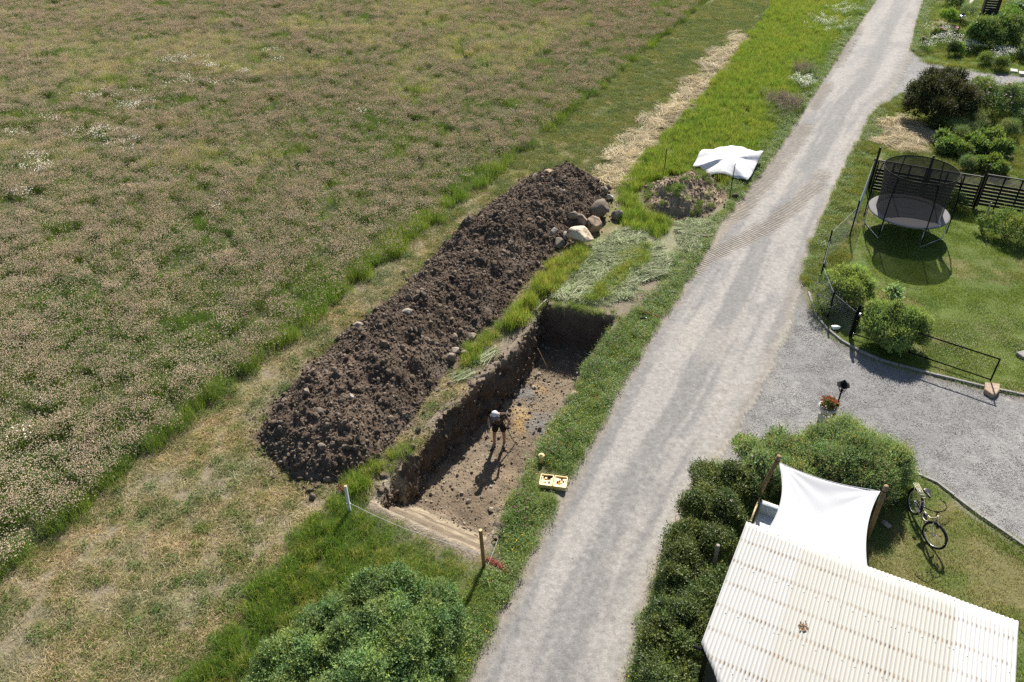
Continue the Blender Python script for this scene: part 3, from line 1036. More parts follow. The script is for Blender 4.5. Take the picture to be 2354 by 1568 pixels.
rg = np.random.default_rng(21)
CK = [clover_kind(400 + i, 80, 64, 70) for i in range(4)] + [clover_kind(420 + i, 45, 80, 60) for i in range(3)] + [clover_kind(430 + i, 2, 110, 30, hgt=1.15) for i in range(3)] + \
     [clover_kind(440 + i, 40, 50, 20, 55, hgt=1.05) for i in range(2)] + [clover_kind(450 + i, 36, 60, 30, 0, 15) for i in range(2)] + [clover_kind(460 + i, 10, 130, 10, hgt=1.12, bright=True) for i in range(2)]
FP = np.array([(-56, 74), (-44, 60), (-32, 44), (-22, 26), (-16, 14), (-14, 8.4)] + [tuple(p) for p in FIELD_EDGE[1:-1]])
FP = np.vstack([FP[:6][::1], FP[6:]])
p = fill(FP, 9.5, rg)
wxx = p + .35 * np.c_[fbm(p[:, 0] * 1.3, p[:, 1] * 1.3, None, 3, 61), fbm(p[:, 0] * 1.3 + 40, p[:, 1] * 1.3, None, 3, 62)]
ed = edge_dist(wxx[:, 0], wxx[:, 1], FIELD_EDGE, False)
ok = inside(wxx[:, 0], wxx[:, 1], FIELD)
p, ed = p[ok], ed[ok]
n = len(p)
f1 = fbm(p[:, 0] * .55, p[:, 1] * .55, None, 4, 501)
f2 = fbm(p[:, 0] * .16, p[:, 1] * .22, None, 3, 502)
f3 = fbm(p[:, 0] * .9 + 7, p[:, 1] * .9, None, 3, 503)
rnd = rg.random(n)
idx = np.where(f1 + .22 * (rnd - .5) > .07, rg.integers(4, 7, n), rg.integers(0, 4, n))
idx = np.where(f1 + .2 * (rnd - .5) > .225, rg.integers(7, 10, n), idx)
gb = smooth(19, 24, p[:, 1]) * smooth(37, 30, p[:, 1])
idx = np.where((ed < .30 - .22 * smooth(34, 42, p[:, 1]) + 1.1 * f3 + .75 * gb) & (rnd < .85), np.where(rg.random(n) < .25 + .6 * gb, rg.integers(14, 16, n), rg.integers(7, 10, n)), idx)
dryband = smooth(.04, .22, f2 + .22 * smooth(42, 60, p[:, 1]) - .05)
idx = np.where((rnd * 1.0 < dryband * .5) & (p[:, 1] > 30) & (ed > 6), rg.integers(10, 12, n), idx)
wp = [(90, 385, 1.6), (70, 400, 1.4), (235, 318, 1.5), (310, 340, 1.4), (190, 320, .8), (215, 235, 1.5), (420, 150, 1.6), (480, 165, 1.3), (430, 200, 1.4), (545, 175, 1.2), (500, 205, 1.0), (300, 255, 1.2), (360, 255, .9), (60, 455, .9), (130, 690, .6), (70, 990, .5), (80, 1010, .5), (160, 1045, .4), (330, 225, .8), (600, 130, .9), (630, 150, 1), (520, 500, .4), (700, 320, .5), (860, 350, .4), (900, 90, .9), (840, 270, .4), (115, 290, .8), (40, 320, .8)]
for u, v, r in wp:
    c = at(u, v)
    dd = np.hypot((p[:, 0] - c.x) * .7, p[:, 1] - c.y)
    idx = np.where((dd < r * .42 * (.5 + 1.3 * rg.random(n) ** 2)) & (rg.random(n) < .45), rg.integers(12, 14, n), idx)
hs = 1 + .5 * fbm(p[:, 0] * .5, p[:, 1] * .9, None, 3, 505)
sc3 = np.c_[np.ones((n, 2)) * rg.uniform(.9, 1.25, (n, 1)), hs * rg.uniform(.85, 1.25, n) * (1 + .3 * smooth(1, 0, ed))]
tag(scatter('clover_meadow', np.c_[p, gz(p[:, 0], p[:, 1]) - .02], rz_rand(n, .1, rg), sc3, idx, CK), 'meadow of fading pink clover and green grass filling the field', 'clover field')

# ---- tall bright grass
def tall_kind(seed, n, h, w, cs, r=.17, seeds=0, lean=.28):
    rg = np.random.default_rng(seed)
    g = Geo()
    g.blades(disc(n, r, rg), rg.normal(0, lean, (n, 2)) + rg.normal(0, .12, 2), rg.uniform(.55, 1.1, n) * h, rg.uniform(.7, 1.3, n) * w, cols(n, *cs, rg=rg), rg=rg)
    if seeds:
        p = disc(seeds, r, rg)
        g.blades(p, rg.normal(0, .2, (seeds, 2)), rg.uniform(1.0, 1.35, seeds) * h, np.full(seeds, .006), cols(seeds, (.33, .27, .15), (.28, .25, .12), rg=rg), rg=rg)
    return g.build('tuft', M_TALL, link=False)


BR = [(.135, .20, .034), (.165, .225, .042), (.11, .175, .032), (.20, .225, .07)]
DK = [(.10, .165, .04), (.125, .195, .04), (.085, .14, .04)]
TK = [tall_kind(600 + i, 60, .46, .008, BR, seeds=4) for i in range(5)] + [tall_kind(610 + i, 60, .42, .008, DK, seeds=2) for i in range(3)] + [tall_kind(620 + i, 46, .42, .008, [(.24, .26, .08), (.30, .26, .12), (.2, .22, .06)], seeds=10) for i in range(2)]


def keep_out(p, m=.0):
    k = sdist(p[:, 0], p[:, 1], HOLE) < -m - .03
    k &= sdist(p[:, 0], p[:, 1], HEAP) < -.05
    k &= sdist(p[:, 0], p[:, 1], HEAP2) < -.22 - .2 * (p[:, 1] < HEAP2[:, 1].mean())
    return k


CLEAR = [(2214, 1924, .48), (2168, 1862, .24), (1987, 2158, .24), (2572, 1281, .22), (2190, 1960, .35), (2260, 1950, .35), (1990, 2262, .3)]


def clear(p):
    k = np.ones(len(p), bool)
    for u, v, r in CLEAR:
        c = atf(u, v)
        k &= np.hypot(p[:, 0] - c.x, p[:, 1] - c.y) > r
    return k


def wob(p, a=.3, f=1.3, s=61):
    return p + a * np.c_[fbm(p[:, 0] * f, p[:, 1] * f, None, 3, s), fbm(p[:, 0] * f + 40, p[:, 1] * f, None, 3, s + 1)]


PP, II, HH = [], [], []
for pl, dens, mixd, dry, hh in ((TALL_UP, 26, .08, .02, .85), (TALL_LOW, 34, .42, .05, .8), (TALL_L1, 44, .05, .25, 1.1), (TALL_L2, 40, .3, .3, .8), (TALL_L3, 60, .1, .2, .55), (TALL_L4, 50, .15, .1, .8), (TALL_L5, 40, .2, .1, .6), (TALL_L6, 50, .05, .1, .85)):
    big = np.vstack([pl.min(0) - .3, pl.max(0) + .3])
    p = rg.uniform(big[0], big[1], (int((big[1] - big[0]).prod() * dens), 2))
    w = wob(p, .5)
    s = sdist(w[:, 0], w[:, 1], pl)
    p = p[(s > 0) & keep_out(p, .05) & ((dens < 40) | (edge_dist(p[:, 0], p[:, 1], RIM_L, False) > .30 + .5 * fbm(p[:, 0] * 1.3, p[:, 1] * 1.3, None, 3, 67)))]
    s = sdist(p[:, 0], p[:, 1], ROAD)
    k = (s < -.15) & clear(p)
    if pl is TALL_LOW:
        k &= sdist(p[:, 0], p[:, 1], HOLE) < -.12 - .3 * rg.random(len(p))
    p, s = p[k], s[k]
    # near the road it is shorter, weedier
    roadn = smooth(-1.6, -.2, s)
    f = fbm(p[:, 0] * .5, p[:, 1] * .5, None, 3, 641)
    r_ = rg.random(len(p))
    if pl is TALL_LOW:
        mixv = np.clip(.04 + .7 * smooth(14.4, 11.8, p[:, 1] + .5 * p[:, 0] + 2 * f), 0, 1)
    else:
        mixv = mixd + .6 * roadn
    i = np.where(r_ < mixv + .5 * np.maximum(f, 0), rg.integers(5, 8, len(p)), rg.integers(0, 5, len(p)))
    i = np.where(rg.random(len(p)) < dry + (.12 if pl is TALL_UP else .3) * smooth(.1, .25, -f), rg.integers(8, 10, len(p)), i)
    hh_ = hh * (1 - .55 * roadn) * (1 + .6 * f)
    if pl is TALL_LOW:
        hh_ = hh_ * (.4 + .6 * smooth(.3, 1.5, -sdist(p[:, 0], p[:, 1], HOLE)))
    PP.append(p); II.append(i); HH.append(hh_)
p, i, h = np.vstack(PP), np.concatenate(II), np.concatenate(HH)
n = len(p)
k = h * rg.uniform(.8, 1.2, n)
tag(scatter('tall_grass', np.c_[p, gz(p[:, 0], p[:, 1]) - .01], rz_rand(n, .12, rg), np.c_[np.ones((n, 2)) * rg.uniform(.85, 1.2, (n, 1)), k], i, TK), 'tall bright yellow green grass along the road and round the trench', 'grass')

# ---- mown strip: stubble, dry stalks, low green plants
def mown_kind(seed, ng, ns, nl, r=.27):
    rg = np.random.default_rng(seed)
    g = Geo()
    if ng:
        g.blades(disc(ng, r, rg), rg.normal(0, .55, (ng, 2)), rg.uniform(.04, .13, ng), rg.uniform(.005, .009, ng), cols(ng, GR1, GR2, (.16, .17, .055), rg=rg), rg=rg)
    if ns:
        p = disc(ns, r, rg); p[:, 2] = rg.uniform(.005, .05, ns)
        d = rg.normal(size=(ns, 3)) * (1, 1, .18)
        g.strips(p, d, rg.uniform(.06, .2, ns), rg.uniform(.004, .008, ns), cols(ns, (.32, .27, .175), (.26, .215, .13), (.39, .345, .245), (.19, .16, .10), rg=rg), rg=rg)
    if nl:
        p = disc(nl, r * .6, rg); p[:, 2] = rg.uniform(.01, .10, nl)
        d = rg.normal(size=(nl, 3)); d[:, 2] = .2
        g.leaves(p, d, rg.normal(0, .4, (nl, 3)) + (0, 0, 1), rg.uniform(.03, .06, nl), .6, cols(nl, GR1, GR3, (.10, .15, .05), rg=rg))
    return g.build('patch', M_LAWNG, link=False)


MK = [mown_kind(700 + i, 60, 60, 0) for i in range(3)] + [mown_kind(710 + i, 25, 100, 0) for i in range(3)] + [mown_kind(720 + i, 50, 10, 60) for i in range(3)] + [mown_kind(730 + i, 150, 20, 10) for i in range(2)]
MOWN = np.array([(-14, 8.3), (-12.5, 12), (13.2, 63.2), (20, 73), (26, 73), (16.5, 58), (9, 45), (5.5, 37), (-3.2, 14.2), (-4, 12), (-7, 8.3)])
p = fill(MOWN, 24, rg)
w = wob(p, .5)
k = keep_out(p) & ~inside(w[:, 0], w[:, 1], FIELD) & ~inside(w[:, 0], w[:, 1], TALL_UP) & ~inside(w[:, 0], w[:, 1], TALL_LOW) & clear(p)
p = p[k]
n1_, n2_ = fbm(p[:, 0] * .5, p[:, 1] * .5, None, 4, 71), fbm(p[:, 0] * 2.2, p[:, 1] * 2.2, None, 4, 72)
bare_ = smooth(.08, .3, n1_ * .35 + n2_ * 1.1 + .04 + .10 * smooth(30, 12, p[:, 1]) - .12 * smooth(28, 44, p[:, 1]))
p = p[rg.random(len(p)) > .7 * bare_]
n = len(p)
f = .5 * fbm(p[:, 0] * .5, p[:, 1] * .5, None, 4, 71) + .7 * fbm(p[:, 0] * 2.2, p[:, 1] * 2.2, None, 4, 72) + rg.normal(0, .1, n)
far = smooth(24, 42, p[:, 1])
i = np.where(f > -.055 + .29 * far, rg.integers(3, 6, n), rg.integers(0, 3, n))
i = np.where(rg.random(n) < .19 + .1 * far, rg.integers(6, 9, n), i)
i = np.where(rg.random(n) < .12 + .66 * far, rg.integers(9, 11, n), i)
tag(scatter('mown_grass', np.c_[p, gz(p[:, 0], p[:, 1])], rz_rand(n, .05, rg), rg.uniform(.8, 1.25, n), i, MK), 'mown strip of dry stubble and low green plants along the field', 'mown grass')

# ---- raked straw
def straw_kind(seed, n, r=.33, bias=None, cs=((.60, .50, .32), (.52, .43, .25), (.68, .60, .42), (.42, .34, .2)), up=.12, L=(.25, .75)):
    rg = np.random.default_rng(seed)
    g = Geo()
    p = disc(n, r, rg); p[:, 2] = rg.uniform(.01, up, n)
    d = rg.normal(size=(n, 3)) * (1, 1, .2)
    if bias is not None:
        d = d * .35 + np.array(bias) * np.sign(rg.normal(size=(n, 1)))
    wd_ = np.where(rg.random(n) < (.12 if bias is not None and bias[1] < .22 else .16), rg.uniform(.014, .026, n), rg.uniform(.006, .012, n))
    g.strips(p, d, rg.uniform(*L, n), wd_, cols(n, *cs, rg=rg), rg=rg)
    return g.build('straws', M_STRAW, link=False)


SK = [straw_kind(750 + i, 90, .4, (1, .2, 0), up=.14, L=(.3, .9)) for i in range(5)]
p = np.vstack([fill(STRAW, 11, rg), fill(STRAW_B, 15, rg)])
w = wob(p, .9, .9, 65)
s = np.maximum(sdist(w[:, 0], w[:, 1], STRAW), sdist(w[:, 0], w[:, 1], STRAW_B))
p = p[(s > -.1) & keep_out(p) & (rg.random(len(p)) < .12 + .75 * smooth(-.1, 1.1, s + .9 * fbm(p[:, 0] * 1.4, p[:, 1] * 1.4, None, 3, 66)))]
n = len(p)
tag(scatter('raked_straw', np.c_[p, gz(p[:, 0], p[:, 1])], np.c_[rg.normal(0, .14, (n, 2)), R(55) + 4.0 * fbm(p[:, 0] * 1.1, p[:, 1] * 1.1, None, 2, 756) + rg.normal(0, .8, n)], rg.uniform(.7, 1.3, n), rg.integers(0, 5, n), SK), 'pale dry straw lying in raked swathes', 'straw')

# ---- flattened pale grass behind the trench
PALEC = ((.33, .37, .20), (.40, .42, .26), (.25, .32, .13), (.46, .45, .30), (.20, .27, .10))
FK = [straw_kind(770 + i, 110, .28, (1, .25, .0), PALEC, .10, (.3, .7)) for i in range(4)] + [straw_kind(780 + i, 100, .26, None, PALEC, .12, (.15, .4)) for i in range(2)]
p = np.vstack([fill(PALE_A, 22, rg), fill(PALE_B, 15, rg)])
w = wob(p, .5)
s = np.maximum(sdist(w[:, 0], w[:, 1], PALE_A), sdist(w[:, 0], w[:, 1], PALE_B))
f = fbm(p[:, 0] * .8, p[:, 1] * .8, None, 3, 781)
k = (s > 0) & keep_out(p, .02) & (f < .14) & (edge_dist(p[:, 0], p[:, 1], RIM_L, False) > .36 + .6 * fbm(p[:, 0] * 1.3, p[:, 1] * 1.3, None, 3, 68)) & (sdist(p[:, 0], p[:, 1], ROAD) < -.3)
k &= ~(inside(p[:, 0], p[:, 1], PALE_B) & (rg.random(len(p)) < .35 + .5 * smooth(.25, 0, s)))
k &= rg.random(len(p)) < .55 + .6 * smooth(-.05, .5, s + .6 * f)
p, f = p[k], f[k]
n = len(p)
rot = rz_rand(n, .1, rg)
rot[:, 2] = R(25) + 2.6 * fbm(p[:, 0] * .45, p[:, 1] * .45, None, 2, 785) + rg.normal(0, .25, n)
tag(scatter('flattened_grass', np.c_[p, gz(p[:, 0], p[:, 1]) + .005], rot, rg.uniform(.8, 1.25, n), np.where(rg.random(n) < .75, rg.integers(0, 4, n), rg.integers(4, 6, n)), FK), 'pale long grass pressed flat by machine tracks behind the trench', 'grass')

# ---- verge weeds
def weed_kind(seed, ng, nl, yel=0, pk=0, wh=0, h=.22, r=.2, lc=(GR1, GR3, (.085, .13, .04))):
    rg = np.random.default_rng(seed)
    g = Geo()
    g.blades(disc(ng, r, rg), rg.normal(0, .45, (ng, 2)), rg.uniform(.5, 1.2, ng) * h, rg.uniform(.005, .009, ng), cols(ng, (.12, .17, .04), (.16, .19, .05), (.09, .14, .035), rg=rg), rg=rg)
    if nl:
        p = disc(nl, r, rg); p[:, 2] = rg.uniform(.02, 1, nl) * h
        d = rg.normal(size=(nl, 3)); d[:, 2] = .3
        g.leaves(p, d, rg.normal(0, .45, (nl, 3)) + (0, 0, 1), rg.uniform(.03, .06, nl), .5, cols(nl, *lc, rg=rg))
    for k, c, rr in ((yel, (.75, .55, .03), .010), (pk, (.33, .17, .20), .014), (wh, (.75, .75, .72), .020)):
        if k:
            p = disc(k, r, rg); p[:, 2] = rg.uniform(.9, 1.25, k) * h
            heads(g, p, rg.uniform(.7, 1.3, k) * rr, np.tile(np.array(c), (k, 1)), rg, .6)
    return g.build('weeds', [M_WEED, M_HEADS], link=False)


WK = [weed_kind(800 + i, 60, 40, 3) for i in range(3)] + [weed_kind(810 + i, 60, 90, 0, 4, h=.28) for i in range(3)] + [weed_kind(820 + i, 80, 10, 0, h=.14) for i in range(3)] + [weed_kind(830, 50, 50, 0, 0, 10, h=.42)] + [weed_kind(835 + i, 30, 120, 0, 16, h=.5, lc=((.06, .085, .035), (.08, .10, .04), (.09, .08, .05))) for i in range(2)]
PP, II, HH = [], [], []
p = fill(VERGE, 34, rg)
w = wob(p, .35)
s = sdist(p[:, 0], p[:, 1], ROAD) + .9 * fbm(p[:, 0] * 2, p[:, 1] * 2, None, 3, 841)
p = p[(sdist(w[:, 0], w[:, 1], VERGE) > 0) & keep_out(p, .04) & (s < -.16) & (rg.random(len(p)) < .35 + 1.2 * smooth(.1, .7, -s))]
s = sdist(p[:, 0], p[:, 1], ROAD)
f = fbm(p[:, 0] * .8, p[:, 1] * .8, None, 3, 842)
i = np.where(f + rg.normal(0, .05, len(p)) > .06, rg.integers(3, 6, len(p)), rg.integers(0, 3, len(p)))
i = np.where(rg.random(len(p)) < .25 + .6 * smooth(-.6, 0, s), rg.integers(6, 9, len(p)), i)
# the crossing the machine drove over stays thin
cross = inside(p[:, 0], p[:, 1], poly_d([(1640, 520), (1700, 440), (1730, 460), (1650, 575), (1575, 650), (1440, 730), (1400, 720), (1480, 650), (1560, 610)]))
k = ~(cross & (rg.random(len(p)) < .5))
PP.append(p[k]); II.append(i[k]); HH.append(np.where(i[k] > 5, .8, 1.0) * (1 + .7 * f[k]))
# along the road's far-left border, with darker weeds and oxeye daisies
OFFP = resample(ROAD_L, 900, False)
for u0, v0, rad, kinds, dens in ((1805, 245, 1.1, (10, 12), 40), (1840, 168, .8, (10, 12), 30), (1790, 270, .8, (3, 6), 30), (1850, 150, .8, (3, 6), 22), (1848, 200, .9, (9, 10), 30), (1910, 62, 1.7, (9, 10), 9), (1935, 30, 1.3, (9, 10), 9), (1360, 850, .6, (3, 6), 26), (1425, 775, .5, (3, 6), 22), (1265, 1050, .5, (3, 6), 30), (1310, 1010, .5, (3, 6), 26), (1690, 440, .5, (3, 6), 14)):
    c = at(u0, v0)
    m = int(dens * rad * rad * 3)
    q_ = np.c_[rg.normal(c.x, rad * .5, m), rg.normal(c.y, rad * .7, m)]
    q_ = q_[keep_out(q_) & (sdist(q_[:, 0], q_[:, 1], ROAD) < -.1)]
    PP.append(q_); II.append(rg.integers(kinds[0], kinds[1], len(q_))); HH.append(np.full(len(q_), 1.1))
# all along both edges of the road
for pth, sgn, y0, y1 in ((ROAD_L, -1, 8, 72), (ROAD_R, 1, 8, 18), (ROAD_R, 1, 24.5, 72)):
    q_ = resample(pth, 4200, False)
    t_ = np.gradient(q_, axis=0); t_ /= np.linalg.norm(t_, axis=1, keepdims=True)
    nn = np.c_[t_[:, 1], -t_[:, 0]] * sgn
    q_ = q_ + nn * (np.abs(rg.normal(0, .38, (len(q_), 1))) + .02) + rg.normal(0, .05, q_.shape)
    k = (q_[:, 1] > y0) & (q_[:, 1] < y1) & keep_out(q_, .1) & (rg.random(len(q_)) < .8 + fbm(q_[:, 0], q_[:, 1], None, 3, 845)) & (sdist(q_[:, 0], q_[:, 1], DRIVE) < -.1) & (sdist(q_[:, 0], q_[:, 1], SIDE) < -.15)
    q_ = q_[k]
    PP.append(q_); II.append(np.where(rg.random(len(q_)) < .8, rg.integers(6, 9, len(q_)), rg.integers(0, 6, len(q_)))); HH.append(np.full(len(q_), .75))
p, i, h = np.vstack(PP), np.concatenate(II), np.concatenate(HH)
k = clear(p)
p, i, h = p[k], i[k], h[k] * .8
n = len(p)
tag(scatter('verge_weeds', np.c_[p, gz(p[:, 0], p[:, 1])], rz_rand(n, .1, rg), np.c_[np.ones((n, 2)) * rg.uniform(.8, 1.2, (n, 1)), h * rg.uniform(.8, 1.25, n)], i, WK), 'low green weeds with small yellow and pink flowers on the road verge', 'weeds')

# ---- lawns
def lawn_kind(seed, n, h, cs, r=.36, wh=0):
    rg = np.random.default_rng(seed)
    g = Geo()
    g.blades(disc(n, r, rg), rg.normal(0, .5, (n, 2)), rg.uniform(.5, 1.2, n) * h, rg.uniform(.007, .012, n), cols(n, *cs, rg=rg), rg=rg)
    if wh:
        p = disc(wh, r, rg); p[:, 2] = rg.uniform(.7, 1.2, wh) * h
        heads(g, p, rg.uniform(.008, .014, wh), np.tile(np.array((.62, .58, .50)), (wh, 1)), rg, .8)
    return g.build('turf', [M_LAWNG, M_HEADS], link=False)


LC = [(.125, .175, .038), (.155, .20, .045), (.105, .155, .035)]
LD = [(.16, .17, .06), (.22, .19, .085), (.13, .155, .045)]
LK = [lawn_kind(900 + i, 170, .06, LC) for i in range(4)] + [lawn_kind(910 + i, 130, .055, LD) for i in range(3)] + [lawn_kind(920 + i, 160, .06, LC, wh=26) for i in range(2)] + [lawn_kind(930 + i, 150, .20, [(.15, .18, .05), (.2, .2, .08), (.12, .16, .04)], .3) for i in range(2)]
PP, II = [], []
for L_, dens in ((LAWN_A, 9), (LAWN_B, 11), (LAWN_C, 8)):
    p = fill(L_, dens, rg)
    p = p[(p[:, 0] < .72 * p[:, 1] + 4) & (p[:, 0] < 46) & (p[:, 1] > 8.5) & (p[:, 1] < 72)]
    p = p[sdist(p[:, 0], p[:, 1], L_) > .06]
    f = fbm(p[:, 0] * .5, p[:, 1] * .5, None, 4, 71) + .5 * fbm(p[:, 0] * 2.2, p[:, 1] * 2.2, None, 4, 72)
    i = np.where(f + rg.normal(0, .06, len(p)) > .11, rg.integers(4, 7, len(p)), rg.integers(0, 4, len(p)))
    if L_ is LAWN_A:
        clv = inside(p[:, 0], p[:, 1], poly_d([(2120, 860), (2160, 760), (2240, 700), (2353, 690), (2500, 800), (2400, 910), (2265, 890)]))
        i = np.where(clv & (rg.random(len(p)) < .6), rg.integers(7, 9, len(p)), i)
        rough = (p[:, 1] > 33.5) | (edge_dist(p[:, 0], p[:, 1], ROAD_R, False) < 1.0 + f)
        i = np.where(rough & (rg.random(len(p)) < .7), rg.integers(9, 11, len(p)), i)
        k = ~inside(p[:, 0], p[:, 1], STRAW_B)
        p, i = p[k], i[k]
    if L_ is LAWN_B:
        i = np.where((f < -.06) & (rg.random(len(p)) < .5), rg.integers(7, 9, len(p)), i)
    if L_ is LAWN_C:
        i = np.where(rg.random(len(p)) < .3, rg.integers(9, 11, len(p)), i)
    PP.append(p); II.append(i)
p, i = np.vstack(PP), np.concatenate(II)
n = len(p)
tag(scatter('lawn_grass', np.c_[p, gz(p[:, 0], p[:, 1])], rz_rand(n, .04, rg), rg.uniform(.8, 1.2, n), i, LK), 'short green lawn grass with brown patches and white clover', 'grass')

# ---- gravel stones on the driveway and loose on the road
def stone_kinds(n, seed):
    r = []
    t = NT('gravel_stone')
    mat = t.done(t.bsdf(t.attr('Col'), .85, .2))
    for k in range(n):
        rg_ = np.random.default_rng(seed + k)
        g = Geo()
        V, F = ico(1)
        for q_ in disc(38, .2, rg_):
            s_ = rg_.uniform(.006, .013) * np.array([1, 1, .6])
            g.add(V * s_ + q_ + (0, 0, .003), F, np.full(3, rg_.uniform(.16, .38)) * (1, .975, .94))
        r.append(g.build('gravel', mat, link=False))
    return r


p = fill(DRIVE, 14, rg)
p = p[(sdist(p[:, 0], p[:, 1], DRIVE) > .2) & (p[:, 0] < .72 * p[:, 1] + 3) & (sdist(p[:, 0], p[:, 1], ROAD) < .4 + rg.normal(0, .5, len(p)))]
n = len(p)
tag(scatter('loose_gravel', np.c_[p, np.full(n, -.048)], rz_rand(n, 0, rg), rg.uniform(.8, 1.2, n), rg.integers(0, 6, n), stone_kinds(6, 950)), 'loose grey gravel on the driveway', 'gravel')
# ================================================================== shrubs and plants, each a thing of its own
M_STEM = simple('stem_bark', (.12, .09, .06), .85, .1)
M_BUSH = leafmat('bush_leaf', .3, .5, .12, (1.4, (.8, .9, .95), (1.2, 1.1, .9)), .0, gain=1.9)
M_HEDGE = leafmat('hedge_leaf', .22, .4, .25, (1.6, (.75, .85, .9), (1.25, 1.15, .9)), .0, gain=1.55)
M_NEEDLE = leafmat('needle_spray', .35, .55, .1, (1.2, (.85, .9, .9), (1.15, 1.1, .95)), .0, gain=2.35)
M_PETAL = leafmat('petal', .3, .6, .2, None, 0, tint=(1, 1, 1))


def shrub(name, label, lobes, cs, n, leaf=.035, asp=.55, k=5, L=.12, mat=None, cat='shrub', group=None, up=.5, gap=.16, seed=1, stems=7, bloom=None, noise=.30, inner=.35, hang=0.0, sub=7, srad=.44):
    """lobes: (x, y, z, rx, ry, rz) in metres; each carries smaller clumps of leaves set on short twigs"""
    rg = np.random.default_rng(seed)
    big = np.array(lobes, float)
    base = np.array([big[:, 0].mean(), big[:, 1].mean(), 0.])
    big[:, :2] -= base[:2]
    lb = [np.r_[l[:3], l[3:] * .80] for l in big]
    for l in big:
        u = rg.normal(size=(sub * 3, 3)); u /= np.linalg.norm(u, axis=1, keepdims=True)
        u = u[u[:, 2] > -.35][:sub]
        for q_ in u:
            r_ = srad * rg.uniform(.65, 1.2)
            c = l[:3] + l[3:] * q_ * rg.uniform(.62, .82)
            if c[2] > .05 and all(np.linalg.norm((c - m[:3]) / m[3:]) > .62 for m in big if m is not l):
                lb.append(np.r_[c, l[3:] * r_ * np.array([1, 1, .9])])
    lb = np.array(lb)
    wgt = (lb[:, 3] * lb[:, 4] + lb[:, 3] * lb[:, 5]); wgt /= wgt.sum()
    m = int(n * 2.2)
    li = rg.choice(len(lb), m, p=wgt)
    u = rg.normal(size=(m, 3)); u /= np.linalg.norm(u, axis=1, keepdims=True)
    u[:, 2] = np.where(u[:, 2] < -.45, -u[:, 2], u[:, 2])
    fz = fbm(u[:, 0] * 2.3 + li * 7 + seed, u[:, 1] * 2.3, u[:, 2] * 2.3, 3, seed)
    rr = (1 - np.abs(rg.normal(0, .10, m))) * (1 + noise * 1.5 * fz)
    inn = rg.random(m) < inner
    rr = np.where(inn, rr * rg.uniform(.5, .9, m), rr)
    p = lb[li, :3] + lb[li, 3:] * u * rr[:, None]
    ok = p[:, 2] > .03
    for j in range(len(lb)):
        q_ = np.linalg.norm((p - lb[j, :3]) / lb[j, 3:], axis=1)
        ok &= (q_ > .78) | (j == li) | (inn & (q_ > .35))
    g_ = fbm(p[:, 0] * 2.4 + seed, p[:, 1] * 2.4, p[:, 2] * 2.4, 3, seed + 3)
    ok &= (g_ < gap) | inn
    p, u, li, inn = p[ok][:n], u[ok][:n], li[ok][:n], inn[ok][:n]
    out = u / lb[li, 3:]
    out /= np.linalg.norm(out, axis=1, keepdims=True)
    d = out * .7 + np.array([0, 0, up]) + rg.normal(0, .34, p.shape)
    d /= np.linalg.norm(d, axis=1, keepdims=True)
    # one hue per clump, a little off from leaf to leaf
    ch = rg.uniform(.82, 1.2, (len(lb), 1)) * np.array([1, 1, 1])
    ch[:, 0] *= rg.uniform(.9, 1.12, len(lb))
    cc = cols(len(p), *cs, rg=rg, var=.16) * ch[li]
    g = Geo()
    Ls = L * (rg.uniform(.6, 1.3, len(p)) * np.where((rg.random(len(p)) < .05) & ~inn, rg.uniform(1.7, 2.6, len(p)), 1))[:, None]
    for j in range(k):
        f = (j + .5) / k
        side = rg.normal(0, 1, p.shape)
        side -= d * (side * d).sum(1, keepdims=True)
        side /= np.linalg.norm(side, axis=1, keepdims=True)
        b = p + d * Ls * f
        b[:, 2] -= hang * f * f * Ls[:, 0]
        D = d * .55 + side * .8 * (1 if j < k - 1 else .2)
        Nn = out * .8 + np.array([0, 0, .6]) + rg.normal(0, .3, p.shape)
        g.leaves(b, D, Nn, leaf * rg.uniform(.7, 1.3, len(p)) * (1.1 - .35 * f) * np.where(inn, 1.7, 1.0), asp, cc * rg.uniform(.88, 1.12, (len(p), 1)))
    mats = [mat or M_BUSH]
    if bloom:
        mats.append(M_PETAL)
        nb, r, bc, zmin = bloom
        sel = np.nonzero(~inn & (p[:, 2] > zmin))[0]
        sel = rg.choice(sel, min(nb, len(sel)), False)
        bp = p[sel] + d[sel] * Ls[sel] * 1.1
        bg = Geo()
        for pp, rad in zip(bp, r * rg.uniform(.7, 1.25, len(bp))):
            m_ = 7
            pa = np.tile(pp, (m_, 1))
            an = np.arange(m_) * 2 * PI / m_
            D = np.c_[np.cos(an), np.sin(an), np.full(m_, .45)]
            bg.leaves(pa, D, np.c_[-np.cos(an), -np.sin(an), np.ones(m_) * 1.6], np.full(m_, rad), .8, cols(m_, *bc, rg=rg, var=.1))
        g.add(np.vstack(bg.V), np.vstack([f + o for f, o in zip(bg.F[4], [0] * len(bg.F[4]))]), np.vstack(bg.C), 1)
    root = empty(name, tuple(base), 0, label, cat, group)
    g.build('crown', mats, root)
    if stems:
        s = Geo()
        for j in range(stems):
            c = big[rg.integers(0, len(big))]
            f0 = np.array([0, 0, -.02]) + np.r_[rg.normal(0, .01, 2), 0]
            f2 = c[:3] + c[3:] * rg.normal(0, .3, 3)
            f2[2] = max(f2[2], .12)
            f1 = np.array([f2[0] * .6, f2[1] * .6, f2[2] * .35]) + rg.normal(0, .02, 3)
            s.tube([f0, f1, f2], [.022, .014, .006], 5)
        s.build('stems', M_STEM, root)
    return root


def lob(u, v, z, rx, ry=None, rz=None):
    c = atf(u, v, z)
    return (c.x, c.y, z, rx, ry or rx, rz or rx)


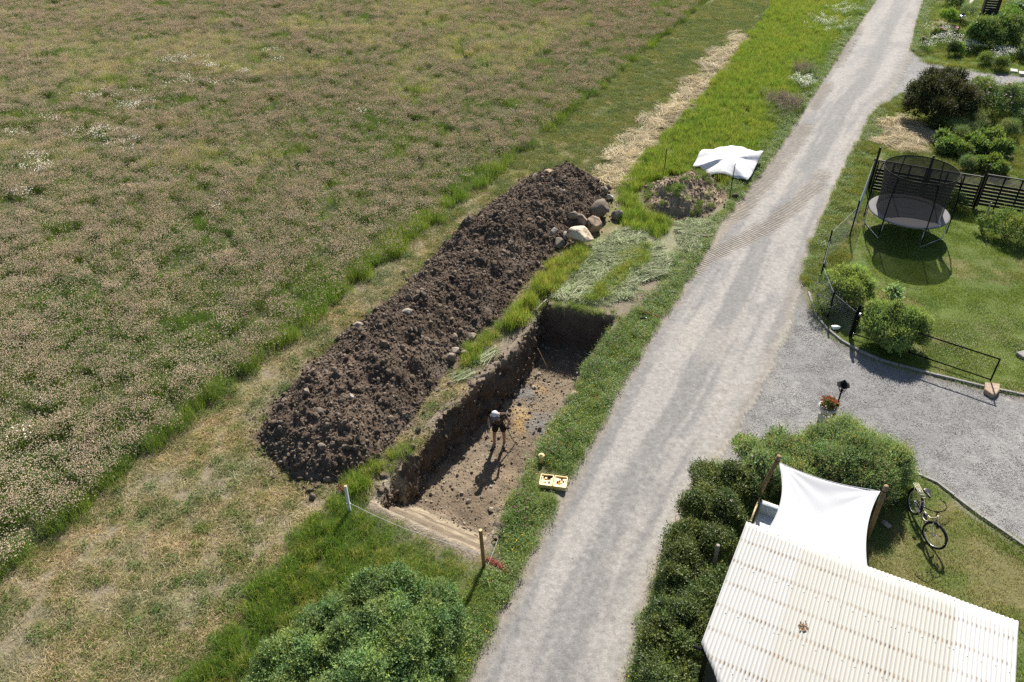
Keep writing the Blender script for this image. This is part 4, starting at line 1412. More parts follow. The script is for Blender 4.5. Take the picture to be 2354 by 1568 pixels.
# big bush in the foreground
shrub('broadleaf_bush', 'large rounded green bush at the roadside below the trench', [lob(*a) for a in [
    (1600, 2375, 1.05, .62), (1730, 2420, .9, .55), (1480, 2400, 1.0, .6), (1380, 2480, .95, .6), (1560, 2500, 1.45, .62), (1690, 2530, 1.2, .6), (1780, 2520, .75, .5),
    (1260, 2560, .85, .6), (1440, 2590, 1.4, .65), (1580, 2640, 1.5, .65), (1700, 2650, 1.0, .55), (1150, 2640, .75, .55), (1300, 2680, 1.2, .65), (1450, 2720, 1.6, .7),
    (1600, 2760, 1.4, .6), (1690, 2770, .9, .5), (1080, 2720, .6, .5), (1200, 2780, 1.0, .6), (1350, 2820, 1.4, .7), (1520, 2860, 1.4, .7), (1780, 2440, .5, .4)]],
    [(.074, .112, .045), (.094, .135, .05), (.125, .165, .058), (.068, .105, .047)], 22000, .044, .62, 5, .15, M_BUSH, seed=3, gap=.16, noise=.34, stems=16, inner=.3, sub=12, srad=.36)

# dark clipped hedge along the road
HL = []
rg = np.random.default_rng(8)
for a, b in zip([(2900, 1960), (2850, 2060), (2805, 2170), (2775, 2290), (2745, 2390), (2715, 2490), (2690, 2590), (2665, 2690), (2640, 2790)], range(9)):
    for s in (-1, 1):
        HL.append(lob(a[0] + s * 52 + rg.normal(0, 12), a[1] + rg.normal(0, 18) + 12 * s, .62 + rg.normal(0, .05), 0.44 + rg.normal(0, .05), None, .62 + rg.normal(0, .06)))
shrub('cotoneaster_hedge', 'dense dark green small leaved hedge between the road and the white roof', HL, [(.055, .075, .026), (.07, .095, .03), (.045, .065, .025), (.10, .125, .035)], 24000, .036, .62, 6, .17, M_HEDGE, 'hedge', seed=5, gap=.11, noise=.55, stems=26, sub=5, srad=.5)

# feathery evergreen hedge behind the shade sail, two mounds grown together
shrub('evergreen_hedge', 'feathery light green evergreen hedge with rusty tips behind the white shade sail', [lob(*a) for a in [
    (3045, 1850, .5, .55), (3120, 1840, .55, .6), (3200, 1840, .55, .6), (3280, 1830, .65, .65), (3360, 1815, .8, .75, None, .72), (3440, 1820, .85, .8, None, .72), (3515, 1850, .75, .7, None, .65), (3100, 1900, .6, .6), (3200, 1905, .65, .65), (3300, 1905, .75, .7), (3400, 1890, .85, .75), (3490, 1915, .75, .7), (3550, 1890, .5, .5), (3590, 1880, .35, .4), (3030, 1900, .6, .5)]],
    [(.095, .132, .062), (.118, .152, .07), (.08, .115, .055), (.105, .14, .062), (.075, .108, .052), (.10, .13, .06), (.14, .115, .06)], 17000, .055, .42, 7, .27, M_NEEDLE, 'hedge', seed=7, gap=.14, noise=.42, up=.75, stems=12, sub=5, srad=.5)
NG = 'rounded feathery shrubs beside the mesh gate'
shrub('evergreen_shrub', 'rounded feathery evergreen shrub at the road corner behind the purple flowers', [lob(*a) for a in [(3370, 1130, .65, .52), (3425, 1140, .65, .55), (3400, 1175, .6, .55), (3355, 1165, .5, .42), (3445, 1175, .5, .42)]],
      [(.12, .155, .055), (.145, .175, .06), (.09, .125, .045)], 5000, .058, .45, 7, .19, M_NEEDLE, 'shrub', NG, seed=11, up=.7, gap=.18)
shrub('evergreen_shrub', 'wide feathery evergreen shrub growing behind the black mesh gate', [lob(*a) for a in [(3510, 1290, .72, .55), (3575, 1290, .78, .62), (3640, 1320, .68, .58), (3570, 1335, .55, .62), (3510, 1330, .5, .48), (3665, 1350, .45, .45)]],
      [(.12, .155, .055), (.145, .175, .06), (.09, .125, .045)], 6500, .058, .45, 7, .19, M_NEEDLE, 'shrub', NG, seed=13, up=.7, gap=.18)
shrub('lavender_plant', 'loose purple flowering plant by the kerb at the road corner', [lob(*a) for a in [(3290, 1190, .35, .45), (3300, 1150, .35, .42), (3285, 1235, .3, .35), (3330, 1215, .35, .35)]],
      [(.10, .13, .055), (.13, .155, .07)], 1500, .035, .35, 5, .2, M_BUSH, 'flower', seed=17, up=1.0, bloom=(170, .022, [(.16, .13, .34), (.22, .18, .4)], .25), gap=.2)

# garden beyond the trampoline
shrub('smoke_bush', 'big dark bronze green bush at the side road junction', [lob(*a) for a in [(3690, 400, 1.1, 1.1), (3755, 370, 1.4, 1.2), (3820, 400, 1.2, 1.1), (3740, 435, .9, 1.2), (3665, 435, .7, .8), (3850, 445, .7, .8), (3795, 350, 1.3, .85)]],
      [(.026, .030, .013), (.038, .036, .018), (.030, .040, .015), (.052, .048, .024)], 9000, .07, .6, 5, .22, M_BUSH, seed=19, gap=.16)
shrub('rose_bush', 'rose bush with pale pink flowers beside the dark bronze bush', [lob(*a) for a in [(3920, 390, .9, .9), (3980, 400, .95, 1.0), (4040, 420, .9, .9), (3960, 440, .6, .9), (4060, 390, .9, .7), (3930, 350, 1.1, .6)]],
      [(.09, .125, .045), (.115, .15, .06), (.08, .11, .045)], 4200, .06, .6, 5, .2, M_BUSH, seed=23, bloom=(85, .075, [(.72, .5, .58), (.75, .62, .66), (.6, .38, .5)], .5), gap=.14)
shrub('spirea_bush', 'white flowering bush at the edge of the kitchen garden', [lob(*a) for a in [(4085, 450, .6, .7), (4110, 410, .7, .8), (4075, 490, .4, .5)]],
      [(.10, .135, .05), (.12, .15, .06)], 1800, .05, .55, 5, .18, M_BUSH, seed=29, bloom=(140, .05, [(.72, .72, .68)], .2))
LG = 'leafy kitchen garden plants behind the black fence'
gp = [(3790, 480, .35, .62, 'leafy green potato plant beside the shadow of the dark bush', 0), (3850, 520, .38, .7, 'tall grey green feathery plant in the middle of the kitchen garden', 1), (3920, 500, .4, .75, 'grey green feathery plant below the rose bush', 1),
      (3775, 575, .32, .65, 'broad low leafy plant nearest the trampoline', 0), (3830, 600, .3, .55, 'leafy plant close behind the black fence', 0), (3900, 570, .35, .65, 'dark leafy plant with gaps in the kitchen garden centre', 0),
      (3960, 560, .35, .6, 'bright leafy potato plant right of the feathery plants', 0), (4000, 600, .3, .5, 'low leafy plant by the straw covered bed', 0), (3950, 655, .3, .5, 'leafy plant rising over the top of the fence panel', 0), (4030, 520, .4, .6, 'loose green plant under the rose bush edge', 1), (3990, 690, .25, .4, 'small leafy plant behind the stepped fence panel', 0), (3870, 660, .25, .55, 'thin grassy plant behind the fence by the trampoline net', 1)]
for j, (u, v, z, r, lb_, ty_) in enumerate(gp):
    rg = np.random.default_rng(60 + j)
    L_ = [lob(u + rg.normal(0, 12), v + rg.normal(0, 8), z * rg.uniform(.8, 1.2), r * rg.uniform(.5, .75), None, z * 1.15) for _ in range(4)]
    if ty_:
        shrub('feathery_plant', lb_, L_, [(.09, .125, .055), (.11, .14, .065), (.13, .15, .07)], 1500, .06, .22, 5, .2, M_BUSH, 'plant', LG, seed=70 + j, up=1.0, stems=4)
    else:
        shrub('leafy_plant', lb_, L_, [(.095, .135, .045), (.12, .155, .052), (.075, .11, .04)], 900, .10, .6, 4, .16, M_BUSH, 'plant', LG, seed=70 + j, stems=4)
shrub('currant_bush', 'yellow green bush in front of the fence beside the leaning stake', [lob(*a) for a in [(3950, 905, .3, .4), (4000, 915, .4, .5), (4060, 930, .45, .6), (4100, 900, .5, .6), (4030, 880, .6, .4)]],
      [(.10, .14, .04), (.15, .18, .05), (.075, .105, .04)], 2200, .05, .55, 4, .18, M_BUSH, seed=31, gap=.12)
shrub('climbing_plant', 'dark climbing plant on the fence foot right of the trampoline', [lob(*a) for a in [(3815, 800, .4, .32), (3840, 815, .3, .3), (3800, 825, .25, .25)]], [(.05, .075, .03), (.07, .10, .035)], 700, .045, .6, 4, .14, M_BUSH, 'plant', seed=33)
# far garden across the side road
shrub('broad_leaf_bush', 'largest dark green bush in the far garden behind the lamp post', [lob(*a) for a in [(3900, 140, .9, .8), (3955, 130, 1.1, 1.0), (4015, 135, 1.0, 1.0), (4055, 150, .8, .85), (3965, 158, .7, 1.0), (3915, 160, .6, .65), (4025, 172, .6, .75)]],
      [(.07, .105, .035), (.09, .13, .045), (.11, .15, .05)], 5500, .09, .6, 5, .22, M_BUSH, seed=37, gap=.14)
shrub('bush', 'grey green bush cut by the right edge of the photo in the far garden', [lob(*a) for a in [(4090, 160, .8, .9), (4120, 200, .6, .8)]], [(.10, .13, .06), (.12, .15, .07)], 1500, .07, .6, 5, .2, M_BUSH, seed=38)
PG = 'peonies in the far flower bed'
for j, (u, v, lb_) in enumerate([(3755, 140, 'peony plant with three pink blooms left of the far lamp post'), (3828, 146, 'peony with pink blooms touching the far lamp post'), (3694, 172, 'single magenta flower plant nearest the road in the far garden')]):
    shrub('peony', lb_, [lob(u, v, .35, .55 if j < 2 else .25, None, .4), lob(u + 12, v + 6, .3, .4 if j < 2 else .2, None, .35)], [(.055, .085, .03), (.075, .11, .04)], 700 if j < 2 else 160, .08, .5, 4, .15, M_BUSH, 'flower', PG, seed=41 + j, bloom=((9, 6, 2)[j], .13, [(.62, .2, .36), (.7, .32, .46)], .4), stems=3)
for nm, lb_, u, v, z, r, cs, lf, a_ in (('feathery_plant', 'pale blue green feathery plant behind the far lamp post', 3870, 52, .6, .9, [(.11, .145, .075), (.13, .16, .09)], .07, .25), ('leafy_plant', 'yellow green plant left of the pale feathery plant in the far garden', 3790, 70, .4, .7, [(.15, .20, .04), (.12, .17, .04)], .07, .5), ('bush', 'dark green bush at the top edge left of the slatted composter', 3820, 15, .7, 1.0, [(.07, .10, .035), (.09, .12, .04)], .08, .55), ('conifer', 'small dark cone shaped conifer at the foot of the far lamp post', 3806, 205, .4, .35, [(.03, .045, .02), (.04, .055, .025)], .05, .3), ('leafy_plant', 'small lime green plant beside the dark conifer', 3836, 205, .3, .38, [(.16, .22, .04), (.14, .19, .04)], .06, .5),
                                          ('cabbage_plant', 'grey leaved cabbage plant at the top right of the far garden', 4060, 38, .25, .55, [(.16, .20, .17), (.10, .14, .10)], .16, .8), ('cabbage_plant', 'grey leaved cabbage plant in front of the composter', 3965, 72, .25, .5, [(.16, .20, .17), (.10, .14, .10)], .16, .8), ('leafy_plant', 'bright green vegetable plants right of the slatted composter', 4040, 60, .35, .9, [(.12, .18, .05), (.10, .15, .04)], .09, .6), ('leafy_plant', 'low rounded plant at the edge of the far flower bed', 3945, 240, .3, .6, [(.085, .12, .035), (.11, .15, .04)], .06, .4), ('leafy_plant', 'low dark plant under the white daisies near the stone slabs', 4005, 260, .3, .6, [(.06, .09, .03), (.08, .115, .035)], .06, .4)):
    rg = np.random.default_rng(int(u))
    shrub(nm, lb_, [lob(u + rg.normal(0, 8), v + rg.normal(0, 4), z * rg.uniform(.8, 1.3), r * .65, None, z * 1.2) for _ in range(3)], cs, 1000, lf, a_, 4, .16, M_BUSH, 'plant', seed=int(u) % 97, stems=3)
shrub('wild_rose', 'yellowish green sprouting plant at the road end of the evergreen hedge', [lob(2990, 1795, .45, .32), lob(3005, 1830, .4, .3)], [(.13, .18, .04), (.10, .15, .04)], 420, .06, .55, 4, .15, M_BUSH, 'plant', seed=51)
shrub('wild_rose', 'pale lime green leafy plant at the foot of the dark hedge, bottom edge', [lob(2640, 2715, .55, .35), lob(2700, 2735, .5, .3)], [(.16, .22, .06), (.13, .18, .05)], 420, .09, .55, 4, .15, M_BUSH, 'plant', seed=52)
shrub('garden_weed', 'lone pale leaved plant standing on the lawn by the gate', [lob(3568, 1172, .25, .28), lob(3575, 1190, .2, .22)], [(.20, .25, .15), (.16, .21, .11)], 120, .09, .6, 4, .1, M_BUSH, 'plant', seed=53)
# daisies
dk = [weed_kind(960 + i, 50, 60, 0, 0, 26, h=.5, r=.3) for i in range(3)]
rg = np.random.default_rng(99)
q_ = []
for u, v, ru, rv, m in ((3790, 175, 70, 22, 46), (3760, 150, 40, 12, 14), (3900, 190, 80, 22, 36), (4010, 232, 36, 18, 30), (3700, 200, 20, 12, 8), (3980, 258, 20, 14, 8), (3880, 210, 50, 8, 10), (3560, 1385, 6, 4, 2)):
    for _ in range(m):
        c = atf(u + rg.normal(0, ru * .6), v + rg.normal(0, rv * .6))
        q_.append((c.x, c.y, 0))
q_ = np.array(q_)
q_ = q_[(sdist(q_[:, 0], q_[:, 1], ROAD) < -.5) & (sdist(q_[:, 0], q_[:, 1], SIDE) < -.3)]
n = len(q_)
tag(scatter('oxeye_daisies', q_, rz_rand(n, .1, rg), rg.uniform(.8, 1.3, n), rg.integers(0, 3, n), dk), 'white oxeye daisies in the far flower bed', 'daisies')
# turf lumps on the small heap
rg = np.random.default_rng(77)
tk = [tall_kind(970 + i, 70, .22, .008, [(.12, .17, .05), (.16, .19, .08), (.10, .145, .05)], r=.16, lean=.9) for i in range(4)]
tp = []
for x, y in [(1060, 660), (1100, 700), (930, 720), (1010, 640), (560, 890), (640, 900), (510, 900), (130, 900), (60, 1080), (300, 1190), (980, 1240), (1000, 1180), (940, 1300), (260, 650), (480, 530), (760, 700), (100, 1250), (800, 1150), (1240, 820), (1330, 900), (1200, 1230), (640, 860), (30, 1000), (170, 1010), (420, 950), (560, 1000), (1150, 1010), (880, 1350), (1080, 600)]:
    for _ in range(3):
        P_ = surf(2580 + (x + rg.normal(0, 35)) / 4.612, 560 + (y + rg.normal(0, 30)) / 4.612, heap2_h)
        tp.append(tuple(P_))
tp = np.array(tp)
n = len(tp)
scatter('turf_tufts', tp + (0, 0, .01), rz_rand(n, .5, rg), rg.uniform(.6, 1.2, n), rg.integers(0, 4, n), tk, None, None, spoil2, 'stuff')
# grass hanging over the trench edge
q_ = []
for a, b, m in (((1255, 700), (1410, 728), 46), ((1230, 720), (1250, 700), 8), ((880, 1100), (950, 1030), 20)):
    for _ in range(m):
        t_ = rg.random()
        c = at(a[0] + (b[0] - a[0]) * t_ + rg.normal(0, 3), a[1] + (b[1] - a[1]) * t_ + rg.normal(0, 3) - 2)
        q_.append((c.x, c.y, .02))
q_ = np.array(q_)
n = len(q_)
rot = rz_rand(n, .5, rg)
tag(scatter('overhanging_grass', q_, rot, rg.uniform(.5, 1.1, n), rg.integers(0, 4, n), [tall_kind(980 + i, 40, .3, .008, [(.15, .19, .07), (.22, .24, .12), (.12, .16, .05)], r=.12, lean=.8) for i in range(4)]), 'pale grass tufts hanging over the trench edge', 'grass')
# ================================================================== objects
def V3(p):
    return np.array(tuple(p), float)


M_WOOD = simple('weathered_wood', (.28, .19, .11), .8, .15, 0, .3, 9, .4)
M_POST = simple('peeled_post', (.30, .18, .075), .7, .2, 0, .3, 8, .3)
M_GREYW = simple('grey_wood', (.30, .27, .235), .85, .1, 0, .3, 10, .4)
M_BLACK = simple('black_stain', (.012, .0115, .012), .6, .3, 0, .3, 20)
M_BMETAL = simple('black_metal', (.010, .010, .012), .7, .06, 0, .2, 20)
M_STEEL = simple('steel', (.45, .46, .48), .35, .5, .9, .1, 20)
M_GALV = simple('galvanised', (.42, .43, .45), .5, .5, .6, .15, 14)
M_RUST = simple('rusty_steel', (.10, .05, .03), .8, .3, .2, .35, 14)
M_WHITE = simple('white_paint', (.72, .73, .74), .55, .3, 0, .05, 10)
M_ROPE = simple('rope', (.42, .41, .37), .9, .1, 0, .1, 40)
M_GRAN = simple('granite', (.25, .24, .225), .85, .2, 0, .3, 18, .6)
M_GRANB = simple('brown_granite', (.36, .27, .19), .85, .2, 0, .3, 14, .7)


def stone_mat(name):
    t = NT(name)
    p = t.obj()
    c = t.attr('Col')
    c = t.mix(1.0, c, t.ramp(t.noise(2.2, 5, p, .65), [(.3, (.72, .70, .68)), (.7, (1.2, 1.18, 1.15))]), 'MULTIPLY')
    c = t.mix(1.0, c, t.ramp(t.noise(40, 3, p, .7), [(.3, .8), (.7, 1.2)]), 'MULTIPLY')
    # earth still clinging in patches
    d = t.ramp(t.noise(3.1, 4, t.pos(), .6), [(.50, 0), (.62, .85)])
    c = t.mix(d, c, (.10, .08, .065))
    return t.done(t.bsdf(c, .85, .2, 0, t.bump(t.noise(14, 5, p, .6), .6, .03)))


M_STONE = stone_mat('field_stone')
SG = 'boulders dug out with the earth'
BLD = [  # full-size photo position of the middle, width in metres, height factor, colour, label
    (2323, 950, 1.02, .62, (.55, .48, .38), 'largest pale boulder with a bright sunlit top at the foot of the long heap'),
    (2376, 902, .68, .85, (.30, .235, .18), 'brown boulder leaning directly behind the large pale boulder'),
    (2327, 884, .60, .95, (.27, .225, .185), 'upright brown boulder between the heap and its neighbour behind the pale boulder'),
    (2402, 843, .88, .85, (.17, .145, .125), 'big dark boulder caked with earth at the end of the long heap'),
    (2468, 861, .50, .85, (.22, .205, .195), 'dark grey boulder sitting apart in the green grass'),
    (2290, 866, .42, .9, (.19, .165, .145), 'small dark angular stone left of the upright brown boulder'),
    (2261, 949, .32, 1.3, (.30, .29, .28), 'narrow grey stone standing against the left side of the pale boulder'),
    (2233, 978, .50, .8, (.19, .165, .145), 'earth covered stone at the heap foot below the pale boulder'),
    (2216, 927, .36, .7, (.30, .275, .25), 'light grey stone half buried in the heap left of the pale boulder'),
    (2418, 766, .40, .9, (.25, .225, .195), 'rounded grey brown stone high on the grass side of the heap end'),
    (2440, 788, .32, .55, (.42, .40, .37), 'flat pale stone at the grass edge below the rounded grey brown stone'),
    (2195, 692, .46, .45, (.36, .28, .20), 'flat tan stone on the far upper edge of the long heap'),
    (2253, 768, .32, .6, (.29, .275, .26), 'flat grey stone lying near the crest of the heap end'),
    (1627, 1249, .36, .65, (.31, .295, .28), 'light grey stone on the crest in the middle of the long heap'),
    (1432, 1307, .34, .9, (.29, .265, .24), 'rounded grey stone at the field side edge of the long heap'),
    (1360, 1350, .22, .8, (.24, .215, .19), 'small round stone on the field side below the rounded grey stone'),
    (1817, 1352, .26, 1.0, (.24, .20, .16), 'brown egg shaped stone on the trench side of the heap'),
    (1706, 1362, .22, .9, (.24, .20, .16), 'brown stone halfway up the slope left of the egg shaped stone'),
    (1822, 1400, .28, .75, (.29, .265, .24), 'pale rounded stone just below the egg shaped stone'),
    (1884, 1346, .36, .7, (.27, .24, .205), 'stone lodged at the heap foot beside the tall grass'),
    (1799, 1430, .38, .8, (.20, .175, .155), 'earthy stone at the heap foot above the flattened grass'),
    (1861, 1412, .26, .7, (.26, .235, .205), 'small stone in the grass edge right of the earthy stone'),
    (1626, 1663, .16, .9, (.28, .245, .21), 'small grey stone on the slope of the near part of the heap'),
    (1563, 1680, .20, 1.1, (.19, .16, .13), 'upright flat dark stone in the lower slope of the heap'),
    (1403, 1587, .20, .8, (.36, .335, .31), 'pale round stone alone on the broad near slope of the heap'),
    (1280, 1655, .38, .7, (.13, .11, .095), 'large dark flat stone buried in the near end of the heap'),
]
_t = []
for j, (u, v, wd, hf, c, lb_) in enumerate(BLD):
    wd *= 1.15
    c = tuple(np.array(c) * (1.15, 1.1, 1.0))
    on = float(heap_h(*(np.array([k]) for k in atf(u, v, .2)[:2]))[0]) > .05
    P_ = surf(u, v, heap_h) if on else atf(u, v, wd * .3)
    g = Geo()
    g.rock((0, 0, 0), (wd * .5, wd * .44, wd * .5 * hf), 40 + j, 4, 1, .34, rz=j * 1.3, col=c)
    o = g.build('boulder', M_STONE, smooth_=True)
    o.location = (P_.x, P_.y, max(P_.z, wd * .12 * hf) + wd * .04)
    tag(o, lb_, 'boulder' if wd > .3 else 'stone', SG)
# sod block on the verge, white stones
for nm, u, v, r, c, lb_, m in (('earth_clod', 2940, 782, (.17, .16, .12), (.13, .105, .085), 'round brown lump of turf alone on the verge by the road', M_HEAP), ('stone', 3342, 1311, (.17, .13, .10), (.70, .69, .66), 'smooth white stone lying by the kerb near the gate post', M_WHITE), ('earth_clod', 1250, 1985, (.12, .11, .09), (.17, .14, .115), 'lump of earth on the stubble near the heap end', M_HEAP), ('stone', 2300, 1556, (.26, .2, .22), (.34, .27, .19), 'tan boulder stuck in the road side rim of the trench', M_STONE)):
    g = Geo(); g.rock((0, 0, 0), r, 90 + len(lb_), 3, 1, .25, col=c)
    p_ = atf(u, v, r[2] * .7)
    dz_ = -.24 if 'rim' in lb_ else 0
    tag(g.build(nm, m, smooth_=True, loc=(p_.x, p_.y, r[2] * .65 + dz_)), lb_, 'stone' if nm == 'stone' else 'clod')

# ------------------------------------------------------------------ posts, rope, paint
def post(name, label, base, h, r, mat, cat='post', group=None, top=None, lean=(0, 0)):
    g = Geo()
    g.tube([(0, 0, -.15), (lean[0] * .5, lean[1] * .5, h * .5), (lean[0], lean[1], h - .01), (lean[0], lean[1], h)], [r * 1.04, r * 1.02, r, r * .9], 12)
    e = empty(name, tuple(base), 0, label, cat, group)
    g.build('shaft', mat, e, True)
    g2 = Geo(); g2.lathe([(0, h + .003), (r * .93, h + .002), (r * .97, h - .012)], (lean[0], lean[1], 0), 12)
    g2.build('cut_end', top or M_GREYW, e)
    return e


wp_ = atf(1401, 2054.6)
e = empty('fence_post', tuple(wp_), 0, 'square post painted white standing in bright grass at the trench corner', 'post')
g = Geo(); g.box((0, 0, .44), (.065, .065, 1.12)); g.build('shaft', M_WHITE, e)
g = Geo(); g.box((0, 0, 1.0025), (.06, .06, .005)); g.build('cut_end', simple('sawn_wood', (.5, .36, .2), .8), e)
bp_ = atf(1936.9, 2268.7)
post('fence_post', 'round brown wooden post with a rope between the trench and the road', bp_, 1.32, .045, M_POST, top=simple('post_end', (.55, .40, .22), .8), lean=(-.06, .0))
A0, B0 = V3(wp_) + (.045, 0, .37), V3(bp_) + (-.06, .02, .47)
g = Geo()
rp_ = []
for t_ in np.linspace(0, 1, 28):
    q_ = A0 * (1 - t_) + B0 * t_
    q_[2] -= .14 * 4 * t_ * (1 - t_) * (1.15 if t_ < .5 else 1)
    rp_.append(q_)
g.tube(rp_, .0055, 5)
for c0, rr in ((A0 - (.045, 0, 0), .05), (B0, .054)):
    g.tube([c0 + (rr * math.cos(a), rr * math.sin(a), 0) for a in np.linspace(0, 2 * PI, 12)[:-1]], .008, 5, True)
tag(g.build('rope', M_ROPE), 'thin white rope sagging between the white post and the wooden post', 'rope')
g = Geo(); g.tube([V3(atf(1949, 2270)) + (0, 0, .02), V3(atf(1991, 2179)) + (0, 0, .16)], .006, 6)
tag(g.build('marker_rod', M_GALV), 'thin grey metal rod lying in the grass beside the wooden post', 'rod')
SKG = 'thin stakes by the small earth heap'
post('stake', 'thin rusty brown stake in tall grass left of the small earth heap', atf(2655, 700), 1.3, .02, M_RUST, 'stake', SKG, M_RUST)
post('stake', 'thin dark stake on the road side in front of the white sheet', atf(2924, 754), 1.18, .02, M_BLACK, 'stake', SKG, M_RUST)
post('stake', 'leaning grey wooden stake beside the yellow green bush and fence', atf(3922, 922), 1.25, .03, M_GREYW, 'stake')
M_PAINT = leafmat('red_sprayed_grass', .2, .8, .1, None, .1, tint=(1, .8, .8), gain=.9)
for nm, a, b, m, lb_ in (('paint_line', (1948, 2236), (2038, 2290), 620, 'red spray paint line across the grass beside the wooden post'), ('paint_line', (2560, 1244), (2632, 1272), 420, 'red spray paint line on the verge near the far trench corner'), ('paint_line', (2900, 738), (2940, 743), 260, 'faint red paint marks on the grass by the white sheet'), ('paint_line', (1360, 1948), (1380, 1970), 260, 'red paint mark by the white post near the heap end'), ('paint_line', (2380, 1590), (2405, 1615), 260, 'faint red paint marks on the verge beside the middle of the trench')):
    rg = np.random.default_rng(m)
    a, b = V3(atf(*a)), V3(atf(*b))
    t_ = rg.random((m, 1))
    P_ = a + (b - a) * t_ + np.c_[rg.normal(0, .03, (m, 2)), np.zeros(m)]
    P_[:, 2] = rg.uniform(.015, .07, m)
    g = Geo()
    g.leaves(P_, rg.normal(size=(m, 3)) * (1, 1, .4), rg.normal(0, .3, (m, 3)) + (0, 0, 1), rg.uniform(.03, .06, m), .35, cols(m, (.34, .085, .06), (.28, .10, .075), (.40, .12, .09), rg=rg))
    tag(g.build(nm, M_PAINT), lb_, 'paint mark', 'red paint marks on the ground')

# ------------------------------------------------------------------ instrument case, instrument, headphones, flask
M_YEL = simple('yellow_plastic', (.72, .52, .22), .5, .4, 0, .06, 10)
M_FOAM = simple('tan_foam', (.78, .66, .44), .8, .15, 0, .12, 16)
M_OCH = simple('ochre_recess', (.36, .19, .045), .8, .1, 0, .15, 16)
cen = V3(atf(2214, 1924, .12)); cen[2] = 0
case = empty('instrument_case', tuple(cen), R(-10), 'yellow hard case lying open on the verge with foam compartments', 'case')
rg = np.random.default_rng(3)
for sx in (-1, 1):
    g = Geo()
    cx, wx_, dy_, hh = sx * .185, .35, .40, .13
    # tray walls with a rounded outline
    ou = [(cx + x * (wx_ / 2 - .03) + .03 * math.cos(a), y * (dy_ / 2 - .03) + .03 * math.sin(a)) for x, y, a0 in ((1, 1, 0), (-1, 1, 90), (-1, -1, 180), (1, -1, 270)) for a in [R(a0 + k * 22.5) for k in range(5)]]
    n_o = len(ou)
    ring = [[(x * 1, y, z) for x, y in ou] for z in (0, hh)]
    inn_ = [[(cx + (x - cx) * .9, y * .91, z) for x, y in ou] for z in (hh, .075)]
    rows = [ring[0], ring[1], inn_[0], inn_[1]]
    Vv = np.array([p for r_ in rows for p in r_])
    F = [(i * n_o + k, i * n_o + (k + 1) % n_o, (i + 1) * n_o + (k + 1) % n_o, (i + 1) * n_o + k) for i in range(3) for k in range(n_o)]
    g.add(Vv, F)
    g.box((cx, 0, .012), (wx_ * .92, dy_ * .92, .02))
    sh_ = g.build('base_shell' if sx < 0 else 'lid_shell', M_YEL, case)
    # foam blocks around ochre recesses
    g, g2 = Geo(), Geo()
    g2.box((cx, 0, .045), (wx_ * .88, dy_ * .88, .04))
    nx_, ny_ = 6, 7
    for i in range(nx_):
        for j in range(ny_):
            bx_, by_ = cx + (i + .5) / nx_ * wx_ * .86 - wx_ * .43, (j + .5) / ny_ * dy_ * .87 - dy_ * .435
            edge = i in (0, nx_ - 1) or j == 0
            if edge or rg.random() < .58:
                z1 = .118 + rg.uniform(-.006, .006) if edge else rg.uniform(.08, .118)
                if j == ny_ - 1:
                    continue
                g.box((bx_, by_, .065 + (z1 - .065) / 2), (wx_ * .86 / nx_ * .985, dy_ * .87 / ny_ * .985, z1 - .065))
    g2.build('recess', M_OCH, case); g.build('foam_insert', M_FOAM, case)
    g = Geo(); g.box((cx + sx * .135, .04, .1235), (.018, .085, .007)); g.build('hand_slot', simple('slot', (.05, .03, .015), .8), case)
g = Geo()
g.tube([(.36, -.06, .07), (.395, -.05, .05), (.395, .05, .05), (.36, .06, .07)], .009, 6)
g.build('handle', M_BMETAL, case)
for y in (-.13, .12):
    g = Geo(); g.box((.366, y, .10), (.014, .05, .05)); g.build('latch', M_BMETAL, case)
g = Geo(); g.lathe([(0, .155), (.03, .15), (.036, .12), (.036, .08), (0, .08)], (-.075, .13, 0), 12); g.box((-.12, .13, .105), (.09, .03, .03))
o = g.build('cable_reel', M_BMETAL, None, True); o.location = cen; o.rotation_euler = (0, 0, R(-10))
tag(o, 'small black device lying in the upper corner of the open yellow case', 'device')
ip_ = V3(atf(2165, 1848))
ins = empty('survey_instrument', tuple(ip_), R(20), 'small yellow domed surveying instrument standing in the grass by the trench', 'instrument')
g = Geo(); g.lathe([(0, 0), (.065, 0), (.07, .02), (.062, .17), (.05, .19), (0, .19)], (0, 0, 0), 16); g.build('body', M_YEL, ins, True)
g = Geo(); g.lathe([(.05, .185), (.052, .225), (0, .228)], (0, 0, 0), 16); g.build('window_band', M_BMETAL, ins, True)
g = Geo(); g.lathe([(0, .222), (.085, .225), (.09, .24), (.075, .262), (.045, .272), (.04, .295), (0, .30)], (0, 0, 0), 18); g.build('cap', simple('pale_yellow', (.78, .60, .28), .5), ins, True)
g = Geo(); g.tube([(-.075, .03, .02), (-.11, .035, .03), (-.11, .035, .2), (-.07, .03, .21)], .01, 6); g.build('handle', M_BMETAL, ins)
hp_ = V3(atf(1987, 2158))
hd = empty('headphones', tuple(hp_ + (0, 0, .05)), R(35), 'black ear defenders lying on the verge grass near the wooden post', 'headphones')
g = Geo(); g.tube([(.085 * math.cos(a), .085 * math.sin(a) + .02, .02 + .02 * math.sin(a)) for a in np.linspace(R(-30), R(210), 18)], .011, 8); g.build('headband', M_BMETAL, hd, True)
for s in (-1, 1):
    g = Geo(); g.lathe([(0, -.03), (.03, -.03), (.042, -.01), (.042, .012), (.03, .03), (0, .032)], (0, 0, 0), 14, M=Matrix.Rotation(PI / 2, 3, 'Y'))
    o = g.build('ear_cup', M_BMETAL, hd, True); o.location = (s * .062, -.045, .025)
fl_ = V3(atf(2572, 1281))
fl = empty('water_bottle', tuple(fl_ + (0, 0, .07)), R(15), 'small black bottle lying on the verge near the far trench corner', 'bottle')
MX = Matrix.Rotation(PI / 2, 3, 'Y')
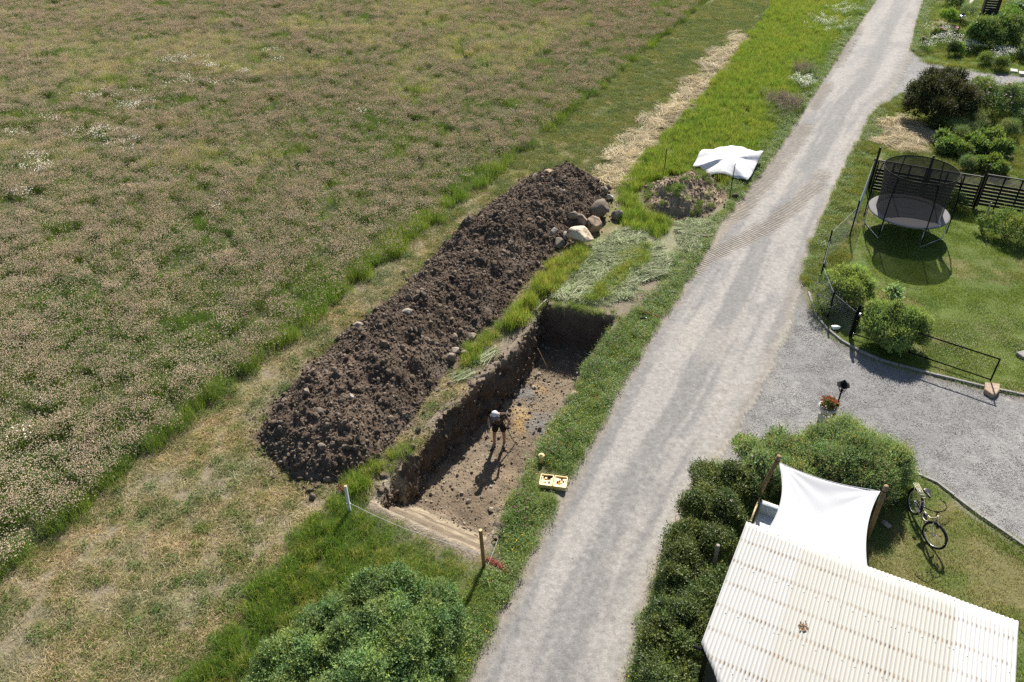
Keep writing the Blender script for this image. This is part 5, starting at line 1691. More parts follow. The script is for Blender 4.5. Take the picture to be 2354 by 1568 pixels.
g = Geo(); g.lathe([(0, -.11), (.035, -.11), (.04, -.09), (.04, .06), (.022, .085), (0, .085)], (0, 0, 0), 14, M=MX); g.build('body', M_BMETAL, fl, True)
g = Geo(); g.lathe([(0, .086), (.026, .086), (.026, .125), (0, .127)], (0, 0, 0), 12, M=MX); g.build('cap', M_STEEL, fl, True)
g = Geo(); g.tube([V3(atf(2000 + 475 / 3.136, 1060 + 1050 / 3.136, -.55)), V3(atf(2000 + 540 / 3.136, 1060 + 1180 / 3.136, -1.15)), V3(atf(2000 + 600 / 3.136, 1060 + 1305 / 3.136, -1.45))], [.012, .011, .007], 6)
tag(g.build('twig', simple('pale_twig', (.42, .28, .13), .8)), 'long bent pale twig leaning on the trench wall', 'stick')
g = Geo(); g.tube([V3(atf(2128, 1265)) + (0, 0, .06), V3(atf(2160, 1230)) + (0, 0, .09), V3(atf(2187, 1204)) + (0, 0, .07)], [.02, .022, .018], 6)
tag(g.build('bleached_branch', simple('bleached', (.58, .52, .44), .85)), 'bleached white branch lying at the far left trench corner', 'stick')

# ------------------------------------------------------------------ white sheet
out = resample((np.array([tuple(atf(2580 + x / 4.612, 560 + y / 4.612, z))[:2] for x, y, z in [(885, 445, .42), (1045, 195, .5), (1350, 155, .54), (1590, 108, .55), (1800, 145, .52), (2100, 228, .48), (2180, 240, .45), (2065, 430, .35), (1965, 640, .27), (1900, 735, .26), (1740, 692, .27), (1600, 640, .28), (1400, 612, .3), (1210, 598, .32), (1100, 515, .36), (1000, 485, .38)]])), 120)
ct = out.mean(0)
NR = 34
edge_z = .16 + .28 * smooth(ct[1] - 1.0, ct[1] + .9, out[:, 1])
fr = np.linspace(0, 1, NR)
Xs = ct + (out[None] - ct) * fr[:, None, None]
x_, y_ = Xs[..., 0].ravel(), Xs[..., 1].ravel()
rr_ = np.repeat(fr, 120)
ang = np.tile(np.linspace(0, 2 * PI, 120, endpoint=False), NR)
z_ = np.tile(edge_z, NR) * rr_ + (1 - rr_) * edge_z.mean() + .10 + .17 * (1 - rr_ ** 2.2) + .12 * rr_ * fbm(np.cos(ang) * 3.0, np.sin(ang) * 3.0, rr_ * .8, 3, 301) * 2 - .035 * rr_ * np.exp(-(np.sin(ang * 2.5 + .6 * rr_ + .5) / .2) ** 2) + .05 * rr_ * np.abs(np.sin(ang * 4 + 2.2 * rr_)) ** 3 + .05 * fbm(x_ * 2.2, y_ * 2.2, None, 3, 303) + .07 * np.exp(-((y_ - ct[1] - .35 * (x_ - ct[0])) / .10) ** 2) * smooth(.1, .5, rr_) * (x_ < ct[0]) - .03 * (rr_ > .96)
g = Geo()
F = [(i * 120 + k, (i + 1) * 120 + k, (i + 1) * 120 + (k + 1) % 120, i * 120 + (k + 1) % 120) for i in range(NR - 1) for k in range(120)]
g.add(np.c_[x_, y_, z_], F)
t = NT('white_cloth')
M_CLOTH = t.done(t.n('MixShader', i0=.15, i1=t.bsdf((.66, .66, .67), .7, .2), i2=t.n('BsdfTranslucent', Color=(.8, .8, .8)).outputs[0]).outputs[0])
o = g.build('white_tarpaulin', M_CLOTH, smooth_=True)
md = o.modifiers.new('thick', 'SOLIDIFY'); md.thickness = .006
tag(o, 'crumpled white sheet spread over the grass next to the small earth heap', 'tarpaulin')

# ------------------------------------------------------------------ kerbs, corner stone, slabs
def kerb(path, name):
    pts_ = resample(np.array([tuple(at(*p))[:2] for p in path]), int(60), False)
    g = Geo()
    rg = np.random.default_rng(4)
    pp = resample(pts_, 400, False)
    s = np.r_[0, np.cumsum(np.linalg.norm(np.diff(pp, axis=0), axis=1))]
    x = 0
    while x < s[-1] - .3:
        L_ = rg.uniform(.5, .95)
        a = np.array([np.interp(x + .008, s, pp[:, k]) for k in (0, 1)])
        b = np.array([np.interp(min(x + L_ - .008, s[-1]), s, pp[:, k]) for k in (0, 1)])
        z1 = .045 + rg.uniform(-.012, .012)
        c = np.full(3, rg.uniform(.85, 1.15))
        d_ = (b - a) / np.linalg.norm(b - a); nn = np.array([-d_[1], d_[0]]) * .042
        prof = [(-1, -.1), (-1, z1 - .012), (-.8, z1), (.8, z1), (1, z1 - .012), (1, -.1)]
        VV = [(*(e + nn * k), z) for e in (a, b) for k, z in prof]
        g.add(VV, [(i, i + 1, i + 7, i + 6) for i in range(5)], c)
        g.add([VV[0], VV[1], VV[4], VV[5]], [(0, 1, 2, 3)], c); g.add([VV[6], VV[7], VV[10], VV[11]], [(3, 2, 1, 0)], c)
        g.add([VV[1], VV[2], VV[3], VV[4]], [(0, 1, 2, 3)], c); g.add([VV[7], VV[8], VV[9], VV[10]], [(3, 2, 1, 0)], c)
        x += L_
    return tag(g.build(name, M_GRAN), None, None, None, 'structure')


kerb(KERB_A, 'granite_kerb')
kerb(KERB_B, 'lawn_kerb')
g = Geo()
pl = [tuple(atf(3180 + x / 2.57, 1050 + y / 2.57))[:2] for x, y in [(1945, 1258), (2098, 1275), (2090, 1340), (2060, 1378), (2015, 1382), (1940, 1330)]]
g.add([(x, y, z) for z in (-.1, .085, .10) for x, y in [((p[0] - pl[0][0]) * (.95 if z > .09 else 1) + pl[0][0], (p[1] - pl[0][1]) * (.95 if z > .09 else 1) + pl[0][1]) for p in pl]], [(i * 6 + k, i * 6 + (k + 1) % 6, i * 6 + 6 + (k + 1) % 6, i * 6 + 6 + k) for i in (0, 1) for k in range(6)])
g.add([(x, y, .10) for x, y in [((p[0] - pl[0][0]) * .95 + pl[0][0], (p[1] - pl[0][1]) * .95 + pl[0][1]) for p in pl]], [(0, 1, 2, 3), (0, 3, 4, 5)])
tag(g.build('stone_slab', M_GRANB), 'irregular brown granite slab at the free end of the mesh gate', 'stone slab')
for j, (x0, x1, yy, lb_) in enumerate([(2030, 2160, 1320, 'pale stone slab at the right edge of the photo by the side road'), (2190, 2330, 1365, 'second pale slab cut by the right edge beside the side road')]):
    a, b = V3(atf(3600 + x0 / 4.611, yy / 4.611)), V3(atf(3600 + x1 / 4.611, (yy + 15) / 4.611))
    g = Geo(); g.beam(a + (0, 0, .05), b + (0, 0, .05), .55, .12)
    o = g.build('stone_slab', simple('pale_slab', (.6, .57, .52), .8, .2, 0, .1, 8, .3)); md = o.modifiers.new('b', 'BEVEL'); md.width = .02
    tag(o, lb_, 'stone slab', 'pale slabs by the side road')
g = Geo(); g.box((0, 0, .06), (.42, .3, .12), R(20)); p_ = atf(4094, 1425)
o = g.build('stone_slab', M_GRAN, loc=(p_.x, p_.y, 0)); o.modifiers.new('b', 'BEVEL').width = .02
tag(o, 'grey stone block on the clover lawn at the right edge of the photo', 'stone slab')

# ------------------------------------------------------------------ lamp posts and urn
M_GLASS = simple('lamp_glass', (.6, .6, .55), .3, .5)
def lamp(name, label, base, H, dark=True):
    e = empty(name, tuple(base), R(15), label, 'lamp post', 'old style garden lamp posts')
    k = H / 1.45 if dark else 1.0
    z0 = H - .42
    m = M_BMETAL
    g = Geo()
    g.lathe([(.075, -.05), (.075, .03), (.05, .06), (.045, .16), (.05, .18), (.03, .22), (.024, .3), (.022, z0 - .1), (.03, z0 - .08), (.022, z0 - .05), (.02, z0)], (0, 0, 0), 14)
    g.build('pole', m, e, True)
    g = Geo()
    for a in range(6):
        t0, t1 = a * PI / 3, (a + 1) * PI / 3
        b0, b1 = (.075 * math.cos(t0), .075 * math.sin(t0), z0 + .03), (.075 * math.cos(t1), .075 * math.sin(t1), z0 + .03)
        c0 = (.135 * math.cos(t0), .135 * math.sin(t0), z0 + .24)
        c1 = (.135 * math.cos(t1), .135 * math.sin(t1), z0 + .24)
        g.tube([b0, c0], .008, 5); g.tube([b0, b1], .008, 5); g.tube([c0, c1], .008, 5); g.tube([(0, 0, z0 - .01), b0], .009, 5)
    g.lathe([(0, z0), (.03, z0), (.032, z0 + .07), (.02, z0 + .09), (0, z0 + .09)], (0, 0, 0), 10)
    g.build('lantern_cage', m, e)
    if not dark:
        g = Geo(); g.lathe([(.07, z0 + .03), (.128, z0 + .236)], (0, 0, 0), 6, M=None); g.build('glass', M_GLASS, e)
    g = Geo()
    g.lathe([(.145, z0 + .235), (.195, z0 + .245), (.185, z0 + .252), (.12, z0 + .275), (.085, z0 + .31), (.075, z0 + .335)], (0, 0, 0), 6)
    g.build('roof', m if dark else M_STEEL, e)
    g = Geo()
    g.lathe([(.09, z0 + .30), (.08, z0 + .345), (.05, z0 + .375), (.018, z0 + .385), (.025, z0 + .40), (.012, z0 + .41), (.016, z0 + .425), (0, z0 + .45)], (0, 0, 0), 12)
    g.build('finial', m, e, True)
    return e


lamp('lamp_post', 'black lantern lamp post standing on the gravel next to the flower urn', atf(3331, 1676), 1.45)
lamp('lamp_post', 'tall lamp post with pale glass lantern in the far flower bed', atf(3808, 200), 2.35, False)
M_CONC = simple('pale_concrete', (.50, .475, .43), .85, .15, 0, .15, 14, .4)
up_ = V3(atf(3296, 1680))
ur = empty('stone_urn', tuple(up_), R(30), 'pale concrete urn on a square foot standing beside the black lamp post', 'urn')
g = Geo(); g.box((0, 0, .10), (.27, .27, .24)); g.box((0, 0, .235), (.22, .22, .03)); g.build('pedestal', M_CONC, ur)
g = Geo(); g.lathe([(.09, .25), (.10, .28), (.18, .34), (.24, .44), (.265, .50), (.255, .53), (.205, .53), (.19, .47), (0, .46)], (0, 0, 0), 24); g.build('bowl', M_CONC, ur, True)
shrub('chrysanthemum', 'round mound of rusty red flowers growing in the concrete urn', [(up_[0], up_[1], .56, .20, .20, .20)], [(.05, .075, .025), (.065, .09, .03)], 700, .04, .5, 3, .08, M_BUSH, 'flower', seed=61, stems=0, bloom=(230, .025, [(.33, .05, .02), (.42, .09, .03), (.25, .05, .03)], .55))

# ------------------------------------------------------------------ fences
FG = 'black slat fence behind the trampoline'
f0, f1 = V3(atf(3474, 760)), V3(atf(3894, 833))
fd = (f1 - f0) / np.linalg.norm(f1 - f0)
Lb = np.linalg.norm(f1 - f0) / 2
fa = math.atan2(fd[1], fd[0])
sf = empty('slat_fence', tuple(f0), fa, 'black wooden slat fence with round posts behind the trampoline', 'fence')
for b in range(5):
    g = Geo(); g.tube([(b * Lb, 0, -.1), (b * Lb, 0, 1.98), (b * Lb, 0, 2.0)], [.055, .053, .045], 10); g.build('post', M_BLACK, sf, True)
for b in range(4):
    zt = 1.42 if b < 2 else 1.56
    x0, x1 = b * Lb + .06, (b + 1) * Lb - .06
    g = Geo()
    g.box(((x0 + x1) / 2, 0, zt), (x1 - x0, .06, .05))
    zz_ = zt - .07
    for k in range(6):
        g.box(((x0 + x1) / 2, -.012, zz_ - k * .052), (x1 - x0, .018, .026))
    zz_ -= .36
    while zz_ > .1:
        g.box(((x0 + x1) / 2, -.012, zz_), (x1 - x0, .02, .11)); zz_ -= .148
    g.build('slat_panel', M_BLACK, sf)
    for k in range(4):
        g = Geo(); g.box((x0 + .03 + (x1 - x0 - .06) * k / 3, .0215, zt / 2 + .03), (.06, .04, zt - .1)); g.build('batten', M_BLACK, sf)


def chain_link(name, posts, hs, label, mat, r=.03, sp=.09, pm=None):
    e = empty(name, (posts[0][0], posts[0][1], 0), 0, label, 'fence')
    o_ = np.array([posts[0][0], posts[0][1], 0])
    for p, h in zip(posts, hs):
        p = V3(p) - o_
        g = Geo(); g.tube([p + (0, 0, -.1), p + (0, 0, h - .02), p + (0, 0, h)], [r, r, r * .7], 9); g.build('post', pm or M_BMETAL, e, True)
    for a, b, ha, hb in zip(posts[:-1], posts[1:], hs[:-1], hs[1:]):
        a, b = V3(a) - o_, V3(b) - o_
        h = min(ha, hb) - .12
        L_ = np.linalg.norm((b - a)[:2])
        d_ = (b - a) / L_
        g = Geo()
        for s in np.arange(-h, L_, sp):
            for sg in (0, 1):
                u0, z0, u1, z1 = s, 0.0, s + h, h
                if u0 < 0: z0, u0 = -u0, 0
                if u1 > L_: z1, u1 = h - (u1 - L_), L_
                if u1 - u0 < .02: continue
                if sg: z0, z1 = h - z0, h - z1
                g.tube([a + d_ * u0 + (0, 0, z0 + .04), a + d_ * u1 + (0, 0, z1 + .04)], .0013, 3, cap=False)
        g.tube([a + (0, 0, h + .04), b + (0, 0, h + .04)], .004, 5)
        g.build('wire_mesh', mat, e)
    return e


chain_link('wire_fence', [f0 + (-.12, -.05, 0), V3(atf(3398, 948)), V3(atf(3295, 1052)), V3(atf(3268, 1160)), V3(atf(3310, 1270)), V3(atf(3398, 1346))], [1.5, 1.6, 1.4, 1.1, 1.05, 1.05], 'low dark wire mesh fence on black posts along the road side of the lawn', M_GALV)
g0, g1 = V3(atf(3403.7, 1346)), V3(atf(2650 + 2128 / 1.628, 900 + 1030 / 1.628))
gd = (g1 - g0); gL = np.linalg.norm(gd); ga = math.atan2(gd[1], gd[0])
gt = empty('mesh_gate', tuple(g0), ga, 'long black metal frame gate with thin wire mesh along the driveway kerb', 'gate')
g = Geo(); g.tube([(0, 0, -.1), (0, 0, 1.22), (0, 0, 1.25)], [.045, .045, .035], 10); g.build('gate_post', M_BMETAL, gt, True)
g = Geo()
zb, zt = .13, .92
g.tube([(.06, 0, zt), (gL, 0, zt)], .024, 8); g.tube([(.06, 0, zb), (gL, 0, zb)], .022, 8); g.tube([(gL, 0, zb - .06), (gL, 0, zt + .02)], .024, 8); g.tube([(.07, 0, zb), (.07, 0, zt)], .02, 8)
for k in (.36, .43):
    g.tube([(gL * k, 0, zb), (gL * k, 0, zt)], .014, 6)
g.build('frame', M_BMETAL, gt, True)
g = Geo()
for s in np.arange(.1, gL, .06):
    g.tube([(s, 0, zb), (s, 0, zt)], .0017, 3, cap=False)
for z in np.arange(zb + .06, zt, .06):
    g.tube([(.07, 0, z), (gL, 0, z)], .0017, 3, cap=False)
g.build('wire_mesh', M_BMETAL, gt)
for z in (zb, zt):
    g = Geo(); g.box((.03, 0, z), (.12, .05, .06)); g.build('hinge', M_STEEL, gt)
HP = 'round wooden posts along the hedge'
for (u, v), z, lb_ in (((3315, 1668), 1.15, 'wooden post in front of the urn at the back of the evergreen hedge'), ((3126, 1702), 1.15, 'lone wooden post at the road end behind the evergreen hedge'), ((3010, 1824), 1.15, 'wooden post between the two hedges beside the leaning sail pole'), ((2927, 2003), 1.3, 'wooden post sticking out of the upper part of the dark hedge'), ((2873, 2181), 1.3, 'lowest wooden post in the dark hedge beside the roof corner')):
    p_ = atf(u, v, z)
    post('hedge_post', lb_, (p_.x, p_.y, 0), z, .042, M_GREYW, 'post', HP)

# ------------------------------------------------------------------ trampoline
tc_ = np.array([15.97, 29.02, 0.])
tr = empty('trampoline', tuple(tc_), R(12), 'round trampoline with a tall black safety net on the lawn', 'trampoline')
def ring(r, z, n=64, a0=0, w=0):
    return [(r * math.cos(a), r * math.sin(a), z) for a in np.linspace(0, 2 * PI, n, endpoint=False)]
M_MAT = simple('jumping_mat', (.17, .165, .18), .75, .2, 0, .12, 30)
M_PAD = simple('grey_pad', (.17, .167, .17), .8, .08, 0, .08, 12)
t = NT('net_mesh')
M_NET = t.done(t.n('MixShader', i0=.80, i1=t.n('BsdfTransparent').outputs[0], i2=t.bsdf((.035, .034, .037), .7, .2)).outputs[0])
t.m.use_transparent_shadow = True
g = Geo(); g.tube(ring(1.5, .88), .024, 8, True); g.build('frame_ring', M_STEEL, tr, True)
g = Geo(); g.lathe([(1.19, .905), (1.21, .925), (1.49, .925), (1.53, .91), (1.53, .87)], (0, 0, 0), 64); g.build('pad', M_PAD, tr, True)
g = Geo(); g.lathe([(0, .885), (.6, .887), (1.20, .90)], (0, 0, 0), 64); g.build('mat', M_MAT, tr, True)
g = Geo()
g.tube(ring(.3, .8885, 30), .012, 4, True)
g.build('mat_mark', simple('pale_print', (.35, .35, .36), .7), tr)
g = Geo()
hN = 56
for z0, z1, r0, r1 in ((.91, 2.66, 1.24, 1.36),):
    va = np.array([(r0 + (r1 - r0) * f - .05 * math.sin(PI * f)) * np.array([math.cos(a), math.sin(a), 0]) + np.array([0, 0, z0 + (z1 - z0) * f]) for f in np.linspace(0, 1, 8) for a in np.linspace(0, 2 * PI, hN, endpoint=False)])
    gapk = 46
    F = [(i * hN + k, i * hN + (k + 1) % hN, (i + 1) * hN + (k + 1) % hN, (i + 1) * hN + k) for i in range(7) for k in range(hN) if not (k in (gapk,) and i < 5)]
    g.add(va, F)
g.build('safety_net', M_NET, tr, True)
g = Geo(); g.tube(ring(1.37, 2.67), .022, 8, True); g.build('top_ring', M_BMETAL, tr, True)
for k in range(6):
    a = k * PI / 3 + .35
    ca, sa = math.cos(a), math.sin(a)
    g = Geo(); g.tube([(1.56 * ca, 1.56 * sa, .25), (1.57 * ca, 1.57 * sa, .95), (1.55 * ca, 1.55 * sa, 1.7), (1.43 * ca, 1.43 * sa, 2.6), (1.38 * ca, 1.38 * sa, 2.68)], .022, 8)
    g.build('net_pole', M_BMETAL, tr, True)
for k in range(3):
    a0, a1 = k * 2 * PI / 3 + .35, k * 2 * PI / 3 + .35 + PI / 3
    c = [(1.5 * math.cos(a0), 1.5 * math.sin(a0)), (1.5 * math.cos(a1), 1.5 * math.sin(a1))]
    g = Geo(); g.tube([(*c[0], .87), (*c[0], .12), (c[0][0] * .97 + c[1][0] * .03, c[0][1] * .97 + c[1][1] * .03, .04), (c[1][0] * .97 + c[0][0] * .03, c[1][1] * .97 + c[0][1] * .03, .04), (*c[1], .12), (*c[1], .87)], .02, 8)
    g.build('leg', M_STEEL, tr, True)

# ------------------------------------------------------------------ composter, board
cb = V3(atf(3600 + 1590 / 4.611, 395 / 4.611))
cm = empty('composter', tuple(cb), R(-20), 'tall dark slatted wooden box with a grey lid in the far garden', 'composter')
g = Geo()
for k in range(11):
    for a, (x, y) in enumerate(((0, -.45), (0, .45), (-.5, 0), (.5, 0))):
        g.box((x, y, .12 + k * .17), (1.0, .03, .13) if a < 2 else (.03, .87, .13))
g.build('slats', M_BLACK, cm)
g = Geo()
for x in (-.46, .46):
    for y in (-.4, .4):
        g.box((x, y, .95), (.08, .08, 1.9))
g.build('corner_posts', simple('dark_brown', (.03, .022, .018), .8), cm)
g = Geo(); g.beam((-.5, -.1, 2.0), (.62, .1, 1.93), 1.05, .05); g.build('lid', M_GREYW, cm)
g = Geo(); a_, b_ = V3(atf(3877, 28)), V3(atf(3892, 4)); g.beam(a_ + (0, 0, .2), b_ + (0, 0, .8), .25, .05)
tag(g.build('wooden_plank', simple('pale_plank', (.5, .47, .38), .8)), 'pale plank leaning in the far garden left of the composter', 'plank')
# ================================================================== patio roof
AZ = R(62)
ec, ep = np.array([math.cos(AZ), math.sin(AZ)]), np.array([math.sin(AZ), -math.cos(AZ)])
SLP = math.tan(R(3.7))
ZT = 2.5
TL, TRc = V3(at(1715, 1200, ZT))[:2], V3(at(2342, 1422, ZT))[:2]
Wd = float((TRc - TL) @ ep)


def roof_uv(u, v):
    z = ZT
    for _ in range(8):
        p = V3(at(u, v, z))[:2] - TL
        pv = -float(p @ ec)
        z = ZT - SLP * pv
    return float(p @ ep), pv


def roof_pt(p, v, dz=0.0):
    q_ = TL + ep * p - ec * v
    return np.array([q_[0], q_[1], ZT - SLP * v + dz])


pc0, vc0 = roof_uv(1612, 1477)
pc1, vc1 = roof_uv(1650, 1568)
vlim = lambda p: np.minimum(vc0 + np.maximum(p - pc0, 0) * (vc1 - vc0) / max(pc1 - pc0, .05), 6.5)
PIT = .076
t = NT('ribbed_plastic')
pu, pv_ = t.attr('pu', 'Fac'), t.attr('pv', 'Fac')
co_ = t.math('COSINE', t.math('MULTIPLY', pu, 2 * PI / PIT))
val = t.ramp(co_, [(.0, 1), (.10, .0)])     # only the bottoms of the ribs
val = t.ramp(t.math('MULTIPLY_ADD', co_, .5, .5), [(.04, 1), (.30, 0)])
rowp = t.math('ABSOLUTE', t.math('SUBTRACT', t.math('FRACT', t.math('DIVIDE', t.math('SUBTRACT', pv_, .20), .56)), .5))
rowm = t.ramp(rowp, [(.0, 1), (.055, .85), (.10, 0)])
n_lo = t.noise(.9, 3, t.pos(), .6)
n_hi = t.noise(9, 3, t.pos(), .6)
wallm = t.math('MULTIPLY', val, t.math('MULTIPLY', rowm, t.ramp(t.math('ADD', n_lo, t.math('MULTIPLY', n_hi, .5)), [(.55, .15), (.85, 1)])))
base = t.attr('Col')
c = t.mix(t.math('MULTIPLY', val, t.ramp(n_lo, [(.3, .25), (.7, .6)])), base, (.38, .32, .20))
c = t.mix(t.math('MULTIPLY', t.ramp(rowp, [(0, .5), (.14, 0)]), t.ramp(n_hi, [(.35, .0), (.7, .55)])), c, (.46, .33, .15))
c = t.mix(wallm, c, t.mix(t.ramp(n_hi, [(.4, 0), (.6, 1)]), (.27, .13, .03), (.06, .04, .025)))
M_ROOF = t.done(t.n('MixShader', i0=.30, i1=t.bsdf(c, .45, .3), i2=t.n('BsdfTranslucent', Color=c).outputs[0]).outputs[0])
M_SCREW = simple('screw_cap', (.05, .045, .04), .6)
BND = [0, .235, .41, .60, .79, 1.0]
pr = empty('patio_roof', (0, 0, 0), 0, 'flat patio roof of white corrugated plastic sheets with rust coloured stains', 'roof')
rg = np.random.default_rng(12)
for k in range(5):
    p0, p1 = BND[k] * Wd, BND[k + 1] * Wd + (.05 if k < 4 else 0)
    ps = np.arange(p0, p1, PIT / 8)
    top = 0.0 + rg.uniform(-.03, .03) + (.0 if k else 0)
    fv = np.linspace(0, 1, 26)
    Pp, Fv = np.meshgrid(ps, fv, indexing='ij')
    Vv = top + Fv * (vlim(Pp) - top) + (fbm(Pp * 6, Pp * 0 + 3.1, None, 3, 9) * .06 * (Fv > .98) if k < 2 else 0)
    zr = .0105 * np.cos(Pp * 2 * PI / PIT) + .0045 * (k % 2) + .006 * fbm(Pp * .7, Vv * .9, None, 2, 14)
    XY = TL[None, None] + ep * Pp[..., None] - ec * Vv[..., None]
    V = np.c_[XY.reshape(-1, 2), (ZT - SLP * Vv + zr).ravel()]
    nv = len(fv)
    i_, j_ = np.meshgrid(np.arange(len(ps) - 1), np.arange(nv - 1), indexing='ij')
    F = np.stack([i_ * nv + j_, i_ * nv + j_ + 1, (i_ + 1) * nv + j_ + 1, (i_ + 1) * nv + j_], -1).reshape(-1, 4)
    g = Geo()
    cb_ = np.array((.62, .62, .61) if k in (0,) else (.60, .59, .55)) if k < 4 else np.array((.72, .72, .72))
    g.add(V, F, cb_)
    nvert = len(V)
    # screws with dark caps on the crests
    for row in np.arange(.06, 6, 1.12):
        for q_ in np.arange(p0 + PIT * .5, p1 - .03, PIT * 3):
            cr = round(q_ / PIT) * PIT
            if row < vlim(cr) - .05 and cr > p0:
                s_ = roof_pt(cr, row + rg.uniform(-.02, .02), .0105 + .0045 * (k % 2))
                g.lathe([(.009, -.004), (.009, .003), (0, .006)], s_, 6, slot=1)
    o = g.build('roof_sheet', [M_ROOF, M_SCREW], pr, True)
    if k == 4:
        o['label'] = 'clean bright white corrugated sheet at the right edge'
    for nm, arr in (('pu', Pp.ravel()), ('pv', Vv.ravel() + (.0 if k < 4 else .04))):
        a = o.data.attributes.new(nm, 'FLOAT', 'POINT')
        full = np.zeros(len(o.data.vertices), np.float32)
        full[:nvert] = arr
        a.data.foreach_set('value', full)
    md = o.modifiers.new('thick', 'SOLIDIFY'); md.thickness = .003
for k in range(11):
    v0 = .2 + .28 + k * .56
    pmin = 0.03
    while vlim(pmin) < v0 + .06 and pmin < Wd:
        pmin += .05
    if pmin < Wd - .2:
        g = Geo(); g.beam(roof_pt(pmin + .05, v0, -.05), roof_pt(Wd - .03, v0, -.05), .05, .06); g.build('batten', M_WOOD, pr)
g = Geo()
for p_, v_ in ((.12, .3), (Wd - .12, .3), (Wd - .12, 3.6), (.12, 2.85)):
    q_ = roof_pt(p_, v_)
    g2 = Geo(); g2.box((q_[0], q_[1], q_[2] / 2 - .06), (.09, .09, q_[2] - .06), AZ); g2.build('post', M_BLACK, pr)
a_, b_ = roof_pt(pc0 + .08, vc0 - .1, -.14), roof_pt(pc1 + 1.0, vlim(pc1 + 1.0) - .14, -.14)
g = Geo(); g.beam(a_, b_, .06, .16); g.build('fascia', simple('dark_blue_board', (.03, .035, .05), .5), pr)
a_ = roof_pt(pc0 + .12, vc0 + .02, -.16)
g = Geo(); g.tube([a_, a_ - np.array([ep[0], ep[1], 0]) * .22 - (0, 0, .02)], .03, 8); g.build('gutter_stub', M_BMETAL, pr)
# a dark clad wall below the cut corner
q0, q1 = roof_pt(pc0 + .22, vc0 + .02), roof_pt(pc1 + .9, vlim(pc1 + .9) - .05)
g = Geo(); g.beam((q0[0], q0[1], 1.1), (q1[0], q1[1], 1.1), .05, 2.15); g.build('side_wall', simple('dark_cladding', (.025, .028, .034), .55), pr)
# leaf litter on the roof
pl_, vl_ = roof_uv(1845, 1441)
g = Geo()
rg = np.random.default_rng(2)
for _ in range(26):
    s_ = roof_pt(pl_ + rg.normal(0, .03), vl_ + rg.normal(0, .06), .016)
    g.leaves([s_], [np.r_[rg.normal(size=2), .1]], [np.r_[rg.normal(0, .3, 2), 1]], [rg.uniform(.04, .09)], .6, cols(1, (.30, .20, .12), (.2, .14, .08), rg=rg))
tag(g.build('dead_leaves', M_PETAL), 'small clump of dead brown leaves lying on the corrugated roof', 'leaves')

# ------------------------------------------------------------------ shade sail and its poles
c1, c2, c3, c4 = V3(at(1790, 1063, 2.55)), V3(at(2022, 1129, 2.42)), roof_pt(0, 0), roof_pt(0, 0)
pa, va = roof_uv(1752, 1215)
pb, vb = roof_uv(2006, 1310)
c3, c4 = roof_pt(pb, .28, -.10), roof_pt(pa, .28, -.10)
NN = 44
U, Vq = np.meshgrid(np.linspace(0, 1, NN), np.linspace(0, 1, NN), indexing='ij')
def cat_edge(a, b, s, inward):
    return a + (b - a) * s[..., None] + inward * (4 * s * (1 - s))[..., None]
mid = (c1 + c2 + c3 + c4) / 4
def inw(a, b, k):
    m = (a + b) / 2
    d = mid - m; d[2] = 0
    return d / np.linalg.norm(d) * k
top_ = cat_edge(c1, c2, U, inw(c1, c2, .15))
bot_ = cat_edge(c4, c3, U, inw(c4, c3, 0.0))
lef_ = cat_edge(c1, c4, Vq, inw(c1, c4, .24))
rig_ = cat_edge(c2, c3, Vq, inw(c2, c3, .17))
bil = ((c1 * (1 - U)[..., None] + c2 * U[..., None]) * (1 - Vq)[..., None] + (c4 * (1 - U)[..., None] + c3 * U[..., None]) * Vq[..., None])
S3 = top_ * (1 - Vq)[..., None] + bot_ * Vq[..., None] + lef_ * (1 - U)[..., None] + rig_ * U[..., None] - bil
sagz = -.16 * np.sin(PI * U) * np.sin(PI * np.clip(Vq, 0, 1))
# creases running out of the two free corners
for cu, ph in ((0, 0), (1, 1.3)):
    du = np.abs(U - cu)
    an = np.arctan2(Vq, du + 1e-4)
    rd = np.hypot(du, Vq)
    sagz = sagz + .022 * np.sin(an * 15 + ph) * np.exp(-rd * 3.2) * smooth(.02, .14, rd)
S3[..., 2] += sagz
g = Geo()
i_, j_ = np.meshgrid(np.arange(NN - 1), np.arange(NN - 1), indexing='ij')
g.add(S3.reshape(-1, 3), np.stack([i_ * NN + j_, i_ * NN + j_ + 1, (i_ + 1) * NN + j_ + 1, (i_ + 1) * NN + j_], -1).reshape(-1, 4))
sail = empty('shade_sail', (0, 0, 0), 0, 'white fabric shade sail stretched between two wooden poles and the patio roof', 'shade sail')
t = NT('sail_cloth')
M_SAIL = t.done(t.n('MixShader', i0=.22, i1=t.bsdf((.64, .64, .65), .75, .2), i2=t.n('BsdfTranslucent', Color=(.64, .64, .64)).outputs[0]).outputs[0])
o = g.build('canvas', M_SAIL, sail, True)
o.modifiers.new('thick', 'SOLIDIFY').thickness = .004
g = Geo()
g.tube([S3[0, k] for k in range(0, NN, 3)], .009, 6); g.tube([S3[k, 0] for k in range(0, NN, 3)], .009, 6); g.tube([S3[-1, k] for k in range(0, NN, 3)], .009, 6)
g.build('hem', M_SAIL, sail, True)
PG_ = 'leaning round wooden poles of the shade sail'
lp0, lp1 = V3(atf(3024, 2002, .3)), V3(atf(3116.6, 1826.6, 2.72))
lp0 = lp0 + (lp0 - lp1) * .3 / 2.42
rp0, rp1 = V3(atf(3510, 2041, 1.5)), V3(atf(3545, 1946, 2.62))
rp0 = rp0 + (rp0 - rp1) * 1.5 / 1.12
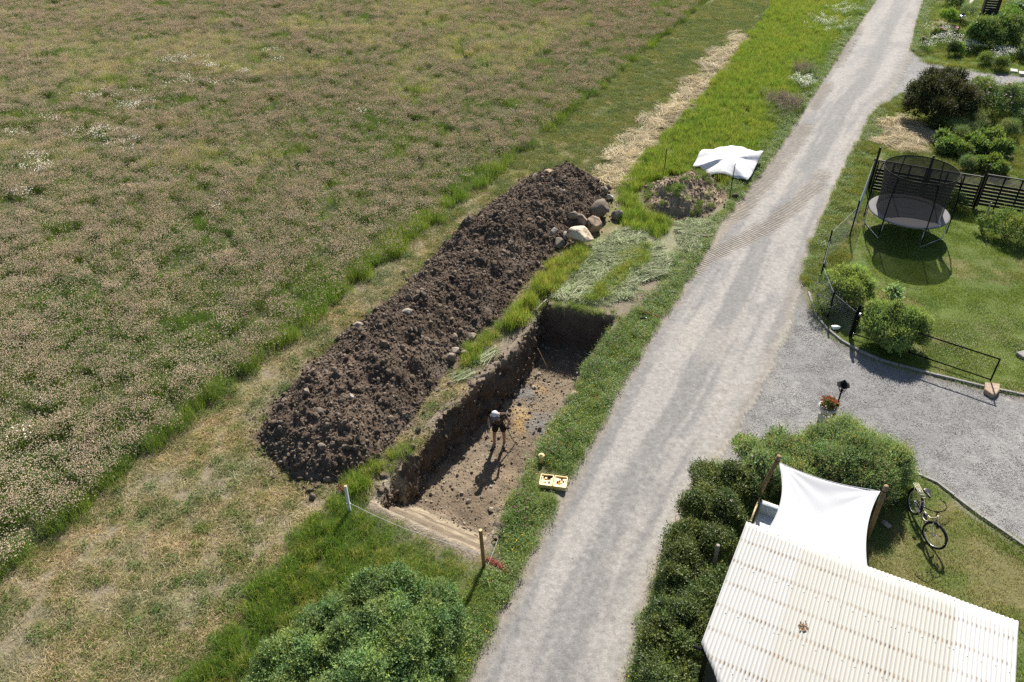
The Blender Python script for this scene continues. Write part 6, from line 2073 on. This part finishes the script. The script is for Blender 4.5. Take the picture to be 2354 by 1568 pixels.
for a, b, lb_, cc_ in ((lp0, lp1, 'taller leaning wooden pole holding the hedge side corner of the shade sail', c1), (rp0, rp1, 'wooden pole holding the lawn side corner of the white shade sail', c2)):
    e = empty('sail_pole', tuple(a), 0, lb_, 'pole', PG_)
    g = Geo(); g.tube([(0, 0, -.1), (b - a) * .5, (b - a)], [.055, .053, .05], 12); g.build('shaft', M_WOOD, e, True)
    n_ = (b - a) / np.linalg.norm(b - a)
    kk_ = (cc_[2] - a[2]) / (b - a)[2]
    cpt = (b - a) * kk_
    g = Geo(); g.tube([cpt + (.058 * math.cos(t_), .058 * math.sin(t_), 0) for t_ in np.linspace(0, 2 * PI, 14)[:-1]], .008, 5, True); g.tube([cpt, cc_ - a], .007, 5); g.build('lashing', M_BMETAL, e)

# ------------------------------------------------------------------ bamboo sofa under the sail
s0 = V3(atf(3038, 1990, .78)); s0[2] = 0
so_ = empty('garden_sofa', tuple(s0), AZ - PI / 2, 'bamboo garden sofa with white seat and pale cushion, half hidden under the sail', 'sofa')
M_BAM = simple('bamboo', (.52, .42, .25), .6, .3, 0, .25, 14)
M_CUSH = simple('pale_cushion', (.50, .55, .57), .9, .1, 0, .05, 8)
M_SEAT = simple('seat_cloth', (.66, .67, .68), .9, .1, 0, .05, 8)
# local x runs along the back, local -y towards the seat front
g = Geo()
for x in (0, 2.0):
    for y in (0, -.85):
        g.tube([(x, y, 0), (x, y, .78)], .026, 8)
g.tube([(0, 0, .70), (2.0, 0, .70)], .022, 8); g.tube([(0, 0, .34), (2.0, 0, .34)], .022, 8); g.tube([(0, -.85, .34), (2, -.85, .34)], .022, 8)
g.build('frame', M_BAM, so_, True)
for x in (0, 2.0):
    g = Geo()
    g.tube([(x, 0, .74), (x, -.85, .74)], .024, 8); g.tube([(x, 0, .36), (x, -.85, .36)], .02, 8)
    for k in range(7):
        g.tube([(x, -.06 - k * .12, .36), (x, -.02 - (k + .9) * .12, .74)], .011, 6); g.tube([(x, -.10 - k * .12, .74), (x, -.06 - (k + .9) * .12, .36)], .011, 6)
    g.build('arm_lattice', M_BAM, so_, True)
for nm, cx_, cs_, m in (('seat_cushion', (1.0, -.46, .42), (1.9, .76, .14), M_SEAT), ('back_cushion', (.38, -.13, .60), (.66, .20, .40), M_CUSH), ('back_cushion', (1.08, -.13, .60), (.66, .20, .40), M_CUSH)):
    g = Geo(); g.box(cx_, cs_)
    o = g.build(nm, m, so_, True)
    md = o.modifiers.new('b', 'BEVEL'); md.width = .07 if nm == 'seat_cushion' else .09; md.segments = 4
g = Geo(); g.tube([(-.12, 0, 0), (.12, 0, 0)], [.06, .06], 12)
pw = V3(atf(3543, 2098, .05))
o = g.build('firewood_block', M_GREYW, None, True); o.location = (pw[0], pw[1], .06); o.rotation_euler = (0, 0, R(-55))
o.scale = (1, 1.1, 1)
tag(o, 'short weathered grey log lying on the lawn near the sail', 'log')
g = Geo(); g.lathe([(.14, 0), (.15, .75), (.16, .78), (0, .80)], (0, 0, 0), 14)
pk = V3(atf(3433, 1945, .8))
e = empty('kettle_grill', (pk[0], pk[1], 0), 0, 'dark round grill peeking out behind the upper edge of the sail', 'grill')
g.build('body', M_BMETAL, e, True)

# ================================================================== bicycle
r0_, r1_ = V3(atf(3640, 2044)), V3(atf(3712, 2181))
bd_ = r1_ - r0_
ba = math.atan2(bd_[1], bd_[0])
WB = float(np.hypot(bd_[0], bd_[1])); WR = .345
bk = empty('bicycle', (r0_[0], r0_[1], 0), ba, 'cream city bicycle with rear rack parked on the lawn by the driveway', 'bicycle')
bk.rotation_euler = (R(-5), 0, ba)
M_CREAM = simple('cream_paint', (.70, .64, .48), .35, .5, 0, .04, 8)
M_TYRE = simple('black_rubber', (.02, .02, .02), .75, .2, 0, .1, 30)
M_SADD = simple('black_vinyl', (.025, .025, .027), .35, .5)
hubR, hubF = np.array([0, 0, WR]), np.array([WB, 0, WR])
steer = R(24)
def wheel(parent, c, name='wheel'):
    def cir(r, n=40):
        return [(c[0] + r * math.cos(a), c[1], c[2] + r * math.sin(a)) for a in np.linspace(0, 2 * PI, n, endpoint=False)]
    g = Geo(); g.tube(cir(.015, 10), .004, 4, True); g.tube([(c[0], -.05 + c[1], c[2]), (c[0], .05 + c[1], c[2])], .02, 8)
    w_ = g.build(name, M_STEEL, parent, True)
    g = Geo(); g.tube(cir(WR - .021), .0225, 8, True); g.build('tyre', M_TYRE, w_, True)
    g = Geo(); g.tube(cir(WR - .052), .013, 6, True); g.build('rim', M_STEEL, w_, True)
    g = Geo()
    for k in range(28):
        a = k * 2 * PI / 28
        s = .03 * (1 if k % 2 else -1)
        g.tube([(c[0] + .02 * math.cos(a + .5), c[1] + s, c[2] + .02 * math.sin(a + .5)), (c[0] + (WR - .055) * math.cos(a), c[1], c[2] + (WR - .055) * math.sin(a))], .0013, 3, cap=False)
    g.build('spokes', M_STEEL, w_)
    return w_
wheel(bk, hubR)
BB, ST, HT, HB = np.array([.46, 0, .29]), np.array([.28, 0, .74]), np.array([WB - .20, 0, .83]), np.array([WB - .15, 0, .64])
g = Geo()
g.tube([BB, ST], .017, 8); g.tube([HT, HB], .021, 8)
g.tube([HB + (0, 0, .02), (.72, 0, .40), (.6, 0, .32), BB], .020, 8)
g.tube([HT - (-.01, 0, .06), (.72, 0, .55), (.40, 0, .46)], .015, 8)
for s in (-.055, .055):
    g.tube([BB + (0, s * .6, 0), hubR + (0, s, 0)], .010, 6); g.tube([ST - (.02, -s * .4, .12), hubR + (0, s, 0)], .008, 6)
g.build('frame', M_CREAM, bk, True)
g = Geo(); g.tube([ST, ST + (-.03, 0, .14)], .013, 8); g.build('seat_post', M_STEEL, bk, True)
g = Geo()
prof = [(-.14, .02), (-.13, .085), (-.08, .105), (-.02, .085), (.04, .045), (.11, .028), (.145, .012)]
V = []
for x, hw in prof:
    for a in np.linspace(0, 2 * PI, 12, endpoint=False):
        V.append((x, hw * math.cos(a), .025 * math.sin(a) * (1 if math.sin(a) > 0 else 1.6) + (.02 if x < -.05 else 0)))
F = [(i * 12 + k, i * 12 + (k + 1) % 12, (i + 1) * 12 + (k + 1) % 12, (i + 1) * 12 + k) for i in range(len(prof) - 1) for k in range(12)]
g.add(np.array(V) + ST + (-.04, 0, .165), F)
g.build('saddle', M_SADD, bk, True)
# front end turned about the head tube
fr_ = bpy.data.objects.new('front_fork', None)
def rotz_about(pts_, c, a):
    ca, sa = math.cos(a), math.sin(a)
    return [np.array([c[0] + (p[0] - c[0]) * ca - (p[1] - c[1]) * sa, c[1] + (p[0] - c[0]) * sa + (p[1] - c[1]) * ca, p[2]]) for p in pts_]
PV = np.array([WB - .06, 0, 0])
ff = Geo()
for s in (-.05, .05):
    ff.tube([HB + (0, s * .7, 0), (WB - .10, s, .50), (WB - .02, s, WR)], .011, 6)
ff.tube([HB + (0, -.035, 0), HB + (0, .035, 0)], .016, 6)
fork = ff.build('front_fork', M_CREAM, bk, True)
MT = Matrix.Translation(Vector(PV)) @ Matrix.Rotation(steer, 4, 'Z') @ Matrix.Translation(-Vector(PV))
fork.matrix_local = MT
wf = wheel(bk, hubF); wf.matrix_local = MT
def mudguard(c, a0, a1, m, T=None):
    g = Geo()
    n = 26
    V = []
    for a in np.linspace(R(a0), R(a1), n):
        for y, dr in ((-.028, -.012), (-.015, .004), (.015, .004), (.028, -.012)):
            V.append((c[0] + (WR + .016 + dr) * math.cos(a), y, c[2] + (WR + .016 + dr) * math.sin(a)))
    F = [(i * 4 + k, i * 4 + k + 1, (i + 1) * 4 + k + 1, (i + 1) * 4 + k) for i in range(n - 1) for k in range(3)]
    g.add(V, F)
    o = g.build('mudguard', m, bk, True)
    o.modifiers.new('t', 'SOLIDIFY').thickness = .003
    if T is not None: o.matrix_local = T
mudguard(hubR, 10, 195, M_SADD); mudguard(hubF, 25, 150, M_SADD, MT)
g = Geo()
stem = [HT, HT + (-.015, 0, .13), HT + (.03, 0, .19)]
g.tube(stem, .014, 8)
hb_c = HT + (.03, 0, .19)
for s in (-1, 1):
    g.tube([hb_c, hb_c + (.03, s * .08, .02), hb_c + (.0, s * .20, .07), hb_c + (-.13, s * .29, .05), hb_c + (-.26, s * .31, .03)], .011, 8)
o = g.build('handlebar', M_BMETAL, bk, True); o.matrix_local = MT
for s in (-1, 1):
    g2 = Geo(); g2.tube([hb_c + (-.16, s * .295, .047), hb_c + (-.28, s * .31, .027)], .017, 8); g2.build('grip', M_SADD, o, True)
    g2 = Geo(); g2.tube([hb_c + (-.06, s * .25, .05), hb_c + (-.17, s * .27, .0)], .006, 5); g2.build('brake_lever', M_STEEL, o, True)
g = Geo()
for z_, w__ in ((.0, .11), (.10, .135), (.2, .15)):
    g.tube([(hb_c[0] + .10 + x * w__, y * (w__ + .03), .72 + z_) for x, y in ((-.75, -1), (1, -1), (1, 1), (-.75, 1))], .004, 5, True)
for x in np.linspace(-.75, 1, 7):
    for y in (-1, 1):
        g.tube([(hb_c[0] + .10 + x * .11, y * .14, .72), (hb_c[0] + .10 + x * .15, y * .18, .92)], .002, 3)
for y in np.linspace(-1, 1, 9):
    g.tube([(hb_c[0] + .10 + .11, y * .14, .72), (hb_c[0] + .10 + .15, y * .18, .92)], .002, 3); g.tube([(hb_c[0] + .02, y * .14, .72), (hb_c[0] + .21, y * .14, .72)], .002, 3)
o = g.build('wire_basket', M_BMETAL, bk); o.matrix_local = MT
g = Geo(); g.lathe([(0, 0), (.03, .01), (.042, .05), (.044, .07), (0, .08)], HB + (.07, 0, -.02), 12, M=Matrix.Rotation(PI / 2, 3, 'Y')); o = g.build('headlight', M_SADD, bk, True); o.matrix_local = MT
g = Geo()
for s in (-.06, .06):
    g.tube([(.20, s, .70), (-.30, s, .70)], .006, 6); g.tube([(-.20, s, .70), (0, s * 1.1, WR + .02)], .005, 6)
for x in np.linspace(-.30, .20, 6):
    g.tube([(x, -.06, .70), (x, .06, .70)], .006, 6)
for y in (-.02, .02):
    g.tube([(.2, y, .70), (-.3, y, .70)], .005, 6)
g.build('luggage_rack', M_CREAM, bk, True)
g = Geo(); g.beam(hubR + (-.03, .065, .0), BB + (.07, .065, 0), .035, .12); g.lathe([(0, -.018), (.10, -.015), (.10, .015), (0, .018)], BB + (0, .065, 0), 18, M=Matrix.Rotation(PI / 2, 3, 'X')); g.build('chain_case', M_SADD, bk)
g = Geo()
g.tube([BB + (0, -.09, 0), BB + (0, .10, 0)], .012, 6); g.tube([BB + (0, .10, 0), BB + (.05, .105, -.16)], .009, 6); g.tube([BB + (0, -.09, 0), BB + (-.05, -.095, .16)], .009, 6)
g.build('crank', M_STEEL, bk, True)
for s, dx_, dz_ in ((1, .05, -.16), (-1, -.05, .16)):
    g = Geo(); g.box(BB + (dx_, s * .155, dz_), (.09, .09, .025)); g.build('pedal', M_SADD, bk)
g = Geo(); g.tube([BB + (-.12, .05, -.02), (.26, .19, .03)], .008, 6); g.build('kickstand', M_STEEL, bk, True)
M_ORG = simple('orange_reflector', (.75, .22, .02), .3, .5)
for c_, T_ in ((hubR, None), (hubF, MT)):
    g = Geo(); g.box(c_ + (.13, 0, .13), (.07, .012, .028), M=Matrix.Rotation(R(-45), 3, 'Y').to_4x4()); o = g.build('reflector', M_ORG, bk)
    if T_ is not None: o.matrix_local = T_

# ================================================================== the person in the trench
fa_, fb_ = V3(atf(1974.4, 1776.4, -1.46)), V3(atf(2020.3, 1783, -1.46))
pm = (fa_ + fb_) / 2
PB = empty('person', (pm[0], pm[1], -1.47), 0, 'person in white cap, brown T-shirt and shorts, stooping with a long tool in the trench', 'person')
tT, tB = V3(atf(2005.5, 1671.8, -.28)), V3(atf(2058.6, 1772.6, -1.44))
org = np.array([pm[0], pm[1], -1.47])
tl, bl = tT - org, tB - org
HL_ = tl + (bl - tl) * .42            # his left hand (image right) on the shaft
HR_ = np.array([-.30, -.24, .92])


def skin_obj(name, joints, edges, mat, root=0, sub=2, parent=None):
    me = bpy.data.meshes.new(name)
    keys = list(joints)
    me.from_pydata([tuple(joints[k][0]) for k in keys], [(keys.index(a), keys.index(b)) for a, b in edges], [])
    o = bpy.data.objects.new(name, me)
    COL.objects.link(o)
    o.parent = parent
    o.modifiers.new('skin', 'SKIN')
    sv = me.skin_vertices[0].data if me.skin_vertices else None
    if sv is None:
        bpy.context.view_layer.update()
        me.skin_vertices.new() if hasattr(me.skin_vertices, 'new') else None
        sv = me.skin_vertices[0].data
    for k, v in zip(keys, sv):
        r = joints[k][1]
        v.radius = (r, r) if not hasattr(r, '__len__') else r
    sv[root].use_root = True
    s = o.modifiers.new('sub', 'SUBSURF')
    s.levels = s.render_levels = sub
    me.materials.append(mat)
    return o


M_SKIN = simple('skin', (.42, .24, .165), .55, .35, 0, .06, 8)
M_SHIRT = simple('brown_cotton', (.075, .059, .044), .9, .1, 0, .12, 10)
M_SHORT = simple('dark_brown_cotton', (.036, .031, .027), .9, .1, 0, .12, 10)
M_CAP = simple('white_cap_cloth', (.68, .68, .70), .8, .15, 0, .06, 10)
M_GLOVE = simple('grey_glove', (.055, .055, .06), .8, .2)
M_SHOE = simple('grey_shoe', (.16, .15, .14), .8, .2, 0, .2, 20)
a_ = lambda *c: np.array(c, float)
shL, shR = a_(.17, -.15, 1.35), a_(-.23, -.17, 1.31)
elL = a_(.315, -.15, 1.12)
elR = a_(-.31, -.08, 1.11)
neck, head, crown = a_(-.05, -.21, 1.40), a_(-.11, -.31, 1.485), a_(-.13, -.34, 1.55)
ankL, kneL, hipL = a_(.15, .0, .09), a_(.145, -.07, .49), a_(.095, .06, .88)
ankR, kneR, hipR = a_(-.15, -.02, .09), a_(-.15, -.09, .49), a_(-.095, .06, .88)
J = {'pel': (a_(0, .06, .93), .13), 'bel': (a_(0, .02, 1.08), .125), 'che': (a_(-.02, -.11, 1.25), (.15, .12)), 'nek': (neck, .055), 'hed': (head, (.085, .10)), 'crn': (crown, (.08, .09)),
     'nos': (head + a_(-.02, -.105, -.035), .018), 'eaL': (head + a_(.088, .0, .0), .018), 'eaR': (head + a_(-.088, .0, .0), .018),
     'hiL': (hipL, .088), 'knL': (kneL, .056), 'caL': (kneL * .62 + ankL * .38 + a_(0, .03, 0), .054), 'anL': (ankL, .037), 'toL': (ankL + a_(.01, -.13, -.05), .034),
     'hiR': (hipR, .088), 'knR': (kneR, .056), 'caR': (kneR * .62 + ankR * .38 + a_(0, .03, 0), .054), 'anR': (ankR, .037), 'toR': (ankR + a_(-.06, -.12, -.05), .034),
     'shL': (shL, .062), 'elL': (elL, .042), 'wrL': (HL_ * .86 + elL * .14, .030), 'haL': (HL_ + a_(.012, .02, .0), .034),
     'shR': (shR, .062), 'elR': (elR, .042), 'wrR': (HR_ * .84 + elR * .16, .030), 'haR': (HR_, .034)}
E_ = [('pel', 'bel'), ('bel', 'che'), ('che', 'nek'), ('nek', 'hed'), ('hed', 'crn'), ('hed', 'nos'), ('hed', 'eaL'), ('hed', 'eaR'), ('pel', 'hiL'), ('hiL', 'knL'), ('knL', 'caL'), ('caL', 'anL'), ('anL', 'toL'),
      ('pel', 'hiR'), ('hiR', 'knR'), ('knR', 'caR'), ('caR', 'anR'), ('anR', 'toR'), ('che', 'shL'), ('shL', 'elL'), ('elL', 'wrL'), ('wrL', 'haL'), ('che', 'shR'), ('shR', 'elR'), ('elR', 'wrR'), ('wrR', 'haR')]
skin_obj('body', J, E_, M_SKIN, 0, 2, PB)
# shirt and shorts: the same bones, a little thicker
JS = {'w': (a_(0, .06, .80), (.165, .145)), 'w2': (a_(0, .055, .94), (.168, .145)), 'bel': (a_(0, .02, 1.08), (.165, .14)), 'che': (a_(-.02, -.11, 1.25), (.185, .145)), 'nk': (neck * .8 + a_(0, -.08, 1.27) * .2, .085), 'shL': (shL, .082), 'slL': (shL * .45 + elL * .55, .074), 'shR': (shR, .082), 'slR': (shR * .45 + elR * .55, .074)}
skin_obj('t_shirt', JS, [('w', 'w2'), ('w2', 'bel'), ('bel', 'che'), ('che', 'nk'), ('che', 'shL'), ('shL', 'slL'), ('che', 'shR'), ('shR', 'slR')], M_SHIRT, 0, 2, PB)
JP = {'w': (a_(0, .06, .97), (.15, .13)), 'hiL': (hipL - a_(0, 0, .04), .115), 'knL': (kneL * .8 + hipL * .2, .105), 'hiR': (hipR - a_(0, 0, .04), .115), 'knR': (kneR * .8 + hipR * .2, .105)}
skin_obj('shorts', JP, [('w', 'hiL'), ('hiL', 'knL'), ('w', 'hiR'), ('hiR', 'knR')], M_SHORT, 0, 2, PB)
Rt = Matrix.Rotation(R(38), 3, 'X') @ Matrix.Rotation(R(0), 3, 'Y')
g = Geo()
g.lathe([(.100, .0), (.103, .03), (.092, .07), (.06, .10), (.02, .112), (0, .113)], head + a_(-.005, .01, .035), 22, M=Rt)
o = g.build('cap', M_CAP, PB, True)
g = Geo()
V = []
for f in np.linspace(0, 1, 5):
    for a in np.linspace(R(200), R(340), 11):
        v_ = Rt @ Vector(((.108 + .075 * f) * math.cos(a) * (1 - .18 * f), (.108 + .085 * f) * math.sin(a), .004 - .018 * f))
        V.append(np.array(v_) + head + a_(-.005, .01, .035))
g.add(V, [(i * 11 + k, i * 11 + k + 1, (i + 1) * 11 + k + 1, (i + 1) * 11 + k) for i in range(4) for k in range(10)])
b_ = g.build('brim', simple('grey_cap_cloth', (.16, .165, .18), .8), o, True); b_.modifiers.new('t', 'SOLIDIFY').thickness = .006
for s in (-1, 1):
    g = Geo(); V, F = ico(2); g.add(V * .011 + head + a_(s * .034 - .01, -.092, .0), F); g.build('eye', M_BLACK, PB, True)


def glove(hand, wrist, grip, side):
    """palm and five bent fingers; with grip they close round the shaft direction"""
    g = Geo()
    d = hand - wrist; d /= np.linalg.norm(d)
    if grip is None:
        ax = a_(0, 1, 0) - d * d[1]
    else:
        ax = grip / np.linalg.norm(grip)
    ax = ax - d * (ax @ d); ax /= np.linalg.norm(ax)
    nrm = np.cross(d, ax)
    g.tube([wrist - d * .02, wrist + d * .02, hand, hand + d * .03], [.036, .038, .046, .034], 10)
    for k, (L_, off_) in enumerate(((.070, -.033), (.078, -.011), (.074, .011), (.060, .033))):
        b = hand + d * .02 + ax * off_
        c = side * (1.0 if grip is not None else .45)
        p1 = b + d * L_ * .45 + nrm * c * .012
        p2 = p1 + d * L_ * (.05 if grip is not None else .3) + nrm * c * L_ * .4
        p3 = p2 - d * L_ * (.28 if grip is not None else -.15) + nrm * c * L_ * .22
        g.tube([b, p1, p2, p3], [.012, .0115, .0105, .008], 7)
    tb = hand - d * .01 - ax * .04
    g.tube([tb, tb - ax * .025 + d * .02 + nrm * side * .015, tb - ax * .012 + d * .045 + nrm * side * .035], [.014, .012, .009], 7)
    return g.build('glove', M_GLOVE, PB, True)


glove(HL_ + a_(.012, .02, 0), HL_ * .86 + elL * .14, bl - tl, -1)
glove(HR_, HR_ * .84 + elR * .16, None, 1)
for ank, toe in ((ankL, a_(.02, -.15)if False else a_(.015, -.15, 0)), (ankR, a_(-.07, -.135, 0))):
    g = Geo()
    dv = toe / np.linalg.norm(toe)
    pts_ = [ank - dv * .085 + a_(0, 0, -.045), ank - dv * .03 + a_(0, 0, -.04), ank + dv * .07 + a_(0, 0, -.05), ank + dv * .15 + a_(0, 0, -.058), ank + dv * .185 + a_(0, 0, -.062)]
    g.tube(pts_, [.035, .045, .046, .040, .022], 12)
    g.tube([ank + a_(0, 0, -.03), ank + a_(0, .005, .05)], [.046, .043], 10)
    g.build('shoe', M_SHOE, PB, True)
    g = Geo(); g.tube([ank + a_(0, .005, .03), ank + a_(0, .01, .10)], [.042, .046], 10); g.build('sock', M_BLACK, PB, True)
g = Geo()
g.tube([tT, tT + (tB - tT) * .5, tB], [.019, .020, .018], 8)
tool = empty('hand_tool', (0, 0, 0), 0, 'long straight wooden shaft tool held by the person in the trench', 'tool')
g.build('shaft', simple('pale_shaft', (.50, .42, .30), .7), tool, True)
g = Geo(); dd_ = (tB - tT) / np.linalg.norm(tB - tT); g.tube([tT - dd_ * .10, tT - dd_ * .03, tT + dd_ * .06], [.028, .018, .017], 8); g.build('metal_end', M_STEEL, tool, True)
g = Geo(); g.tube([tB - dd_ * .02, tB + dd_ * .05], [.016, .010], 8); g.build('tip', M_RUST, tool, True)
# ================================================================== light, camera
w = bpy.data.worlds.new('World')
sc.world = w
w.use_nodes = True
nt = w.node_tree
sky = nt.nodes.new('ShaderNodeTexSky')
sky.sky_type = 'NISHITA'
sky.sun_disc = False
sky.sun_elevation = SUN_EL
sky.sun_rotation = R(90) - SUN_AZ
bg = nt.nodes['Background']
bg.inputs['Strength'].default_value = .06
nt.links.new(sky.outputs[0], bg.inputs['Color'])
sl = bpy.data.lights.new('sun', 'SUN')
sl.energy = 4.8
sl.angle = R(.53)
sl.color = (1, .945, .86)
so = bpy.data.objects.new('sun', sl)
COL.objects.link(so)
so.rotation_euler = SUN.to_track_quat('Z', 'Y').to_euler()
so.location = SUN * 80
cam = bpy.data.cameras.new('camera')
cam.lens = LENS
cam.sensor_width = 36
cam.clip_end = 3000
co = bpy.data.objects.new('camera', cam)
COL.objects.link(co)
co.location = (0, 0, CAM_H)
co.rotation_euler = (PI / 2 - PITCH, 0, 0)
sc.camera = co
sc.view_settings.view_transform = 'Standard'
sc.view_settings.look = 'None'
sc.view_settings.exposure = 1.0
sc.cycles.max_bounces = 6
sc.cycles.diffuse_bounces = 3
sc.cycles.transmission_bounces = 4
sc.cycles.transparent_max_bounces = 12
sc.cycles.use_denoising = False
